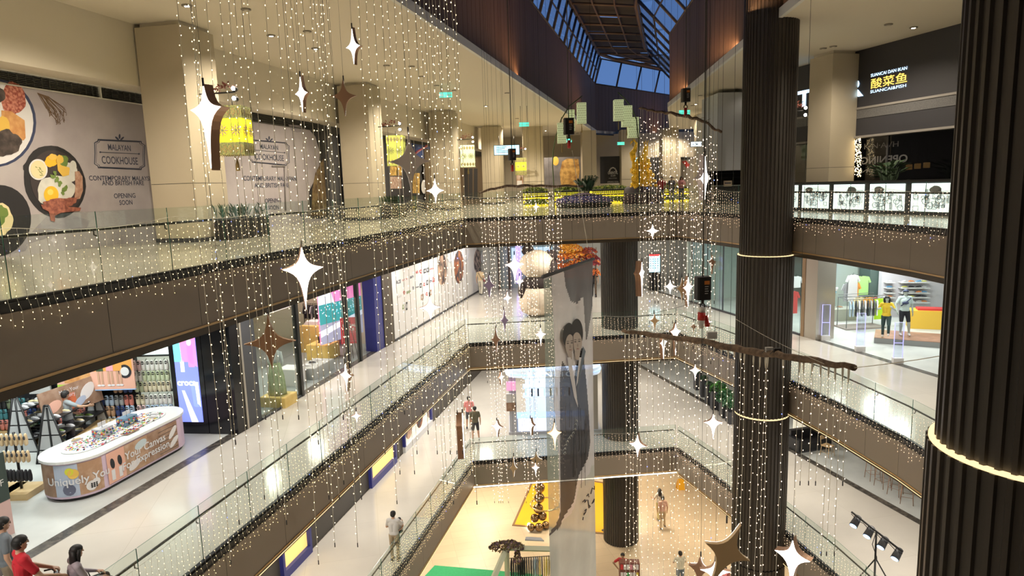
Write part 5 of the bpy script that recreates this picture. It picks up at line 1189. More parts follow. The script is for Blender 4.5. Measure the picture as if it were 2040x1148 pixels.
# low wooden display bench
b = MB(); p0, p1 = at_z(160, 890, ZB + .4), at_z(225, 838, ZB + .4); d = (p1 - p0).normalized(); M = frame((p0.x, p0.y, ZB), d); b = MB(M); b.box((0, 0, -.35), (1.9, .5, .35), WOODL); tag(b.build('wooden_bench'), 'long pale wood display bench behind the charm counter', 'bench')
for j in range(6):
    b = MB(); shoe(b, M @ Matrix.Translation((.2 + .29 * j, .5, .05)) @ Matrix.Rotation(R(-90), 4, 'X') @ Matrix.Rotation(.4, 4, 'Z'), (P_CREAM, P_SAL, P_YEL, P_WHT, P_GRN, P_CREAM)[j], .25); tag(b.build('shoe'), f'shoe on the long pale bench behind the counter, {ORD[j]} from its near end', 'shoe', 'shoes on the wooden bench')
# tree of hanging golden and silver clogs at the left edge
for (px, py, n, cols, lab) in ((45, 905, 2, ((.72, .55, .33), (.72, .55, .33)), 'gold'), (8, 915, 2, ((.6, .68, .7), (.6, .68, .7)), 'silver')):
    c = at_z(px, 985, ZB); c = V((c.x, c.y, ZB)); t = thing('clog_stand', f'floor stand of {"sandy gold" if lab == "gold" else "silvery white"} clogs at the left edge above the sale sign', 'display stand', c, group='clog stands at the left edge')
    b = MB(); b.tube([(c.x, c.y, ZB), (c.x, c.y, ZB + 1.5)], .03, BLACK, 6); b.box((c.x - .35, c.y - .35, ZB), (c.x + .35, c.y + .35, ZB + .15), WOODL); b.build('post', t)
    for j in range(14):
        z = ZB + (1.35 if j < 7 else .95); x = c.x - .33 + .11 * (j % 7); b = MB(); m = mat('foam_' + lab, cols[0], .4, metal=.2)
        b.lathe([(.03, -.13), (.05, -.1), (.055, 0), (.04, .12), (.02, .15)], m, (x, c.y - .1, z), 9, sx=.7); b.ball((x, c.y - .15, z + .06), .035, CHAR, 7, 5, (.8, .5, 1.4)); b.build('clog', t)
    for j in range(8):
        b = MB(); b.lathe([(.03, -.13), (.05, -.1), (.055, 0), (.04, .12), (.02, .15)], P_BLK, (c.x - .3 + .09 * j, c.y - .12, ZB + .5), 8, sx=.7); b.build('clog', t)
# sale board and posters at lower left
c = at_z(38, 1062, ZB); t = thing('sale_sign', 'dark green discount sign board at the left edge behind the person in grey', 'sign', (c.x, c.y, ZB)); M = frame((c.x + .05, c.y + .1, ZB), U)
M = frame(at_z(30, 1062, ZB) - U * 1.2, U); b = MB(M); b.box((0, 0, -.05), (1.2, .75, 0), mat('sign_pink_base', (.55, .38, .36), .6)); b.box((0, .75, -.06), (1.2, 1.75, .01), mat('sign_dark_green', (.03, .05, .045), .5)); b.box((.1, 1.56, .012), (1.05, 1.58, .014), mat('sign_olive_line', (.25, .32, .05), .5)); b.box((.3, .9, .012), (1.0, .915, .014), CHAR); b.build('board', t)
b = MB(M); b.text('25', .48, 1.08, .52, P_BLUEG, z=.014, depth=0, wt=.02); b.text('%', .93, 1.28, .28, P_LT, z=.014, depth=0); b.text('OFF', .95, 1.08, .19, P_LT, z=.014, depth=0); b.build('lettering', t)
# ================= middle gallery, left: clothes shop =================
t = thing('shop_pillar', 'dark square shop pillar with a steel edge left of the clothes shop glass', 'pillar', FB @ V((-1.4, 0, 0))); b = MB(FB)
b.box((-1.75, 0, -.7), (-1.35, 4.15, 0), BLACKG); b.build('pillar_body', t); b = MB(FB); b.box((-1.33, 0, -.2), (-1.25, 4.15, .03), mat('brushed_steel', (.5, .46, .4), .35, metal=.7)); b.box((-1.24, 0, -.6), (-.55, 4.15, -.02), CHAR); b.build('steel_edge', t)
t = thing('shop_window', 'tall glass front of the clothes shop, in two bays', 'shop window', FB @ V((0, 0, 0)))
for (u0, u1, nm) in ((-.55, 1.72, 0), (5.3, 6.9, 1)): b = MB(FB); b.box((u0, .02, -.02), (u1, 4.15, 0), SGLS); b.build('glass_pane', t)
b = MB(FB)
for u in (1.72, 5.28, 6.3): b.box((u, 0, -.12), (u + .14, 4.15, .04), BLACK)
b.box((-.55, 0, -.04), (1.72, .06, .02), CHAR); b.box((-.55, 4.0, -.04), (7, 4.18, .02), CHAR); b.build('window_frame', t)
YELW = mat('yellow_lit_shop_wall', (.80, .68, .28), .7); SHOPG = mat('shop_grey_floor', (.24, .27, .28), .4); PLY = mat('plywood_display', (.66, .47, .14), .55, noise=(3, (.74, .56, .22), .4, .7))
b = MB(FB); b.box((-.5, 0.006, -7.5), (9.5, .012, -.3), SHOPG); b.build('floor', kind='structure')
b = MB(FB); b.box((-1.4, 0, -8), (9.4, 4.15, -7.6), YELW); b.box((9.2, 0, -7.6), (9.4, 4.15, -.6), mat('shop_side_wall', (.45, .40, .32), .7)); b.box((-1.3, 0, -7.6), (-1.2, 4.15, -.7), CHAR); b.build('wall_shop', kind='structure')
def gbox(label, name, cat, px, py, sx, sy, h, m, z=ZB, rz=None, group=None):
    """solid display block whose near lower corner sits at a photo point"""
    c = at_z(px, py, z); M = Matrix.Translation(c) @ Matrix.Rotation(math.atan2(U.y, U.x) - R(90) if rz is None else rz, 4, 'Z'); b = MB(M); b.box((0, 0, 0), (sx, sy, h), m); b.box((.02, .02, h), (sx - .02, sy - .02, h + .012), m); return tag(b.build(name), label, cat, group), M
o, Mx = gbox('tall plywood display block holding folded shirts in the clothes shop', 'display_block', 'display block', 600, 703, 1.0, 1.3, 1.15, PLY)
b = MB(Mx)
for k in range(5): b.box((.1 + .02 * k, .2, 1.16 + .03 * k), (.75, .75, 1.185 + .03 * k), P_WHT)
tag(b.build('folded_shirts'), 'pile of folded white shirts on the tall plywood block', 'clothes')
o, Mx = gbox('low plywood display block with black boots in the clothes shop', 'display_block', 'display block', 612, 718, 1.0, .9, .62, PLY)
for s in (0, .28):
    b = MB(); M = Mx @ Matrix.Translation((.45 + s, .45, .632)); shoe(b, M, BLACK, .3, BLACK); b.tube([(-.09, 0, .08), (-.1, 0, .26)], [.05, .055], BLACK, 9, M=M); tag(b.build('ankle_boot'), 'black ankle boot on the low plywood block, %s one' % ('nearer the shop glass' if s else 'further inside'), 'shoe', 'boots on the plywood block')
o, Mx = gbox('plywood cube with a dark square screen in the clothes shop', 'display_cube', 'display cube', 628, 688, .9, .3, .8, PLY); b = MB(Mx); b.box((.1, -.012, .1), (.8, -.004, .7), BLACK); tag(b.build('dark_panel'), 'black square panel on the front of the plywood cube', 'panel')
o, Mx = gbox('grey low bench with shoes near the shop glass', 'display_table', 'table', 588, 757, .8, 1.5, .42, mat('grey_concrete_block', (.35, .37, .37), .6))
for k in range(3): b = MB(); shoe(b, Mx @ Matrix.Translation((.35, .3 + .4 * k, .435)) @ Matrix.Rotation(.5, 4, 'Z'), CHAR if k % 2 else P_WHT, .28); tag(b.build('shoe'), 'trainer on the grey low bench, %s from the walkway' % ORD[k], 'shoe', 'trainers on the grey bench')
def garment(col, w=.42, h=.62, sleeves=True, th=.05):
    """a shirt on a hanger, hanging from the origin"""
    b = MB(); m = col
    P = [(-.09, -.05), (-w / 2, -.1), (-w / 2 - .11, -.36), (-w / 2 - .02, -.40), (-w / 2 + .03, -.24), (-w / 2 + .02, -h), (w / 2 - .02, -h), (w / 2 - .03, -.24), (w / 2 + .02, -.40), (w / 2 + .11, -.36), (w / 2, -.1), (.09, -.05), (0, -.08)] if sleeves else [(-.1, -.04), (-w / 2, -.08), (-w / 2, -h), (w / 2, -h), (w / 2, -.08), (.1, -.04)]
    M = Matrix.Rotation(R(90), 4, 'X'); b.prism(P, -th / 2, th / 2, m, M=M)
    b.tube([(-w / 2 + .02, 0, -.08), (0, 0, -.03), (w / 2 - .02, 0, -.08)], .008, BLACK, 4); b.tube([(0, 0, -.03), (0, 0, .02), (.02, 0, .045), (.035, 0, .02)], .005, BLACK, 4)
    return b
GAR = {}
def hang(col, cname, loc, rz, label, group, **k):
    key = (cname, tuple(sorted(k.items())))
    if key not in GAR: o = garment(col, **k).build('hanging_garment'); GAR[key] = o; tag(o, label, 'clothes', group)
    else: o = GAR[key].copy(); COL.objects.link(o); o['label'] = label; o['group'] = group
    o.location = loc; o.rotation_euler = (0, 0, rz); return o
def rail(label, p, L, rz, h=1.5, base=True, m=None, group=None):
    M = Matrix.Translation(p) @ Matrix.Rotation(rz, 4, 'Z'); t = thing('clothes_rail', label, 'clothes rail', p, group=group); mm = m or BLACK
    b = MB(M); b.tube([(-L / 2, 0, 0), (-L / 2, 0, h), (L / 2, 0, h), (L / 2, 0, 0)], .018, mm, 6, smooth=False); b.build('frame', t)
    if base: b = MB(M); b.box((-L / 2, -.3, 0), (L / 2, .3, .04), mm); b.build('base', t)
    return M
CG = {'black': P_BLK, 'charcoal': CHAR, 'white': P_WHT, 'pale blue': PR('cloth_pale_blue', (.42, .55, .66)), 'navy': P_NAVY, 'cream': P_CREAM, 'red': PR('cloth_red', (.6, .05, .05)), 'orange': PR('cloth_orange', (.8, .35, .08)), 'lime': PR('cloth_lime', (.55, .9, .03)), 'mint': PR('cloth_mint', (.35, .62, .50)), 'green': PR('cloth_leaf_green', (.40, .68, .25)), 'mustard': PR('cloth_mustard', (.6, .45, .12)), 'grey': PR('cloth_grey', (.35, .36, .38)), 'yellow': PR('cloth_yellow', (.85, .70, .15))}
def railful(M, L, h, cols, nm, group, step=.09, **k):
    n = int((L - .2) / step)
    for i in range(n):
        c = cols[i % len(cols)]; p = M @ V((-L / 2 + .12 + i * step, 0, h - .02)); a = math.atan2(M[1][0], M[0][0]) + R(90)
        hang(CG[c], c, p, a + .06 * math.sin(i * 2.1), f'{c} garment, {ORD[i]} along the {nm}', group, **k)
M = rail('black clothes rail with dark tops by the yellow shop wall', at_z(632, 694, ZB) + V((0, .4, 0)), 1.3, math.atan2(U.y, U.x) - R(90), 1.9); railful(M, 1.3, 1.9, ('black', 'charcoal', 'black', 'grey'), 'black clothes rail', 'garments on the black clothes rail', .11)
M = rail('clothes rail with pale blue shirts under white shelves', at_z(668, 678, ZB) + V((0, .5, 0)), 1.5, math.atan2(U.y, U.x) - R(90), 1.6); railful(M, 1.5, 1.6, ('pale blue', 'pale blue', 'white', 'pale blue'), 'rail under the white shelves', 'shirts under the white shelves', .1)
t = thing('wall_shelf', 'stack of white wall shelves above the pale blue shirts', 'shelf', FB @ V((5.4, 2.4, -3.2)))
for k in range(3): b = MB(FB); b.box((4.5, 2.2 + .5 * k, -3.4), (6.4, 2.25 + .5 * k, -2.9), mat('lit_white_shelf', (.8, .8, .75), .5, emit=(1, .95, .8), es=.6)); b.build('shelf_board', t)
t = thing('shelf_table', 'black and yellow stacked display shelf inside the clothes shop', 'shelf', FB @ V((2.6, .0, -3.5)))
for k in range(3): b = MB(FB); b.box((2.2, .5 + .5 * k, -4.2), (4.2, .56 + .5 * k, -3.4), PLY if k != 1 else BLACK); b.build('shelf_board', t)
b = MB(FB); b.box((2.2, 0, -4.2), (2.3, 1.6, -3.4), BLACK); b.box((4.1, 0, -4.2), (4.2, 1.6, -3.4), BLACK); b.build('shelf_sides', t)
# green lit mannequin skirt in the window bay
c = at_z(543, 800, ZB)
o, Mx = gbox('plywood plinth under the draped figure in the shop window', 'plinth', 'plinth', 518, 812, .9, .75, .32, PLY)
t = thing('draped_mannequin', 'window mannequin in white top and long crinkled pale green skirt', 'mannequin', Mx @ V((.42, .38, .332))); M = Matrix.Translation(Mx @ V((.42, .38, .332)))
SKG = mat('cloth_pale_green', (.50, .55, .32), .7, noise=(9, (.38, .44, .24), .4, .6)); b = MB(M); pr = [(.30, .02), (.27, .3), (.25, .6), (.2, .9), (.14, 1.05)]; b.lathe(pr, SKG, n=26, sy=.7)
for k in range(12): a = k * .52; b.tube([(.29 * math.cos(a), .2 * math.sin(a), .02), (.25 * math.cos(a), .175 * math.sin(a), .6), (.14 * math.cos(a), .1 * math.sin(a), 1.04)], .02, SKG, 5)
b.build('skirt', t); b = MB(M); b.lathe([(.14, 1.04), (.17, 1.25), (.19, 1.4), (.06, 1.5), (.05, 1.56)], P_WHT, n=16, sy=.6); b.tube([(-.19, 0, 1.4), (-.24, 0, 1.1), (-.2, .05, .95)], [.05, .04, .03], P_WHT, 8); b.tube([(.19, 0, 1.4), (.24, 0, 1.1), (.2, .05, .95)], [.05, .04, .03], P_WHT, 8); b.build('top', t)
b = MB(M); b.ball((0, 0, 1.67), .1, P_WHT, 12, 8, (.85, .95, 1.2)); b.box((-.1, -.12, .0), (-.03, .1, .03), P_WHT); b.box((.03, -.12, 0), (.1, .1, .03), P_WHT); b.build('head_and_feet', t)
o, Mx = gbox('small round white product table in the shop window bay', 'display_table', 'table', 553, 770, .7, .7, .6, P_LT)
# sale easel
c = at_z(700, 720, ZB); t = thing('sale_easel', 'red special price sign standing on a black easel', 'sign', c); M = Matrix.Translation(c)
b = MB(M)
for x, y in ((-.28, 0), (.3, .0), (0, .4)): b.tube([(x, y, 0), (0, .12, 1.6)], .015, BLACK, 5)
b.build('easel_legs', t); M = Matrix.Translation(c + V((0, .02, .72))) @ Matrix.Rotation(R(12), 4, 'Z') @ Matrix.Rotation(R(84), 4, 'X'); b = MB(M); b.box((-.34, 0, -.02), (.34, 1.05, .0), PR('sale_red', (.62, .03, .06))); b.build('red_board', t)
b = MB(M); b.text('SPECIAL', 0, .68, .15, P_WHT, z=.004, depth=0, wt=.02); b.text('PRICE', 0, .52, .15, P_WHT, z=.004, depth=0, wt=.02); b.box((-.26, .46, .002), (.26, .465, .004), P_WHT); b.box((-.26, .1, .002), (.26, .105, .004), P_WHT); b.build('lettering', t)
# pink and blue lit posters and dark blue portal
t = thing('lit_poster', 'tall lit poster of pink sky over a city, behind the shop posts', 'poster', FB @ V((7.2, 0, -.9)))
FPK = frame(FB @ V((6.0, 0, -1.5)), V((.45, .89, 0))); b = MB(FPK); b.box((0, .7, -.06), (2.6, 3.95, 0), SCP2); b.build('light_box', t)
b = MB(FPK); b.box((0, 1.5, .002), (2.6, 2.3, .008), mat('advert_teal_lit', (.05, .3, .3), .5, emit=(.05, .35, .38), es=.8)); b.box((0, .7, .002), (2.6, 1.5, .008), mat('advert_grey_lit', (.4, .4, .5), .5, emit=(.35, .35, .5), es=.8)); b.prism([(0, 1.0), (2.6, 1.5), (2.6, 1.7), (0, 1.25)], .009, .012, SCP3); b.prism([(0, 2.3), (.9, 2.3), (.6, 3.1), (0, 3.4)], .009, .012, SCP3)
rr = random.Random(6)
for k in range(60): x, z = rr.uniform(.1, 2.5), rr.uniform(1.75, 2.25); b.box((x, z, .009), (x + .05, z + .04, .012), SCP5 if k % 2 else SCP3)
b.build('picture', t)
t = thing('blue_portal', 'deep blue shop portal panels before the white hoarding', 'portal', FB @ V((8, 0, 0))); BLUEP = mat('deep_blue_panel', (.03, .035, .20), .35)
b = MB(FB); b.box((7.9, 0, -.5), (8.7, 4.15, .02), BLUEP); b.box((7.2, 3.2, -.6), (7.9, 4.15, -.2), BLUEP); b.build('blue_panel', t); b = MB(FB); b.box((8.7, 0, -.5), (9.75, 4.15, .06), mat('brown_portal_panel', (.07, .055, .042), .5)); b.build('brown_panel', t)
# white hoarding with logos and food ovals
FH = frame(FB @ V((9.8, 0, .05)), U); t = thing('white_hoarding', 'long white hoarding printed with small logos and three tall food ovals', 'hoarding', FH.to_translation()); WH = mat('hoarding_white', (.68, .67, .66), .6)
b = MB(FH); b.box((0, 0, -.1), (14.2, 4.15, 0), WH); b.box((0, 0, 0), (14.2, .1, .03), CHAR); b.box((8.9, .1, 0), (8.92, 4.1, .004), CHAR); b.build('panel', t)
b = MB(FH); OV = [mat('print_dish_%d' % i, (.05, .04, .045), .6, noise=(1.6 + i, c, .42, .6)) for i, c in enumerate(((.62, .40, .28), (.35, .12, .05), (.45, .35, .3)))]
for (px, py, rx, ry, m) in ((881, 538, 9, 32, 0), (914, 532, 9.5, 33, 1), (951, 521, 7.2, 24, 2), (967, 545, 3.5, 13, 2)):
    b = MB(FH); pell(b, FH, px, py, rx, ry, OV[m], .002, .008); b.build('food_oval', t)
for (px, py, rx, ry) in ((897, 505, 7, 18), (927, 500, 7, 20), (961, 512, 3, 13)): b = MB(FH); pell(b, FH, px, py, rx, ry, P_WHT, .002, .005); b.tube([(*uv(FH, px + rx * math.cos(a), py + ry * math.sin(a)), .006) for a in [k * .5 for k in range(13)]], .012, P_BLUEG, 3, M=FH); b.build('tag_outline', t)
LR = PR('logo_red', (.5, .06, .06)); rr = random.Random(12)
for (px, py, w, h, m, s) in ((794, 563, 9, 9, P_INK, 'RCE'), (806, 559, 10, 4, LR, 'THE RUSH'), (820, 552, 7, 8, P_INK, 'an'), (831, 543, 5, 7, LR, 'MA'), (838, 541, 5, 8, LR, 0), (846, 540, 4.5, 9, P_BLK, 1), (852, 538, 4.5, 9, P_BLK, 1), (860, 536, 8, 6, LR, 'lotus'), (864, 557, 4, 10, LR, 1), (858, 561, 5, 6, P_INK, 0), (851, 563, 3.5, 10, P_BLK, 1), (845, 567, 3.5, 7, LR, 0), (838, 569, 3.5, 9, P_BLK, 1), (831, 573, 7, 4, P_INK, 'lis'), (823, 574, 3, 6, P_INK, 0), (814, 583, 8, 7, P_GRN, 'BRB'), (805, 583, 4, 7, LR, 0), (796, 592, 8, 6, P_LT, 'MINI'), (858, 583, 3, 11, P_BROWN, 1), (850, 586, 4, 7, LR, 0), (841, 592, 5, 11, P_BROWN, 1), (828, 598, 6, 5, P_LT, 'lis'), (810, 610, 3, 16, P_BLK, 1), (803, 612, 3, 10, P_GRN, 0)):
    b = MB(FH)
    if isinstance(s, str): ftext(b, FH, s, (px - w / 2, py + h * .4), (px + w / 2, py + h * .4 - w * .33), m, hpx=h * .8, wt=.02)
    elif s == 1: ppoly(b, FH, [(px - w / 2, py - h / 2 + w * .15), (px + w / 2, py - h / 2 - w * .15), (px + w / 2, py + h / 2 - w * .15), (px - w / 2, py + h / 2 + w * .15)], m); pell(b, FH, px, py, w * .25, h * .3, P_LT, .009, .012, 10, wob=.1)
    else: pell(b, FH, px, py, w / 2, h / 2, m, .004, .008, 12, wob=.12, seed=int(px)); pell(b, FH, px, py, w / 4, h / 5, WH, .009, .012, 8)
    b.build('logo', t)
# far end of the middle gallery
t = thing('information_kiosk', 'tall black directory kiosk with a white and red screen', 'kiosk', at_z(1303, 578, ZB)); a, c = at_y(1292, 578, 41.8), at_y(1316, 505, 41.8); M = frame((a.x, 41.8, ZB), (1, 0, 0)); W, H = c.x - a.x, c.z - ZB
b = MB(M); b.box((0, 0, -.2), (W, H, 0), BLACKG); b.build('kiosk_body', t); b = MB(M); b.box((.04, H * .5, 0), (W - .04, H - .04, .01), SCRB); b.box((.04, H * .93, .01), (W - .04, H - .04, .014), mat('screen_red', (.7, .05, .05), .5, emit=(1, .05, .05), es=1))
rr = random.Random(3)
for k in range(5):
    for j in range(4): b.box((.1 + j * W * .2, H * (.6 + .06 * k), .011), (.1 + j * W * .2 + .06, H * (.6 + .06 * k) + .05, .014), P_INK if (k + j) % 3 else LR)
b.build('screen', t)
# lit shop behind, escalator, autumn tree, panda
b = MB(); BLW = mat('blue_lit_shop', (.5, .65, .75), .5, emit=(.55, .78, 1), es=.7); a, c = at_y(995, 578, 44.6), at_y(1120, 492, 44.6); t = thing('lit_shopfront', 'bluish lit glass shopfront behind the panda', 'shopfront', (a.x, 44.9, ZB))
b.box((a.x, 44.7, ZB), (c.x, 44.9, ZA - 1.3), mat('shopfront_dim', (.35, .42, .42), .4)); b.build('back_panel', t); b = MB(); p, q = at_y(1020, 540, 44.5), at_y(1100, 492, 44.5); b.box((p.x, 44.5, p.z), (q.x, 44.6, q.z), BLW); b.build('bright_display', t)
b = MB(); 
for px in (993, 1013, 1052): p = at_y(px, 500, 44.2); b.box((p.x - .07, 44.1, ZB), (p.x + .07, 44.3, ZA - 1.25), mat('dark_mullion', (.05, .03, .025), .5))
b.build('mullions', t)
b = MB(); p, q = at_y(1029, 570, 43.9), at_y(1037, 492, 43.9); b.box((p.x, 43.9, ZB + .4), (q.x, 44.0, ZA - 1.3), mat('violet_light_column', (.3, .25, .8), .5, emit=(.45, .35, 1), es=1.4)); tag(b.build('light_column'), 'violet glowing light column left of the panda', 'light')
t = thing('escalator', 'escalator rising behind the banner and the autumn tree', 'escalator', at_z(1150, 560, ZB)); ESC = mat('escalator_steel', (.12, .12, .13), .35, metal=.6)
p = at_y(1112, 575, 41); q = at_y(1150, 470, 44.0); b = MB()
for k in range(14):
    s = k / 14; b.box((1.9 + 1.0 * s + .1, 38.5 + 5 * s, ZB + .1 + 3.6 * s), (3.0 + 1.0 * s, 38.9 + 5 * s, ZB + .4 + 3.6 * s), ESC)
b.build('steps', t)
for x in (1.85, 3.05): b = MB(); b.add([(x, 38.2, ZB), (x + 1, 43.5, ZB + 3.9), (x + 1, 43.5, ZB + 4.15), (x, 38.2, ZB + 1.3)], [(0, 1, 2, 3)], SGLS); b.tube([(x, 38.2, ZB + 1.3), (x + 1, 43.5, ZB + 4.15)], .05, BLACK, 6); b.build('side_balustrade', t)
t = thing('autumn_tree', 'artificial autumn tree with orange and red leaves above the banner bar', 'tree', at_y(1140, 560, 36)); b = MB(); bs = at_y(1150, 590, 36); bs.z = ZB; tp = at_y(1150, 510, 36)
b.tube([bs, bs.lerp(tp, .5) + V((.1, 0, 0)), tp], [.14, .1, .05], BARK, 8)
for k in range(7): a = k * .9; b.tube([bs.lerp(tp, .55 + .05 * k), bs.lerp(tp, .6 + .05 * k) + V((.9 * math.cos(a), .5 * math.sin(a), .5))], [.04, .015], BARK, 5)
b.build('trunk', t); b = MB(); LM = [mat('leaf_%s' % n, c, .6) for n, c in (('orange', (.75, .22, .03)), ('rust', (.45, .09, .03)), ('amber', (.85, .42, .06)), ('crimson', (.25, .03, .05)))]
for (px, py, r, ms) in ((1128, 522, .75, LM[:2]), (1140, 500, .6, (LM[0], LM[2])), (1155, 515, .7, LM[:3]), (1172, 505, .5, (LM[3], LM[1])), (1120, 540, .6, (LM[0], LM[1])), (1178, 520, .5, (LM[3],)), (1150, 540, .8, LM[:2]), (1130, 495, .45, (LM[2],))):
    p = at_y(px, py, 36); leaves(b, (p.x, p.y, p.z - r * .2), 230, r, r, r * .8, ms, .1, px); leaves(b, (p.x, p.y, p.z - r * .6), 130, r, r, r * .5, ms, .1, px + 1)
b.build('foliage', t)
t = thing('autumn_tree', 'slim artificial tree with red leaves beside the dark ribbed column', 'tree', at_z(1187, 590, ZB)); p = at_z(1187, 592, ZB); b = MB(); b.tube([p, p + V((0, 0, 1.6)), p + V((.05, 0, 3))], [.07, .05, .03], BARK, 6); b.build('trunk', t); b = MB()
for z in (1.2, 1.8): leaves(b, (p.x, p.y, p.z + z), 160, .3, .3, .5, LM[:2], .09, int(z * 10))
b.build('foliage', t)
# panda sitting with its back to the void
PW = mat('panda_cream_fur', (.62, .52, .40), .9, noise=(9, (.70, .60, .48), .4, .7), bump=.4); PBK = mat('panda_dark_fur', (.03, .02, .018), .9)
p = at_z(1072, 628, ZB); k = 1.25; t = thing('panda_figure', 'giant seated panda figure with its back turned, beside the banner', 'panda figure', p)
b = MB(); b.lathe([(.45, 0), (.86, .25), (.98, .7), (.92, 1.2), (.72, 1.55)], PW, p, 28, sy=.9); b.build('body', t)
b = MB(); b.lathe([(.70, 1.42), (.80, 1.6), (.76, 1.85), (.6, 2.05)], PBK, p, 28, sy=.9); b.ball(p + V((.85, -.2, 1.3)), .36, PBK, 16, 9, (.8, 1, 1.5)); b.ball(p + V((-.8, -.2, 1.35)), .32, PBK, 16, 9, (.7, 1, 1.4)); b.build('shoulders_and_arms', t)
b = MB(); b.ball(p + V((.0, 0, 2.68)), .9, PW, 26, 14, (1.02, .9, .86)); b.build('head', t)
for s, n in ((-.45, 'ear'), (.72, 'ear')): b = MB(); b.ball(p + V((s, 0, 3.42 if s < 0 else 3.1)), .33 if s < 0 else .38, PBK, 16, 10, (1, .55, .9)); b.build(n, t)
b = MB(); b.ball(p + V((-.15, -.75, .35)), .25, PW, 12, 8, (1.2, .6, .8)); b.build('tail', t)
b = MB(); b.ball(p + V((.8, -.25, 2.4)), .5, PBK, 16, 10, (.55, 1, 1.1)); b.build('dark_patch', t)
# ================= middle gallery, right: sports shop =================
FSP = frame((RX(26), 26, ZB), UR); STL = mat('brushed_steel_pier', (.55, .50, .44), .28, metal=.8); BRZ = mat('bronze_edge', (.30, .20, .12), .35, metal=.6)
t = thing('steel_pier', 'brushed steel pier with a bronze edge at the sports shop entrance', 'pillar', FSP @ V((-2.5, 0, 0))); u0 = uv(FSP, 1597, 674)[0]; u1 = uv(FSP, 1624, 684)[0]
b = MB(FSP); b.box((u0 + .12, 0, -.9), (u1, 4.18, 0), STL); b.build('steel_panel', t); b = MB(FSP); b.box((u0 - .08, 0, -.9), (u0 + .12, 4.18, .02), BRZ); b.build('bronze_edge', t)
t = thing('shop_window', 'curved glass shop window left of the round ribbed column', 'shop window', FSP @ V((-6, 0, 0))); b = MB(FSP); b.box((-11.5, .02, -.02), (u0 - .1, 4.15, 0), SGLS); b.build('glass_pane', t); b = MB(FSP); b.box((-11.5, 0, -.06), (u0 - .1, .08, .02), CHAR); b.box((-11.5, 4.05, -.06), (u0 - .1, 4.18, .02), CHAR)
for q in (-11.5, -8.4, -5.6): b.box((q, 0, -.05), (q + .06, 4.15, 0), CHAR)
b.build('window_frame', t)
SGR = mat('sports_sage_wall', (.42, .48, .44), .7); b = MB(FSP); b.box((-12, 0, -9.3), (10, 4.18, -9), SGR); b.box((-12.2, 0, -9), (-12, 4.18, -.1), SGR); b.build('wall_shop', kind='structure')
b = MB(); b.box((16.2, 33.2, ZB), (22, 33.5, ZA - 1.2), SGR); b.box((at_y(1732, 580, 32).x, 32, ZB), (at_y(1752, 580, 32).x, 33, ZA - 1.2), mat('sports_dark_green', (.08, .12, .11), .6)); b.build('wall_shop', kind='structure')
def screenbox(label, x0, y0, x1, y1, y, m):
    a, c = at_y(x0, y1, y), at_y(x1, y0, y); t = thing('advert_screen', label, 'screen', (a.x, y, a.z)); b = MB(); b.box((a.x, y, a.z), (c.x, y + .1, c.z), m); b.build('display', t); b = MB()
    for k in range(7): z = a.z + (c.z - a.z) * (k + .5) / 7; b.tube([(a.x + .05, y - .01, z), (a.x + (c.x - a.x) * .4, y - .01, z + .12), (c.x - .1, y - .01, z)], .02, SCP5, 4)
    b.build('picture', t)
screenbox('bright blue swimming advert screen on the back wall of the sports shop', 1629, 500, 1660, 560, 32.8, emis('advert_swim_blue', (.10, .38, .95), 1.6))
t = thing('sneaker_wall', 'white sneaker wall with rows of shelves at the right of the sports shop', 'display wall', at_y(1800, 600, 31.5)); a, c = at_y(1753, 640, 31.6), at_y(1850, 500, 31.6); b = MB(); b.box((a.x, 31.6, ZB), (c.x + 2, 31.9, ZA - 1.2), mat('sneaker_wall_white', (.68, .66, .72), .6)); b.build('back_panel', t)
cols = [P_WHT, P_BLK, PR('sneaker_blue', (.15, .4, .7)), P_LT, CHAR, PR('sneaker_yellow', (.7, .7, .2)), PR('sneaker_orange', (.8, .3, .1))]; sb = {}; k = 0
for j, py in enumerate((563, 574, 584, 593, 603)):
    for i, px in enumerate((1774, 1803, 1818, 1831, 1843)):
        if py < 555 + (px - 1760) * 0: continue
        p = at_y(px, py, 31.35); b = MB(); b.box((p.x - .2, 31.25, p.z - .02), (p.x + .2, 31.6, p.z), WTOP); b.build('shelf_board', t)
        ci = (i * 3 + j * 2) % 7
        if ci not in sb: b = MB(); shoe(b, Matrix.Identity(4), cols[ci], .3); o = b.build('sneaker'); sb[ci] = o
        else: o = sb[ci].copy(); COL.objects.link(o)
        o.location = (p.x, 31.42, p.z); o.rotation_euler = (0, 0, R(180 if i % 2 else 0)); tag(o, f'{("white", "black", "blue", "light grey", "charcoal", "yellow", "orange")[ci]} sneaker on the sneaker wall, {RW[j]} shelf row, {ORD[i]} from the dark panel', 'shoe', 'sneakers on the sneaker wall')
GRYR = mat('rack_grey_metal', (.22, .23, .23), .4, metal=.5)
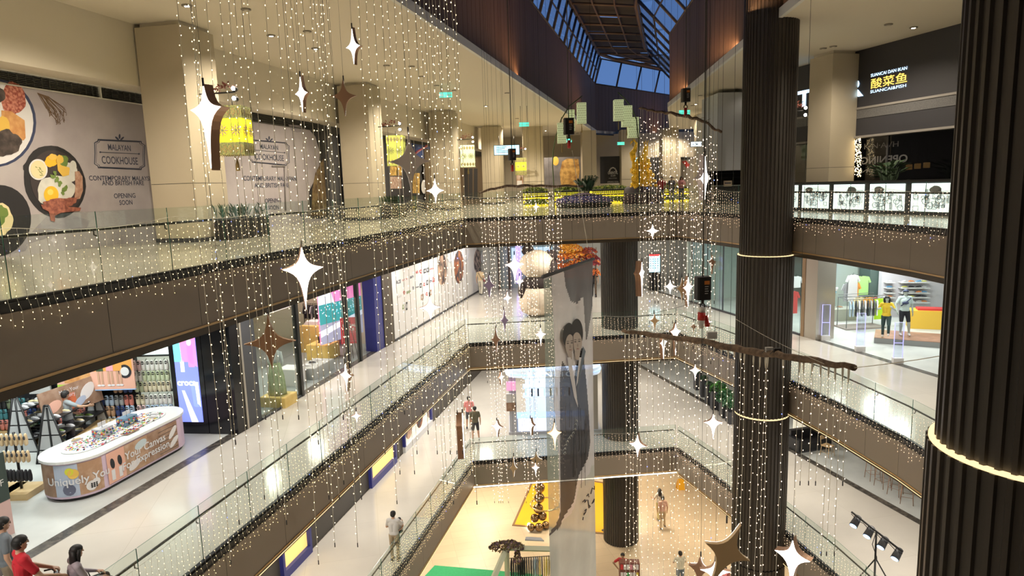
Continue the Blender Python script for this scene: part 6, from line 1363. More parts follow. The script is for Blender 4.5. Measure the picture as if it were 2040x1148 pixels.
def island(label, px, py, L, cols, nm, group, h=1.35, z=ZB, rz=.1, w=.42):
    c = at_z(px, py, z); M = Matrix.Translation(c) @ Matrix.Rotation(rz, 4, 'Z'); t = thing('clothes_rail', label, 'clothes rail', c, rz); b = MB(M)
    for y in (-.35, .35): b.tube([(-L / 2, y, .05), (-L / 2, y, h), (L / 2, y, h), (L / 2, y, .05)], .02, GRYR, 5, smooth=False); b.tube([(-L / 2, y, h + .12), (L / 2, y, h + .12)], .015, GRYR, 5)
    b.tube([(-L / 2, -.35, h), (-L / 2, .35, h)], .015, GRYR, 5); b.tube([(L / 2, -.35, h), (L / 2, .35, h)], .015, GRYR, 5); b.build('frame', t)
    b = MB(M); b.box((-L / 2 - .1, -.5, 0), (L / 2 + .1, .5, .06), mat('rack_base', (.30, .26, .24), .4)); b.build('base', t)
    n = int((L - .2) / .14)
    for i in range(n): hang(CG[cols[i % len(cols)]], cols[i % len(cols)], M @ V((-L / 2 + .14 + i * .14, -.35, h - .03)), rz + R(62), f'{cols[i % len(cols)]} garment, {ORD[i]} from the left on the {nm}', group, w=w, h=.72)
    return M
island('grey clothes rail island with white, black and pale blue tops in the sports shop', 1712, 652, 1.7, ('pale blue', 'pale blue', 'black', 'white', 'charcoal', 'white', 'black', 'grey', 'charcoal', 'white'), 'sports shop entrance rail', 'garments on the entrance rail island')
c = at_z(1722, 618, ZB); M = Matrix.Translation(c + V((0, 1.0, 0))); 
for (px, py, y, cn, lab, ww, hh) in ((1717, 548, 31.5, 'green', 'leaf green T-shirt hanging high at the back of the sports shop', .75, .95), (1757, 592, 29.6, 'lime', 'bright lime yellow jacket hanging beside the running mannequin', .7, 1.0), (1757, 592, 29.8, 'lime', 'second bright lime jacket hanging right behind the first', .66, .95), (1730, 590, 30, 'orange', 'orange top behind the entrance rail island', .4, .5), (1713, 590, 30, 'cream', 'cream top behind the entrance rail island', .5, .5), (1700, 545, 30.5, 'white', 'long white top hanging at the back left of the green T-shirt', .5, 1.3), (1690, 562, 30.6, 'grey', 'grey patterned top at the very back left of the white top', .45, .9), (1704, 560, 30.7, 'orange', 'pale orange top between white top and green T-shirt', .4, 1.1), (1742, 590, 30.2, 'red', 'coral red top left of the lime jackets', .35, .4), (1580, 578, 30.5, 'red', 'red jacket behind the glass just right of the round column', .5, 1.1), (1586, 548, 31, 'white', 'pale tracksuit top high behind the glass right of the round column', .5, .6)):
    p = at_y(px, py, y); hang(CG[cn], cn, p, R(8), lab, None, w=ww, h=hh); GAR[(cn, (('h', hh), ('w', ww)))].get('group')
M = rail('wall rail at the back of the sports shop holding beige, mint and black tops', at_z(1648, 617, ZB) + V((0, .3, 0)), 1.6, .05, 1.5, base=False, m=GRYR)
for i, cn in enumerate(('cream', 'black', 'mint', 'mustard', 'pale blue', 'black')): hang(CG[cn], cn, M @ V((-.65 + .27 * i, 0, 1.48)), R(15), f'{cn} top on the rail under the blue screen, {ORD[i]} from the steel pier', 'tops on the back wall rail', w=.5, h=.75)
o, Mx = gbox('sage green display plinth with trainers below the blue screen', 'display_plinth', 'plinth', 1621, 642, 2.0, .9, .55, mat('sage_plinth', (.40, .42, .36), .6), rz=.0)
for i, cn in enumerate((P_WHT, P_TAN)): b = MB(); shoe(b, Mx @ Matrix.Translation((.3 + 1.1 * i, .4, .565)), cn, .3); tag(b.build('shoe'), ('white trainer on the sage plinth', 'tan trainer on the sage plinth')[i], 'shoe')
t = thing('shelf_unit', 'pale blue shoe shelf unit under the swimming advert', 'shelf', at_y(1650, 572, 31.8)); p = at_y(1630, 578, 31.6); q = at_y(1665, 568, 31.6); b = MB(); b.box((p.x, 31.5, p.z - .15), (q.x, 32.2, p.z), PR('shelf_blue', (.25, .5, .62))); b.build('shelf_board', t)
for i in range(5):
    b = MB(); shoe(b, Matrix.Translation((p.x + .12 + i * .19, 31.6, p.z)) @ Matrix.Rotation(R(50), 4, 'Z') @ Matrix.Rotation(R(-25), 4, 'Y'), P_WHT if i % 2 else P_LT, .3); tag(b.build('shoe'), f'trainer on the pale blue shelf unit, {ORD[i]} from the steel pier', 'shoe', 'trainers on the pale blue shelf')
# mannequin platform, tag gates
t = thing('mannequin_platform', 'low brown platform carrying the two sports mannequins', 'platform', at_z(1741, 682, ZB)); M = Matrix.Translation(at_z(1741, 684, ZB)) @ Matrix.Rotation(R(-30), 4, 'Z'); b = MB(M); b.box((0, 0, 0), (3.2, 1.7, .22), mat('platform_side', (.25, .26, .26), .5)); b.build('platform_body', t); b = MB(M); b.box((0, 0, .22), (3.2, 1.7, .235), mat('platform_brown_top', (.28, .15, .10), .4, noise=(3, (.4, .22, .15), .4, .7))); b.build('brown_top', t)
o, Mx = gbox('yellow display block with red top behind the right mannequin', 'display_block', 'display block', 1812, 655, 1.6, .8, .8, mat('bright_yellow_block', (.80, .50, .06), .5), rz=R(-20)); 
b = MB(Mx); b.box((.3, .1, .812), (1.4, .6, .9), CG['red']); tag(b.build('folded_clothes'), 'folded red clothes on the yellow display block', 'clothes')
GATE = mat('gate_violet_light', (.5, .5, 1), .4, emit=(.45, .45, 1), es=.9); ACR = glass_mat('gate_acrylic', (.9, .93, 1), .7)
for i, (px, py) in enumerate(((1644, 678), (1713, 700), (1788, 724))):
    c = at_z(px, py, ZB); M = Matrix.Translation(c) @ Matrix.Rotation(R(-10), 4, 'Z'); t = thing('tag_gate', ('clear security gate nearest the steel pier', 'clear security gate in the middle of the sports shop entrance', 'clear security gate in front of the mannequin platform')[i], 'security gate', c, group='security gates at the sports shop')
    b = MB(M); b.box((-.17, -.1, 0), (.17, .1, .2), P_LT); b.build('foot', t); b = MB(M); b.tube([(-.15, 0, .2), (-.15, 0, 1.5), (.15, 0, 1.5), (.15, 0, .2)], .014, GATE, 6, smooth=False); b.tube([(-.15, 0, .75), (.15, 0, .75)], .014, GATE, 6); b.build('light_frame', t); b = MB(M); b.box((-.14, -.004, .22), (.14, .004, 1.49), ACR); b.build('acrylic_panel', t)
# ================= banner =================
SHEER = lambda n, c: mat(n, c, .6, alpha=.80, noise=None)
pl = at_y(1083, 553, 14.6); 
# the bar is level: find the far end on the sight line of its right end at the same height
prr = at_z(1181, 518, pl.z); BL, BR = pl, prr; UBn = V((BR.x - BL.x, BR.y - BL.y, 0)); WBn = UBn.length
FBn = frame((BL.x, BL.y, BL.z), UBn); Mi = FBn.inverted(); HB_ = 12.6
t = thing('portrait_banner', 'huge sheer fabric banner with two women in dark robes hanging in the void', 'banner', (BL.x, BL.y, BL.z - HB_))
def sheer(n, c, a=.82):
    m = mat(n, c, .7, alpha=a, noise=(1.1, tuple(min(1, q * 1.2) for q in c), .3, .7)); return m
B_GREY = sheer('banner_pale_grey', (.74, .74, .80), .9); B_MID = sheer('banner_mid_grey', (.17, .17, .20), .93); B_DARK = sheer('banner_dark', (.07, .07, .085), .96); B_GRN = sheer('banner_green_grey', (.42, .52, .48), .7); B_SKIN = mat('banner_face', (.52, .46, .43), .7); B_WHT = sheer('banner_white', (.62, .66, .66), .9); B_HAIR = mat('banner_hair', (.05, .05, .055), .7); B_LINE = mat('banner_ink', (.08, .07, .08), .7)
def bsheet(nx=130, nz=220):
    vs = []; fs = []
    for j in range(nz + 1):
        for i in range(nx + 1):
            x = WBn * i / nx; z = -HB_ * j / nz; vs.append((x, z, .035 * math.sin(x * 5.2 + .5 * math.sin(z * .4)) * min(1, j / 18)))
    for j in range(nz):
        for i in range(nx): a = j * (nx + 1) + i; fs.append((a, a + 1, a + nx + 2, a + nx + 1))
    return vs, fs
bvs, bfs = bsheet(); b = MB(FBn)
def inpoly(x, y, P):
    c = False; j = len(P) - 1
    for i in range(len(P)):
        if (P[i][1] > y) != (P[j][1] > y) and x < (P[j][0] - P[i][0]) * (y - P[i][1]) / (P[j][1] - P[i][1]) + P[i][0]: c = not c
        j = i
    return c
A1 = [uv(FBn, *p) for p in ((1122, 530), (1200, 500), (1200, 560), (1183, 600), (1178, 640), (1165, 680), (1160, 590), (1152, 605), (1135, 600), (1126, 570))]
ROBE = [uv(FBn, *p) for p in ((1122, 720), (1118, 760), (1118, 900), (1118, 1020), (1086, 1080), (1102, 1075), (1118, 1048), (1140, 1000), (1155, 950), (1168, 915), (1175, 880), (1168, 790), (1160, 690), (1155, 715), (1142, 760), (1132, 740))]
WHT = [uv(FBn, *p) for p in ((1200, 915), (1180, 930), (1158, 965), (1152, 985), (1135, 1025), (1115, 1050), (1100, 1060), (1086, 1080), (1086, 1300), (1200, 1300))]
GRN = [uv(FBn, *p) for p in ((1076, 560), (1098, 552), (1100, 640), (1104, 720), (1100, 800), (1112, 900), (1116, 1020), (1086, 1085), (1076, 1000))]
for f in bfs:
    cx = sum(bvs[i][0] for i in f) / 4; cz = sum(bvs[i][1] for i in f) / 4
    m = B_WHT if inpoly(cx, cz, WHT) else B_DARK if inpoly(cx, cz, ROBE) else B_MID if inpoly(cx, cz, A1) else B_GRN if inpoly(cx, cz, GRN) else B_GREY
    b.add([bvs[i] for i in f], [(0, 1, 2, 3)], m, True)
o = b.build('fabric', t)
b = MB(FBn); Z0 = .045
for (px, py, rx, ry, r, m, z) in ((1129, 668, 11, 25, .05, B_HAIR, 0), (1146, 663, 12, 28, -.02, B_HAIR, .001), (1131, 686, 8.5, 20, .05, B_SKIN, .004), (1146, 682, 9.5, 20, -.05, B_SKIN, .005)):
    pell(b, FBn, px, py, rx, ry, m, Z0 + z, Z0 + z + .002, 30, rot=r)
for (px, py) in ((1127, 684), (1135, 683), (1142, 681), (1150, 680)): pell(b, FBn, px, py, 2.3, 1.1, B_LINE, Z0 + .008, Z0 + .01, 10); pell(b, FBn, px, py - 4, 3, .6, B_LINE, Z0 + .008, Z0 + .01, 8)
for (px, py) in ((1132, 690), (1147, 688)): pell(b, FBn, px, py, 1.3, 3, mat('banner_shade', (.4, .34, .32), .7), Z0 + .008, Z0 + .01, 8)
for (px, py) in ((1132, 697), (1147, 695)): pell(b, FBn, px, py, 2.6, 1.0, mat('banner_lip', (.40, .20, .19), .7), Z0 + .008, Z0 + .01, 10)
b.tube([(*uv(FBn, 1137, 664), Z0 + .011), (*uv(FBn, 1138.5, 704), Z0 + .011)], .006, B_LINE, 3, M=FBn)
ppoly(b, FBn, [(1126, 703), (1136, 703), (1136, 716), (1130, 716)], B_SKIN, Z0 + .002, Z0 + .004); ppoly(b, FBn, [(1141, 700), (1152, 700), (1150, 718), (1143, 716)], B_SKIN, Z0 + .002, Z0 + .004)
for P, m in (([(1126, 712), (1133, 712), (1141, 755), (1148, 812), (1140, 790), (1132, 750)], B_GREY), ([(1158, 690), (1163, 700), (1152, 750), (1145, 800), (1148, 750)], mat('banner_collar_blue', (.16, .2, .26), .7)), ([(1150, 712), (1155, 712), (1148, 760), (1144, 770)], B_GREY)): ppoly(b, FBn, P, m, Z0 + .004, Z0 + .006)
rr = random.Random(2)
for k in range(22):
    x = rr.uniform(1122, 1166); y = rr.uniform(800, 880); b.tube([(*uv(FBn, x, y), Z0), (*uv(FBn, x + rr.uniform(-3, 3), y + rr.uniform(40, 110)), Z0)], .007, B_MID if k % 2 else B_HAIR, 3, M=FBn)
b.build('portrait_print', t)
b = MB(FBn)
for k, (px, py) in enumerate(((1121, 902), (1121, 894), (1123, 886), (1126, 879), (1130, 872), (1133, 868), (1138, 862), (1141, 855), (1142, 845), (1144, 838))): b.tube([(*uv(FBn, px - 2, py + 2), Z0), (*uv(FBn, px + 1.5, py - 2), Z0), (*uv(FBn, px + 2.5, py + 2), Z0)], .012, B_WHT, 3, M=FBn)
for P in (((1158, 1000), (1162, 995), (1162, 1001), (1166, 996)), ((1166, 988), (1170, 984)), ((1168, 984), (1170, 990)), ((1174, 984), (1177, 972), (1181, 975), (1181, 968)), ((1168, 996), (1170, 1012), (1173, 1009), (1169, 1005)), ((1177, 1002), (1181, 994), (1180, 1000), (1176, 1003)), ((1162, 1018), (1165, 1014), (1163, 1022), (1160, 1026)), ((1160, 1024), (1164, 1020)), ((1158, 1036), (1159, 1030))): b.tube([(*uv(FBn, *p), Z0) for p in P], .016, B_LINE, 3, M=FBn)
b.build('calligraphy', t)
b = MB(); b.tube([BL - UBn.normalized() * .04 + V((0, 0, .02)), BR + UBn.normalized() * .04 + V((0, 0, .02))], .045, mat('banner_bar_grey', (.08, .085, .10), .5), 8); b.build('top_bar', t)
b = MB()
for p in (BL, BR): b.tube([p, V((p.x, p.y, EYE + 11.4))], .004, WIRED, 4)
b.build('hanging_cable', t)
# ================= people =================
SKIN = mat('skin', (.56, .34, .23), .55); SKD = mat('skin_tan', (.42, .25, .16), .55); HAIR = mat('black_hair', (.012, .011, .011), .6); EYEM = mat('eye_dark', (.02, .015, .015), .3); LIPM = mat('lips', (.42, .17, .14), .5)
def capmesh(p, q, r0, r1, n=12, k=5):
    p, q = V(p), V(q); t = q - p; L = t.length; t = t.normalized() if L > 1e-6 else V((0, 0, 1)); a = t.orthogonal().normalized(); c = t.cross(a)
    R_ = [(-r0 * math.cos(i * math.pi / 2 / k), r0 * math.sin(i * math.pi / 2 / k)) for i in range(k + 1)] + [(L + r1 * math.sin(i * math.pi / 2 / k), r1 * math.cos(i * math.pi / 2 / k)) for i in range(k + 1)]
    vs = []; fs = []
    for (s, r) in R_:
        r = max(r, 1e-4)
        for j in range(n): w = 6.28318 * j / n; vs.append(p + t * s + (a * math.cos(w) + c * math.sin(w)) * r)
    m = len(R_)
    for i in range(m - 1):
        for j in range(n): l = (j + 1) % n; fs.append((i * n + j, i * n + l, (i + 1) * n + l, (i + 1) * n + j))
    fs += [tuple(range(n - 1, -1, -1)), tuple((m - 1) * n + j for j in range(n))]
    return vs, fs
def hand(caps, w, d, up, side, zone='skin', grip=.5, s=1.0):
    """palm and five fingers growing from wrist w along d; up = back of the hand, side = thumb side"""
    d = V(d).normalized(); up = V(up); up = (up - d * up.dot(d)).normalized(); x = d.cross(up) * side
    w = V(w); P = w + d * .085 * s
    for k in (-1, 0, 1): caps.append((w + x * .012 * k * s, P + x * .024 * k * s, .017 * s, .015 * s, zone))
    for k, L in enumerate((.068, .078, .072, .056)):
        r = P + x * (.033 - .022 * k) * s; c1 = r + (d * math.cos(grip * .5) - up * math.sin(grip * .5)) * L * .5 * s; c2 = c1 + (d * math.cos(grip * 1.3) - up * math.sin(grip * 1.3)) * L * .5 * s
        caps.append((r, c1, .0098 * s, .0092 * s, zone)); caps.append((c1, c2, .0092 * s, .008 * s, zone))
    r = w + d * .03 * s + x * .03 * s; c1 = r + (d * .6 + x * .8 - up * .2).normalized() * .035 * s; c2 = c1 + (d * .9 + x * .25 - up * .35).normalized() * .032 * s
    caps.append((r, c1, .012 * s, .0105 * s, zone)); caps.append((c1, c2, .0105 * s, .009 * s, zone))
def person(label, loc, yaw, top, bottom, pose={}, hair='short', skin=None, sleeves='short', legs='long', shoes=None, h=1.72, female=False, voxel=.012, name='person', cat='person', glasses=False, zones=None, group=None, bare=None):
    k = h / 1.72; skin = skin or SKIN; shoes = shoes or CHAR
    J = dict(pelvis=(0, 0, .93), waist=(0, 0, 1.08), chest=(0, .0, 1.28), neck=(0, -.005, 1.46), head=(0, .02, 1.60), shl=(-.175, 0, 1.40), shr=(.175, 0, 1.40), ell=(-.24, -.02, 1.13), elr=(.24, -.02, 1.13), wrl=(-.25, .05, .88), wrr=(.25, .05, .88),
             hil=(-.085, 0, .90), hir=(.085, 0, .90), knl=(-.10, .02, .50), knr=(.10, .02, .50), anl=(-.10, -.02, .08), anr=(.10, -.02, .08), face=(0, 1, 0), upl=(-1, 0, 0), upr=(1, 0, 0), gripl=.5, gripr=.5, tol=(0, 1, 0), tor=(0, 1, 0))
    J.update(pose); G = {a: (V(c) if isinstance(c, tuple) else c) for a, c in J.items()}
    w = .9 if female else 1.0; C = []
    C.append((G['pelvis'] + V((-.055, 0, 0)), G['pelvis'] + V((.055, 0, 0)), .104, .104, 'bottom'))
    for s in (-1, 1): C.append((G['pelvis'] + V((s * .05, 0, .06)), G['chest'] + V((s * .075 * w, 0, -.02)), .095 * w, .106 * w, 'top'))
    C.append((G['pelvis'] + V((-.055, 0, .04)), G['pelvis'] + V((.055, 0, .04)), .11, .11, 'top'))
    C.append((G['chest'] + V((-.06, .01, .02)), G['chest'] + V((.06, .01, .02)), .108 * w, .108 * w, 'top'))
    C.append((G['shl'].lerp(G['neck'], .12), G['shr'].lerp(G['neck'], .12), .072 * w, .072 * w, 'top')); C.append((G['chest'] + V((0, 0, .08)), G['neck'] - V((0, 0, .03)), .11 * w, .062, 'top'))
    C.append((G['neck'] - V((0, 0, .02)), G['head'] - V((0, .012, .05)), .054, .052, 'skin'))
    F = G['face'].normalized(); S_ = V((F.y, -F.x, 0)).normalized(); hd = G['head']; UPH = S_.cross(F)
    C.append((hd + UPH * .03 - F * .018, hd + UPH * .032 + F * .018, .083, .078, 'skin')); C.append((hd - UPH * .01 + F * .012, hd - UPH * .065 + F * .035, .066, .040, 'skin'))
    C.append((hd + F * .088 + UPH * .012, hd + F * .099 - UPH * .016, .007, .011, 'skin'))
    for s in (-1, 1): C.append((hd + S_ * s * .079 + UPH * .012, hd + S_ * s * .08 - UPH * .02, .013, .011, 'skin'))
    for s, e in (('l', -1), ('r', 1)):
        sh, el, wr = G['sh' + s], G['el' + s], G['wr' + s]; m = sh.lerp(el, .62)
        az = 'top'; C.append((sh, m, .062 * w, .058 * w, 'top')); C.append((m, el, .044, .040, 'top' if sleeves == 'long' else 'skin')); C.append((el, wr, .040, .027, 'top' if sleeves == 'long' else 'skin'))
        hand(C, wr, wr - el, G['up' + s], -e if True else e, 'skin', G['grip' + s])
        hi, kn, an = G['hi' + s], G['kn' + s], G['an' + s]; m = hi.lerp(kn, .85)
        C.append((hi, m, .098, .070, 'bottom')); C.append((m, kn, .066 if legs == 'long' else .056, .055, 'bottom' if legs == 'long' else 'skin')); m2 = kn.lerp(an, .35)
        zz = 'bottom' if legs == 'long' else 'skin'; C.append((kn, m2, .055, .056, zz)); C.append((m2, an, .056 if legs == 'long' else .052, .05 if legs == 'long' else .034, zz))
        to = G['to' + s].normalized(); C.append((an - to * .05 + V((0, 0, -.04)), an + to * .13 + V((0, 0, -.045)), .040, .036, 'shoe')); C.append((an - V((0, 0, .0)), an + to * .06 - V((0, 0, .035)), .042, .038, 'shoe'))
    vs = []; fs = []
    for (p, q, r0, r1, z) in C:
        a, f = capmesh(p, q, r0, r1); o_ = len(vs); vs += [tuple(x) for x in a]; fs += [tuple(i + o_ for i in g) for g in f]
    me = bpy.data.meshes.new('tmp'); me.from_pydata(vs, [], fs); ob = bpy.data.objects.new('tmp', me); COL.objects.link(ob)
    md = ob.modifiers.new('r', 'REMESH'); md.mode = 'VOXEL'; md.voxel_size = voxel; md.use_smooth_shade = True
    sm = ob.modifiers.new('s', 'SMOOTH'); sm.factor = .5; sm.iterations = 2
    dg = bpy.context.evaluated_depsgraph_get(); dg.update(); nm = bpy.data.meshes.new_from_object(ob.evaluated_get(dg)); bpy.data.objects.remove(ob); bpy.data.meshes.remove(me)
    n = len(nm.polygons); cen = np.empty(n * 3); nm.polygons.foreach_get('center', cen); cen = cen.reshape(-1, 3)
    best = np.full(n, 1e9); idx = np.zeros(n, int); ZN = ['top', 'bottom', 'skin', 'shoe']
    for (p, q, r0, r1, z) in C:
        a = np.array(p); d_ = np.array(q) - a; L2 = max(1e-9, d_ @ d_); tt = np.clip(((cen - a) @ d_) / L2, 0, 1); dist = np.linalg.norm(cen - (a + tt[:, None] * d_), axis=1) - (r0 + (r1 - r0) * tt)
        mk = dist < best; best[mk] = dist[mk]; idx[mk] = ZN.index(z)
    nm.materials.clear()
    for m in (top, bottom, skin, shoes): nm.materials.append(m)
    nm.polygons.foreach_set('material_index', idx.tolist()); nm.polygons.foreach_set('use_smooth', [True] * n)
    nm.transform(Matrix.Scale(k, 4)); nm.name = name
    o = bpy.data.objects.new(name, nm); COL.objects.link(o); o.location = loc; o.rotation_euler = (0, 0, R(yaw)); tag(o, label, cat, group)
    WM[o.name] = Matrix.Translation(V(loc)) @ Matrix.Rotation(R(yaw), 4, 'Z'); T = WM[o.name] @ Matrix.Scale(k, 4)
    H4 = Matrix.Identity(4)
    for i in range(3): H4[i][0], H4[i][1], H4[i][2], H4[i][3] = S_[i], F[i], UPH[i], hd[i]
    if hair:
        b = MB(T @ H4); b.ball((0, -.002, .050), .100, HAIR if hair != 'cap' else P_NAVY, 18, 11, (.90, .96, .78)); b.ball((0, -.036, .012), .094, HAIR, 14, 9, (.90, .80, 1.0))
        if hair in ('long', 'ponytail'):
            b.lathe([(.085, .05), (.10, -.05), (.115, -.18), (.10, -.30), (.05, -.36)], HAIR, (0, -.055, 0), 16, sy=.55)
            for s in (-1, 1): b.tube([(s * .075, .02, .06), (s * .092, .0, -.04), (s * .09, -.01, -.16)], [.03, .032, .02], HAIR, 8)
        else:
            for s in (-1, 1): b.tube([(s * .075, .0, .05), (s * .08, -.01, .0)], [.022, .012], HAIR, 6)
        if hair == 'cap': b.lathe([(.085, 0), (.10, .004)], P_NAVY, (0, .06, .075), 14)
        b.build('hair', o)
    b = MB(T @ H4)
    for s in (-1, 1): b.ball((s * .030, .080, .018), .0095, EYEM, 8, 5, (1.3, .6, .8)); b.tube([(s * .018, .090, .036), (s * .043, .083, .036)], .0035, HAIR, 4)
    b.tube([(-.02, .072, -.048), (0, .079, -.049), (.02, .072, -.048)], .0048, LIPM, 5)
    if glasses:
        for s in (-1, 1): b.tube([(s * .034 + .021 * math.cos(a), .093, .018 + .017 * math.sin(a)) for a in [q * .7 for q in range(10)]], .0022, P_BLK, 4); b.tube([(s * .053, .09, .022), (s * .083, .0, .022)], .0025, P_BLK, 4)
    b.build('face_features', o)
    return o, T
PT = lambda n, c: mat('cloth_' + n, c, .8)
def Yaw(v): return math.degrees(math.atan2(v.y, v.x)) - 90
yw = Yaw(U)
# trio at the lower left: red T-shirt pushing a wheelchair, grey T-shirt behind
q = at_z(38, 1091, ZB + 1.60); RL = V((q.x, q.y, ZB))
o, T = person('person in a red T-shirt and glasses pushing the wheelchair at the lower left', RL, -42, PT('bright_red', (.55, .015, .03)), PT('dark_jeans', (.03, .04, .08)), dict(elr=(.27, .16, 1.12), wrr=(.20, .40, 1.0), ell=(-.27, .14, 1.12), wrl=(-.16, .38, 1.0), upl=(0, 0, 1), upr=(0, 0, 1), knl=(-.1, .12, .5), anl=(-.1, .05, .08), knr=(.1, -.02, .5), anr=(.1, -.25, .12), gripl=1.2, gripr=1.2), glasses=True, voxel=.009, h=1.78)
q = at_z(15, 1043, ZB + 1.62); person('person in a grey T-shirt with glasses cut by the left edge of the photo', V((q.x - .1, q.y, ZB)), -45, PT('slate_grey', (.16, .19, .22)), PT('khaki', (.25, .2, .14)), dict(knl=(-.1, .1, .5), anl=(-.1, .08, .08)), glasses=True, voxel=.009)
dirw = V((math.sin(R(42)), math.cos(R(42)), 0)); WC = RL + dirw * .68; t = thing('wheelchair', 'black wheelchair at the bottom left being pushed by the person in red', 'wheelchair', WC, R(-42)); M = WM[t.name]
b = MB(M); b.box((-.23, -.22, .46), (.23, .25, .52), BLACK); b.build('seat', t); b = MB(M); b.box((-.23, -.26, .5), (.23, -.2, .92), BLACK); b.build('backrest', t)
for s in (-1, 1):
    b = MB(M); b.tube([(s * .29, -.15 + .29 * math.cos(a), .3 + .29 * math.sin(a)) for a in [k * .4 for k in range(17)]], .016, BLACK, 6); b.tube([(s * .29, -.15, .01), (s * .29, -.15, .59)], .004, P_LT, 4); b.tube([(s * .29, -.44, .3), (s * .29, .14, .3)], .004, P_LT, 4); b.build('wheel', t)
    b = MB(M); b.tube([(s * .24, -.22, .9), (s * .22, -.28, .98), (s * .21, -.38, 1.0)], .014, BLACK, 6); b.build('push_handle', t)
    b = MB(M); b.tube([(s * .25, -.2, .7), (s * .25, .2, .7), (s * .25, .25, .5)], .013, BLACK, 6); b.build('armrest', t); b = MB(M); b.tube([(s * .2, .25, .48), (s * .18, .42, .15), (s * .1, .5, .13)], .012, BLACK, 6); b.cyl((s * .2, .3, .0), .05, .04, BLACK, 10); b.build('footrest', t)
sit = dict(pelvis=(0, -.02, .58), waist=(0, 0, .7), chest=(0, -.03, .93), neck=(0, -.02, 1.10), head=(0, .03, 1.23), shl=(-.175, -.02, 1.05), shr=(.175, -.02, 1.05), ell=(-.22, .08, .80), elr=(.22, .08, .80), wrl=(-.14, .30, .72), wrr=(.14, .30, .72), hil=(-.085, 0, .58), hir=(.085, 0, .58), knl=(-.10, .43, .60), knr=(.10, .43, .60), anl=(-.1, .50, .20), anr=(.1, .50, .20), upl=(0, 0, 1), upr=(0, 0, 1))
person('person with long black hair and pale jacket seated in the wheelchair', WC + V((0, 0, .02)), -42, PT('pale_lilac', (.45, .40, .45)), PT('black', (.02, .02, .022)), sit, hair='long', female=True, sleeves='long', h=1.66, voxel=.009)
q = at_z(116, 792, ZB + 1.62) * 1.0; q.y += .25; person('person in a grey T-shirt reaching along the racks in the shoe shop', V((q.x, q.y, ZB)), yw - 15, PT('heather_grey', (.26, .30, .32)), PT('dark_trousers', (.04, .04, .05)), dict(elr=(.42, .12, 1.30), wrr=(.62, .22, 1.32), gripr=.2, ell=(-.26, .06, 1.12), wrl=(-.2, .28, 1.0)), skin=SKD)
q = at_z(958, 588, ZB); o, T = person('person in cream shirt and white trousers walking by the white hoarding', q, -12, PT('cream_shirt', (.55, .42, .26)), PT('off_white', (.6, .55, .45)), dict(knl=(-.1, .14, .5), anl=(-.1, .18, .08), knr=(.1, -.03, .5), anr=(.1, -.22, .12), wrr=(.27, .12, .9)))
b = MB(T); b.tube([(-.1, -.08, 1.44), (.05, -.17, 1.2), (.22, -.12, .98)], .018, BARK, 5); b.ball((.27, -.02, .93), .1, PT('dark_red_bag', (.25, .04, .05)), 12, 7, (.6, 1, 1)); b.build('shoulder_bag', o)
q = at_z(1190, 592, ZB); person('person in black, mostly hidden, walking between banner and ribbed column', q + V((-.15, .3, 0)), 170, P_BLK, P_BLK, dict(knl=(-.1, .2, .5), anl=(-.1, .3, .1)), legs='long')
q = at_z(948, 878, ZC); person('person in an olive shirt and black shorts walking on the lower gallery', q, 5, PT('olive', (.10, .09, .055)), P_BLK, dict(knl=(-.12, .04, .5), anl=(-.14, .0, .08), knr=(.13, .05, .5), anr=(.16, .1, .08)), legs='short', shoes=P_LT)
q = at_z(936, 855, ZC); person('person in a pink shirt walking just ahead of the olive shirt', q, 5, PT('coral_pink', (.75, .28, .27)), PT('dark_grey', (.08, .08, .09)), dict(knl=(-.12, .1, .5), anl=(-.14, .1, .08)), legs='short')
q = at_z(788, 1116, ZC); o, T = person('person in a loose white T-shirt and beige trousers carrying a child at the lower glass', q, -8, PT('white_tee', (.70, .68, .66)), PT('beige', (.42, .33, .22)), dict(elr=(.27, .12, 1.15), wrr=(.20, .32, 1.18), ell=(-.27, .1, 1.12), wrl=(-.1, .3, 1.10), knl=(-.11, .02, .5)))
kid = dict(sit); person('small child in white held in the arms of the person in white', q + V((.16, .26, .55)), 150, PT('child_white', (.7, .7, .7)), PT('child_black', (.03, .03, .03)), kid, h=1.05, voxel=.009)
q = at_z(1320, 1052, 0); person('person in a pale pink shirt and beige trousers walking away on the ground floor', q, 5, PT('salmon', (.62, .38, .30)), PT('sand', (.50, .38, .24)), dict(knl=(-.1, .03, .5), anl=(-.15, -.2, .12), knr=(.12, .1, .5), anr=(.15, .12, .08)))
q = at_z(1314, 1034, 0); o, T = person('person with black bun and white top walking ahead of the salmon shirt', q, 8, PT('ivory_top', (.62, .56, .48)), PT('yellow_print', (.55, .45, .15)), dict(wrl=(-.36, .2, 1.15), ell=(-.32, .02, 1.15), anl=(-.15, -.22, .12)), hair='long', female=True, h=1.68)
q = at_z(1355, 1172, 0); person('person in a white shirt and blue trousers standing with back turned, ground floor', q, 3, PT('white_shirt', (.62, .62, .52)), PT('steel_blue', (.15, .2, .26)), dict(ell=(-.26, .12, 1.15), wrl=(-.1, .3, 1.12), elr=(.26, .12, 1.15), wrr=(.1, .3, 1.12)))
q = at_z(1241, 1175, 0); person('person in a red top with hand on hip behind the card stand', q, 160, PT('crimson', (.50, .03, .04)), PT('brown_trousers', (.10, .05, .03)), dict(elr=(.42, -.02, 1.18), wrr=(.2, .08, 1.0), ell=(-.3, .0, 1.15)), skin=SKD, hair='short')
q = at_z(1443, 1148, .9); person('person in pink seated behind the big copper star at the foot of the column', V((q.x, q.y, 0)), 200, PT('rose', (.6, .2, .22)), PT('navy_trousers', (.03, .04, .1)), sit)
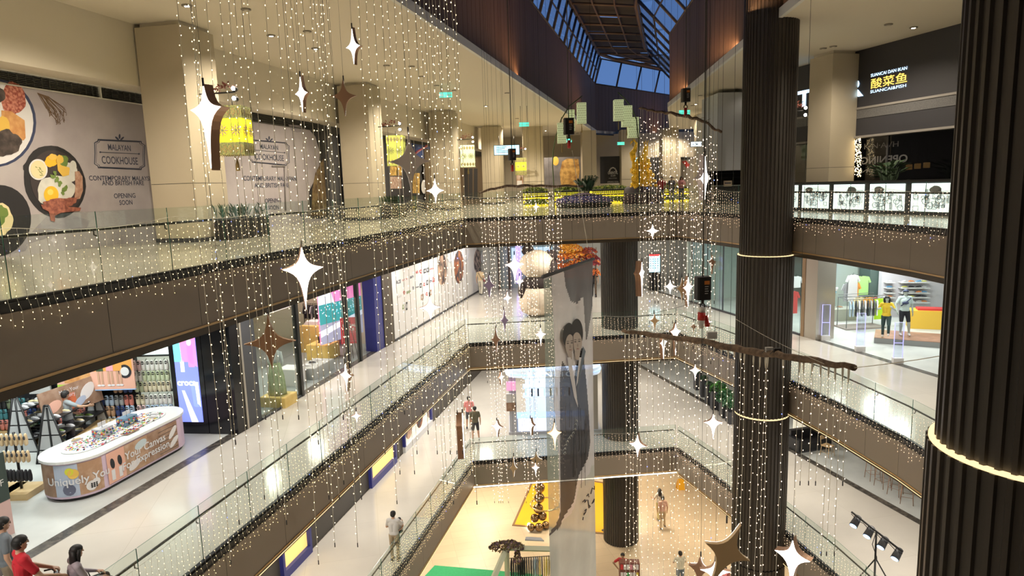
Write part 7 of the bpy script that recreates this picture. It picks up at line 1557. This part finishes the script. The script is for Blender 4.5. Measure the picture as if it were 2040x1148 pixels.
q = at_z(1466, 1150, .9); person('person in white with dark skirt standing beside the ribbed column, ground floor', V((q.x, q.y, 0)), 190, PT('white_blouse', (.65, .65, .65)), P_BLK, {}, hair='long', female=True)
for (px, yb, c, lab, ya) in ((1318, 41.6, PT('maroon', (.45, .04, .05)), 'person in a maroon top standing beside the golden statue', 170), (1338, 43.5, PT('grey_black', (.12, .12, .14)), 'person in a dark patterned top between two onlookers in the far hall', 185), (1357, 43.2, PT('light_pink', (.75, .32, .34)), 'person in a light pink top with folded arms in the far hall', 190)):
    q = at_y(px, 400, yb); person(lab, V((q.x, yb, ZA)), ya, c, P_NAVY, dict(elr=(.26, .08, 1.12), wrr=(-.02, .2, 1.16), ell=(-.26, .08, 1.12), wrl=(.04, .22, 1.12)) if px == 1357 else {}, hair='long' if px == 1357 else 'short', voxel=.015, h=1.66)
# mannequins of the sports shop
MNQ = mat('mannequin_grey', (.45, .52, .50), .5); TEAL = PT('dark_teal_leggings', (.03, .06, .06))
p = at_z(1768, 680, ZB + .235); o, T = person('running sports mannequin in yellow top and dark leggings on the brown platform', V((p.x + .1, p.y + .35, ZB + .24)), 150, PT('sun_yellow', (.85, .60, .05)), TEAL, dict(elr=(.30, -.12, 1.16), wrr=(.24, .14, 1.22), ell=(-.3, .1, 1.18), wrl=(-.2, .3, 1.3), knl=(-.1, .3, .60), anl=(-.1, .1, .25), knr=(.1, -.08, .5), anr=(.1, -.38, .1), head=(0, .04, 1.60)), hair='ponytail', skin=MNQ, shoes=PT('white_shoes', (.75, .7, .68)), name='sports_mannequin', cat='mannequin', female=True, h=1.75)
p = at_z(1808, 672, ZB + .235); o, T = person('standing sports mannequin in white vest, black shorts and crossbody bag', V((p.x, p.y + .3, ZB + .24)), 165, PT('pale_aqua', (.55, .68, .70)), PT('black_shorts', (.015, .018, .03)), dict(elr=(.3, 0, 1.15), wrr=(.28, .12, .92), knl=(-.14, .05, .5), anl=(-.18, .0, .08)), hair='cap', skin=MNQ, legs='short', shoes=PT('white_shoes', (.75, .7, .68)), name='sports_mannequin', cat='mannequin', h=1.9)
b = MB(T); b.tube([(-.16, .1, 1.42), (.0, .16, 1.28), (.16, .1, 1.12)], .02, P_NAVY, 6); b.box((-.12, .13, 1.16), (.12, .18, 1.26), P_NAVY, M=T @ Matrix.Rotation(.5, 4, 'Y')) if False else b.ball((.03, .15, 1.24), .09, P_NAVY, 12, 7, (1.3, .5, .6)); b.build('crossbody_bag', o)
# ================= lower gallery =================
FCL = frame((ST_(20), 20, ZC), U); LDK = mat('lower_dark_front', (.05, .042, .035), .5)
b = MB(FCL); b.box((-20, 0, -.5), (26, 4.15, -.02), LDK); b.build('wall_left', kind='structure')
YLW = mat('yellow_lit_display', (.7, .5, .2), .6, emit=(1, .68, .2), es=.9); CRW = mat('cream_lit_display', (.7, .66, .55), .6, emit=(1, .92, .7), es=.5)
for (pa, pb, ly, lab) in (((560, 1148), (616, 1086), YLW, 'lit display window with deep blue frame at the bottom of the lower gallery'), ((735, 952), (786, 905), YLW, 'second lit display window with deep blue frame on the lower gallery'), ((803, 893), (858, 838), CRW, 'display window with round food pictures on the lower gallery')):
    u0, u1 = uv(FCL, *pa)[0], uv(FCL, *pb)[0]; t = thing('display_window', lab, 'shop window', FCL @ V((u0, 0, 0)), group='lower gallery display windows'); b = MB(FCL)
    b.box((u0, 0, -.02), (u1, .28, .12), BLUEP if ly is YLW else P_LT); b.box((u0, .28, -.02), (u0 + .12, 2.5, .12), BLUEP); b.box((u1 - .12, .28, -.02), (u1, 2.5, .12), BLUEP); b.build('window_frame', t); b = MB(FCL); b.box((u0 + .12, .28, -.02), (u1 - .12, 2.4, .0), ly)
    if ly is CRW:
        for k in range(3): b.ell(u0 + .8 + k * 1.5, .9, .45, .5, 0, .01, OV[k % 3], 20, M=FCL)
    b.build('lit_interior', t)
# cosmetics kiosk
def K(px, py, y): return at_y(px, py, y)
t = thing('cosmetics_kiosk', 'glowing white cosmetics kiosk with rounded blue-lit roof behind the banner', 'kiosk', at_z(1080, 872, ZC)); KW = mat('kiosk_white_lit', (.8, .85, .9), .4, emit=(.75, .88, 1), es=.6); KB = mat('kiosk_blue_lit', (.4, .6, 1), .4, emit=(.45, .65, 1), es=1.1); KG = mat('kiosk_grey', (.45, .46, .50), .5)
x0, x1 = K(1010, 872, 31.7).x, K(1203, 872, 31.7).x; cxk = (x0 + x1) / 2; hk = (x1 - x0) / 2; zt = K(1100, 752, 31.7).z
b = MB(); P = [(cxk + hk * (abs(math.cos(a)) ** .5) * (1 if math.cos(a) > 0 else -1), 33.1 + 1.5 * (abs(math.sin(a)) ** .6) * (1 if math.sin(a) > 0 else -1)) for a in [k * math.pi / 20 for k in range(40)]]; b.prism(P, zt, zt + .34, KB, side=KW); b.prism([((x - cxk) * 1.015 + cxk, (y - 33.1) * 1.02 + 33.1) for x, y in P], zt + .12, zt + .18, KB); b.build('roof', t)
b = MB(frame((cxk, 31.57, zt), (1, 0, 0))); b.text('LANEIGE', .0, .07, .36, emis('kiosk_letters', (.8, .92, 1), 5), z=.03, depth=0, sx=1.5, spacing=1.25); b.build('lettering', t)
b = MB(); b.box((x0 + .1, 31.8, ZC), (x1 - .1, 34.3, ZC + .12), KG); b.box((K(1016, 850, 31.9).x, 31.9, ZC + .12), (K(1030, 850, 31.9).x, 34.2, zt), KG); b.box((x1 - .5, 31.9, ZC + .12), (x1 - .25, 34.2, zt), mat('kiosk_beige_post', (.5, .46, .38), .5)); b.box((x0 + 1, 34.0, ZC), (x1 - .4, 34.2, zt), KW); b.build('walls', t)
b = MB(); c0, c1 = K(1033, 869, 31.9), K(1165, 829, 31.9); b.box((c0.x, 31.85, ZC + .15), (c1.x, 32.5, c1.z), emis('kiosk_counter_glow', (.80, .86, 1), 1.4)); b.box((c0.x - .05, 31.8, c1.z), (c1.x + .05, 32.6, c1.z + .05), KB); b.build('counter', t)
b = MB()
for k in range(3): z = ZC + 1.4 + .5 * k; b.box((c0.x + .3, 33.2, z), (c1.x - .6, 33.9, z + .05), KW)
for k in range(9): x = c0.x + .4 + .32 * k; b.box((x, 33.3, ZC + 1.45), (x + .08, 33.4, ZC + 1.85), BLACK if k % 3 else KB)
b.build('shelves', t); b = MB(); 
for py, m in ((765, mat('pink_lit_panel', (.8, .4, .6), .5, emit=(1, .4, .7), es=.7)), (789, P_LT), (806, P_BROWN)): a, c = K(1009, py + 14, 31.7), K(1027, py - 4, 31.7); b.box((a.x, 31.7, a.z), (c.x, 31.8, c.z), m)
b.build('side_pictures', t)
# planters, cafe furniture, stage lights
for i, (px, py) in enumerate(((1390, 776), (1402, 790), (1413, 803), (1424, 815))):
    c = at_z(px, py, ZC); t = thing('menu_totem', f'dark narrow planter stand on the lower gallery, {ORD[i]} from the far end', 'planter', c, group='dark stands along the lower right shops'); b = MB(); b.box((c.x - .2, c.y - .2, ZC), (c.x + .2, c.y + .2, ZC + 1.0), CHAR); b.build('stand_body', t); b = MB(); leaves(b, (c.x, c.y, ZC + .95), 60, .2, .2, .25, (LF,), .12, i); b.build('foliage', t)
PLG = mat('fresh_green_leaf', (.06, .22, .03), .5); PLD = mat('deep_green_leaf', (.03, .10, .04), .5)
for i, (px, py, m) in enumerate(((1432, 812, PLG), (1447, 830, PLD), (1460, 842, PLD))):
    c = at_z(px, py, ZC); t = thing('potted_shrub', ('bright green potted shrub on the lower gallery', 'dark green potted shrub beside the bright green one', 'dark green potted shrub closest to the round column')[i], 'plant', c, group=None); b = MB(); b.box((c.x - .3, c.y - .3, ZC), (c.x + .3, c.y + .3, ZC + .65), CHAR); b.build('pot', t); b = MB(); leaves(b, (c.x, c.y, ZC + .65), 300, .5, .5, .75, (m, PLD), .14, i); b.build('foliage', t)
WDC = mat('light_wood_chair', (.55, .38, .20), .5)
def chair(label, px, py, rz, m, stool=False, group=None):
    c = at_z(px, py, ZC); t = thing('cafe_stool' if stool else 'cafe_chair', label, 'stool' if stool else 'chair', c, R(rz), group=group); M = WM[t.name]; h = .72 if stool else .45
    b = MB(M); b.box((-.2, -.2, h), (.2, .2, h + .04), m); b.build('seat', t)
    for sx in (-1, 1):
        for sy in (-1, 1): b = MB(M); b.tube([(sx * .17, sy * .17, h), (sx * .21, sy * .21, 0)], .014, m, 5); b.build('leg', t)
    if not stool: b = MB(M); b.tube([(-.19, .19, h), (-.19, .24, h + .42), (.19, .24, h + .42), (.19, .19, h)], .015, m, 5); b.box((-.18, .22, h + .25), (.18, .245, h + .4), m); b.build('backrest', t)
    b = MB(M); b.tube([(-.19, -.19, h * .4), (.19, -.19, h * .4), (.19, .19, h * .4), (-.19, .19, h * .4), (-.19, -.19, h * .4)], .009, m, 4); b.build('stretcher', t)
chair('light wooden chair beside the black cafe sofa on the lower gallery', 1648, 908, 30, WDC)
for i, (px, py) in enumerate(((1738, 955), (1758, 970), (1783, 985), (1806, 1002))): chair(f'dark metal cafe stool under the slab edge, {ORD[i]} from the cafe sofa', px, py, 20 * i, P_BROWN, True, 'dark stools under the slab edge')
c = at_z(1605, 905, ZC); M = Matrix.Translation(c) @ Matrix.Rotation(R(15), 4, 'Z'); t = thing('cafe_sofa', 'black cafe sofa and low table behind the lower right glass', 'sofa', c); b = MB(M); b.box((-.2, .1, .1), (1.4, .9, .42), BLACK); b.build('seat', t); b = MB(M); b.box((-.2, .75, .42), (1.4, .95, .85), BLACK); b.build('backrest', t); b = MB(M); b.box((-.3, .1, .1), (-.1, .95, .6), BLACK); b.build('armrest', t); b = MB(M); b.box((1.3, .1, .1), (1.5, .95, .6), BLACK); b.build('armrest', t); b = MB(M); b.box((-.2, .15, 0), (1.4, .85, .1), CHAR); b.build('plinth', t)
b = MB(); c = at_z(1590, 870, ZC); b.box((c.x, c.y + .5, ZC), (c.x + .9, c.y + .6, ZC + 1.3), CRW); tag(b.build('lit_screen_wall'), 'cream lit partition panel behind the cafe sofa', 'partition')
c = V((11.2, 18.3, ZC)); pb = at_y(1742, 1160, 18.3); c = V((pb.x, 18.3, ZC)); t = thing('stage_light_stand', 'tripod stand with a slanting bar of four stage spotlights', 'stage lights', c); y = 18.3
a, e = at_y(1696, 1020, y + .5), at_y(1798, 1100, y - .5); b = MB(); b.tube([a, e], .03, BLACK, 8); b.build('crossbar', t); tp = a.lerp(e, .5); b = MB(); b.tube([V((c.x, y, ZC + .1)), tp], .028, BLACK, 8); b.build('mast', t)
for k in range(3): b = MB(); q = k * 2.1; b.tube([V((c.x, y, ZC + 1.0)), V((c.x + .55 * math.cos(q), y + .55 * math.sin(q), ZC + .02))], .02, BLACK, 6); b.build('leg', t)
LENS = emis('stage_lens_blue', (.45, .68, 1), 3)
for k in range(4):
    p = a.lerp(e, .09 + .27 * k) - V((0, 0, .22)); d = V((-.5, -.35, -.42)).normalized(); b = MB(); b.tube([p - d * .2, p + d * .14], [.10, .115], CHAR, 14); b.tube([p - d * .2, p - d * .23], [.1, .05], CHAR, 14); b.tube([p + V((-.05, .1, 0)), p + V((0, 0, .22)), p + V((.05, -.1, 0))], .012, BLACK, 5); o = b.build('spotlight', t)
    b = MB(); b.tube([p + d * .142, p + d * .15], .10, LENS, 14); b.build('lens', o)
b = MB(); q = [a.lerp(e, s / 8) + V((0, 0, -.06 - .06 * (s % 2))) for s in range(9)]; b.tube(q, .012, BLACK, 4); b.tube([tp, tp + V((-.1, 0, -.4)), tp + V((.05, 0, -.8)), V((c.x + .04, y, ZC + .9))], .012, BLACK, 4); b.build('cable', t)
# ================= ground floor =================
YM = mat('bright_yellow_mat', (.82, .42, .01), .5); BRD = mat('mat_dark_edge', (.20, .11, .05), .5); b = MB()
P = [at_z(1020, 1048, 0), at_z(1112, 1056, 0), at_z(1214, 1066, 0), at_z(1214, 1066, 0) + V((.6, 6, 0)), at_z(1068, 940, 0)]; b.prism([(p.x, p.y) for p in P], .004, .03, BRD); C_ = sum((V((p.x, p.y, 0)) for p in P), V()) / 5; b.prism([tuple((V((p.x, p.y, 0)).lerp(C_, .05)).xy) for p in P], .03, .034, YM); tag(b.build('yellow_mat'), 'large bright yellow mat with a dark border on the ground floor', 'mat')
BRB = mat('bronze_mirror_ball', (.30, .20, .11), .15, metal=.9); p = at_z(1072, 1058, 0); t = thing('ball_sculpture', 'tall sculpture of bronze mirror balls and a ring on the yellow mat', 'sculpture', (p.x, p.y + .3, 0))
for i, (dx, dy, z, r) in enumerate(((-.35, -.3, .2, .2), (.05, -.35, .22, .22), (.4, -.1, .2, .2), (-.15, .0, .55, .22), (.25, .1, .6, .24), (.05, .05, 1.05, .26), (.12, .1, 1.6, .27), (.15, .1, 2.15, .27), (.15, .1, 2.7, .25), (.15, .1, 3.2, .22))): b = MB(); b.ball((p.x + dx, p.y + .3 + dy, z), r, BRB, 18, 10); b.build('ball', t)
b = MB(); b.tube([(p.x + .4 + .75 * math.cos(a * .21), p.y + .4 + .75 * math.sin(a * .21), 1.25) for a in range(31)], .04, mat('brass_ring', (.75, .6, .3), .2, metal=.9), 8); b.build('ring', t)
b = MB(); q = at_z(1054, 1050, 0); b.ball((q.x, q.y, .12), .09, SPOTL, 10, 6); b.cyl((q.x, q.y, 0), .05, .06, BLACK, 8); tag(b.build('floor_lamp_ball'), 'small glaring lamp on the floor at the corner of the yellow mat', 'lamp')
c = at_z(1205, 1058, 0); t = thing('queue_post', 'black queue post on the yellow mat beside the ribbed column', 'post', c); b = MB(); b.lathe([(.2, 0), (.2, .03), (.05, .05)], BLACK, c, 18); b.build('base', t); b = MB(); b.cyl(c + V((0, 0, .04)), .028, .95, BLACK, 10); b.build('post', t)
GC = mat('green_carpet', (.02, .30, .12), .85, noise=(30, (.03, .36, .15), .4, .6)); b = MB(); P = [at_z(866, 1127, 0), at_z(984, 1137, 0), at_z(1080, 1146, 0), at_z(1100, 1300, 0), at_z(770, 1230, 0)]; b.prism([(p.x, p.y) for p in P], .003, .012, GC); tag(b.build('green_carpet'), 'flat bright green carpet at the bottom centre of the ground floor', 'carpet')
SGF = mat('sage_timber', (.48, .50, .38), .6); t = thing('sale_pavilion', 'sage green timber pavilion frame with gabled end and flowers', 'pavilion', at_z(1000, 1150, 0)); z = 2.5
f = lambda px, py: at_z(px, py, z); a, c_, e = f(1009, 1092), f(1084, 1094), f(985, 1148); e = a + (e - a) * 1.6; b = MB()
b.tube([a, c_ + (c_ - a) * .3], .13, SGF, 4, smooth=False); b.tube([a, e], .13, SGF, 4, smooth=False); b.tube([e, e + (c_ - a) * 1.3], .13, SGF, 4, smooth=False); b.build('top_beam', t)
for p in (a, c_ + (c_ - a) * .3, e, e + (c_ - a) * 1.3): b = MB(); b.tube([V((p.x, p.y, 0)), p], .11, SGF, 4, smooth=False); b.build('post', t)
b = MB(); r = a + V((.5, 0, .0)); b.prism([(f(1048, 1078).x, f(1048, 1078).y), (f(1078, 1080).x, f(1078, 1080).y), (f(1084, 1086).x, f(1084, 1086).y), (f(1046, 1084).x, f(1046, 1084).y)], z + .15, z + .2, KG); b.build('roof_panel', t)
b = MB(); DKF = [mat('dark_bloom_%d' % i, c, .7) for i, c in enumerate(((.05, .03, .03), (.12, .08, .03), (.22, .16, .06), (.18, .10, .16)))]; leaves(b, (a.x, a.y - .1, z - .1), 420, .75, .35, .45, DKF, .09, 5); leaves(b, (a.x + .45, a.y - .15, z - .8), 160, .15, .15, .8, DKF, .08, 6); tag(b.build('flower_garland'), 'dark dried flower garland on the corner of the sage pavilion', 'garland'); b = MB(); leaves(b, (a.x - .1, a.y - .3, 0), 240, .2, .2, 1.3, (LF, P_LT, LF), .08, 7); tag(b.build('foliage_bunch'), 'green and white foliage bunch standing at the foot of the sage pavilion post', 'plant')
q = at_z(1048, 1150, .9); M = rail('black clothes rail full of dark and yellow clothes beside the pavilion', V((q.x + .3, q.y + .2, 0)), 2.0, .05, 1.7, base=False)
for i in range(20): cn = (['black'] * 9 + ['charcoal', 'grey', 'pale blue', 'grey', 'mustard', 'black', 'mustard', 'yellow', 'cream', 'mustard', 'black'])[i]; hang(CG[cn], cn, M @ V((-.92 + .095 * i, 0, 1.68)), R(85) + .05 * math.sin(i), f'{cn} garment, {ORD[i]} from the left on the ground floor rail', 'garments on the ground floor rail', w=.42, h=.85)
c = at_z(1255, 1190, 0); t = thing('card_stand', 'brown display stand with rows of small coloured packs below the dark column', 'display stand', c); M = Matrix.Translation(c) @ Matrix.Rotation(R(-4), 4, 'Z'); b = MB(M); b.box((-.42, 0, 0), (.42, .35, 1.55), mat('red_brown_stand', (.16, .05, .035), .5)); b.build('cabinet', t)
for j in range(4):
    for i in range(6):
        b = MB(M); x = -.39 + .13 * i; b.box((x, -.03, 1.28 - .36 * j), (x + .105, 0, 1.5 - .36 * j), (CH[(i * 2 + j) % 7], P_LT, P_WHT)[(i + j) % 3]); b.build('pack', t)
c = at_z(1357, 977, 0); t = thing('wet_floor_sign', 'small yellow folding floor sign at the far end of the ground floor', 'sign', c); b = MB(); b.add([c + V((-.25, 0, 0)), c + V((.25, 0, 0)), c + V((.18, .12, .65)), c + V((-.18, .12, .65))], [(0, 1, 2, 3)], YM); b.build('front_board', t); b = MB(); b.add([c + V((-.25, .3, 0)), c + V((.25, .3, 0)), c + V((.18, .13, .65)), c + V((-.18, .13, .65))], [(0, 1, 2, 3)], YM); b.build('rear_board', t)
# ================= light =================
w = bpy.data.worlds.new('dusk_sky'); sc.world = w; w.use_nodes = True
bg = w.node_tree.nodes['Background']; nt = w.node_tree
tc = nt.nodes.new('ShaderNodeTexCoord'); sp = nt.nodes.new('ShaderNodeSeparateXYZ'); rp = nt.nodes.new('ShaderNodeValToRGB')
rp.color_ramp.elements[0].color = (.26, .48, 1.0, 1); rp.color_ramp.elements[0].position = 0.0
rp.color_ramp.elements[1].color = (.10, .24, .62, 1); rp.color_ramp.elements[1].position = .6
nt.links.new(tc.outputs['Generated'], sp.inputs[0]); nt.links.new(sp.outputs['Z'], rp.inputs['Fac']); nt.links.new(rp.outputs['Color'], bg.inputs['Color'])
bg.inputs['Strength'].default_value = .52
def lamp(name, typ, loc, energy, col, rot=(0, 0, 0), size=.1, sy=None, spot=None, blend=.6):
    l = bpy.data.lights.new(name, typ); l.energy = energy; l.color = col
    if typ == 'AREA':
        l.shape = 'RECTANGLE'; l.size = size; l.size_y = sy or size
    else: l.shadow_soft_size = size
    if spot: l.spot_size = R(spot); l.spot_blend = blend
    o = bpy.data.objects.new(name, l); COL.objects.link(o); o.location = loc; o.rotation_euler = rot
    return o
WARM = (1.0, .86, .66); NEUT = (1.0, .93, .83); COOL = (.90, .97, 1.0)
for i in range(11):                                   # downlights in the top ceiling
    y = -3 + i * 6.0
    lamp('downlight', 'SPOT', (LX(y, 2.6), y, CEIL - .05), 1500, WARM, size=.07, spot=150)
for i in range(8):
    y = 4.5 + i * 6.5
    lamp('downlight', 'SPOT', ((11.6 if y < 30 else 13.5), y, CEIL - .05), 900, WARM, size=.07, spot=150)
for x, y in ((3, 62), (0, 56), (9, 70), (16, 66), (5, 50), (22, 60), (14, 60)):
    lamp('downlight', 'SPOT', (x, y, CEIL - .05), 1100, WARM, size=.08, spot=150)
for z, col, e in ((ZA - 1.27, NEUT, 140), (ZB - 1.27, NEUT, 155), (ZC - 1.27, WARM, 170)):
    for i in range(7):
        y = 2 + i * 5.4
        lamp('ceiling_panel', 'AREA', (LX(y, 2.0), y, z), e, col, size=.9)
    for i in range(6):
        y = 3 + i * 5.4
        lamp('ceiling_panel', 'AREA', (11.6 if y < 24 else 10.6, y, z), e, col, size=.9)
    for x in (-2, 2.5, 7):
        for y in (33, 39): lamp('ceiling_panel', 'AREA', (x, y, z), e, col, size=.9)

COOLW = (.92, 1.0, .97)
for (x, y, e) in ((-11.5, 16.5, 110), (-13.5, 16.5, 100), (-11.2, 13.5, 70), (-9.2, 21.5, 120), (-9.6, 24.5, 150), (-8.6, 27.5, 100)):
    lamp('shop_light', 'AREA', (x, y, ZA - 1.27), e, COOLW if y < 18 else (1, .93, .75), size=.8)
for (x, y, e) in ((14.8, 30.2, 150), (14.6, 26.8, 110), (16.3, 27.5, 110), (16.5, 24, 80), (17, 30.5, 110), (13.6, 33, 90)):
    lamp('shop_light', 'AREA', (x, y, ZA - 1.27), e, (.93, 1, .96), size=.9)
for P, nm in ((SL, 1), (SR[1:], -1), (SF, 1)):                 # cove strips washing the foot of the bulkheads
    for a, c in zip(P[:-1], P[1:]):
        a, c = V((*a, 0)), V((*c, 0)); d = c - a; m = (a + c) / 2; u = d.normalized(); n = V((u.y, -u.x, 0))
        o = lamp('cove_strip', 'AREA', (m.x + n.x * .12, m.y + n.y * .12, CEIL + .3), 14 * d.length, (1, .5, .22), size=d.length * .98, sy=.03)
        o.rotation_euler = (R(180), 0, -math.atan2(u.y, u.x))
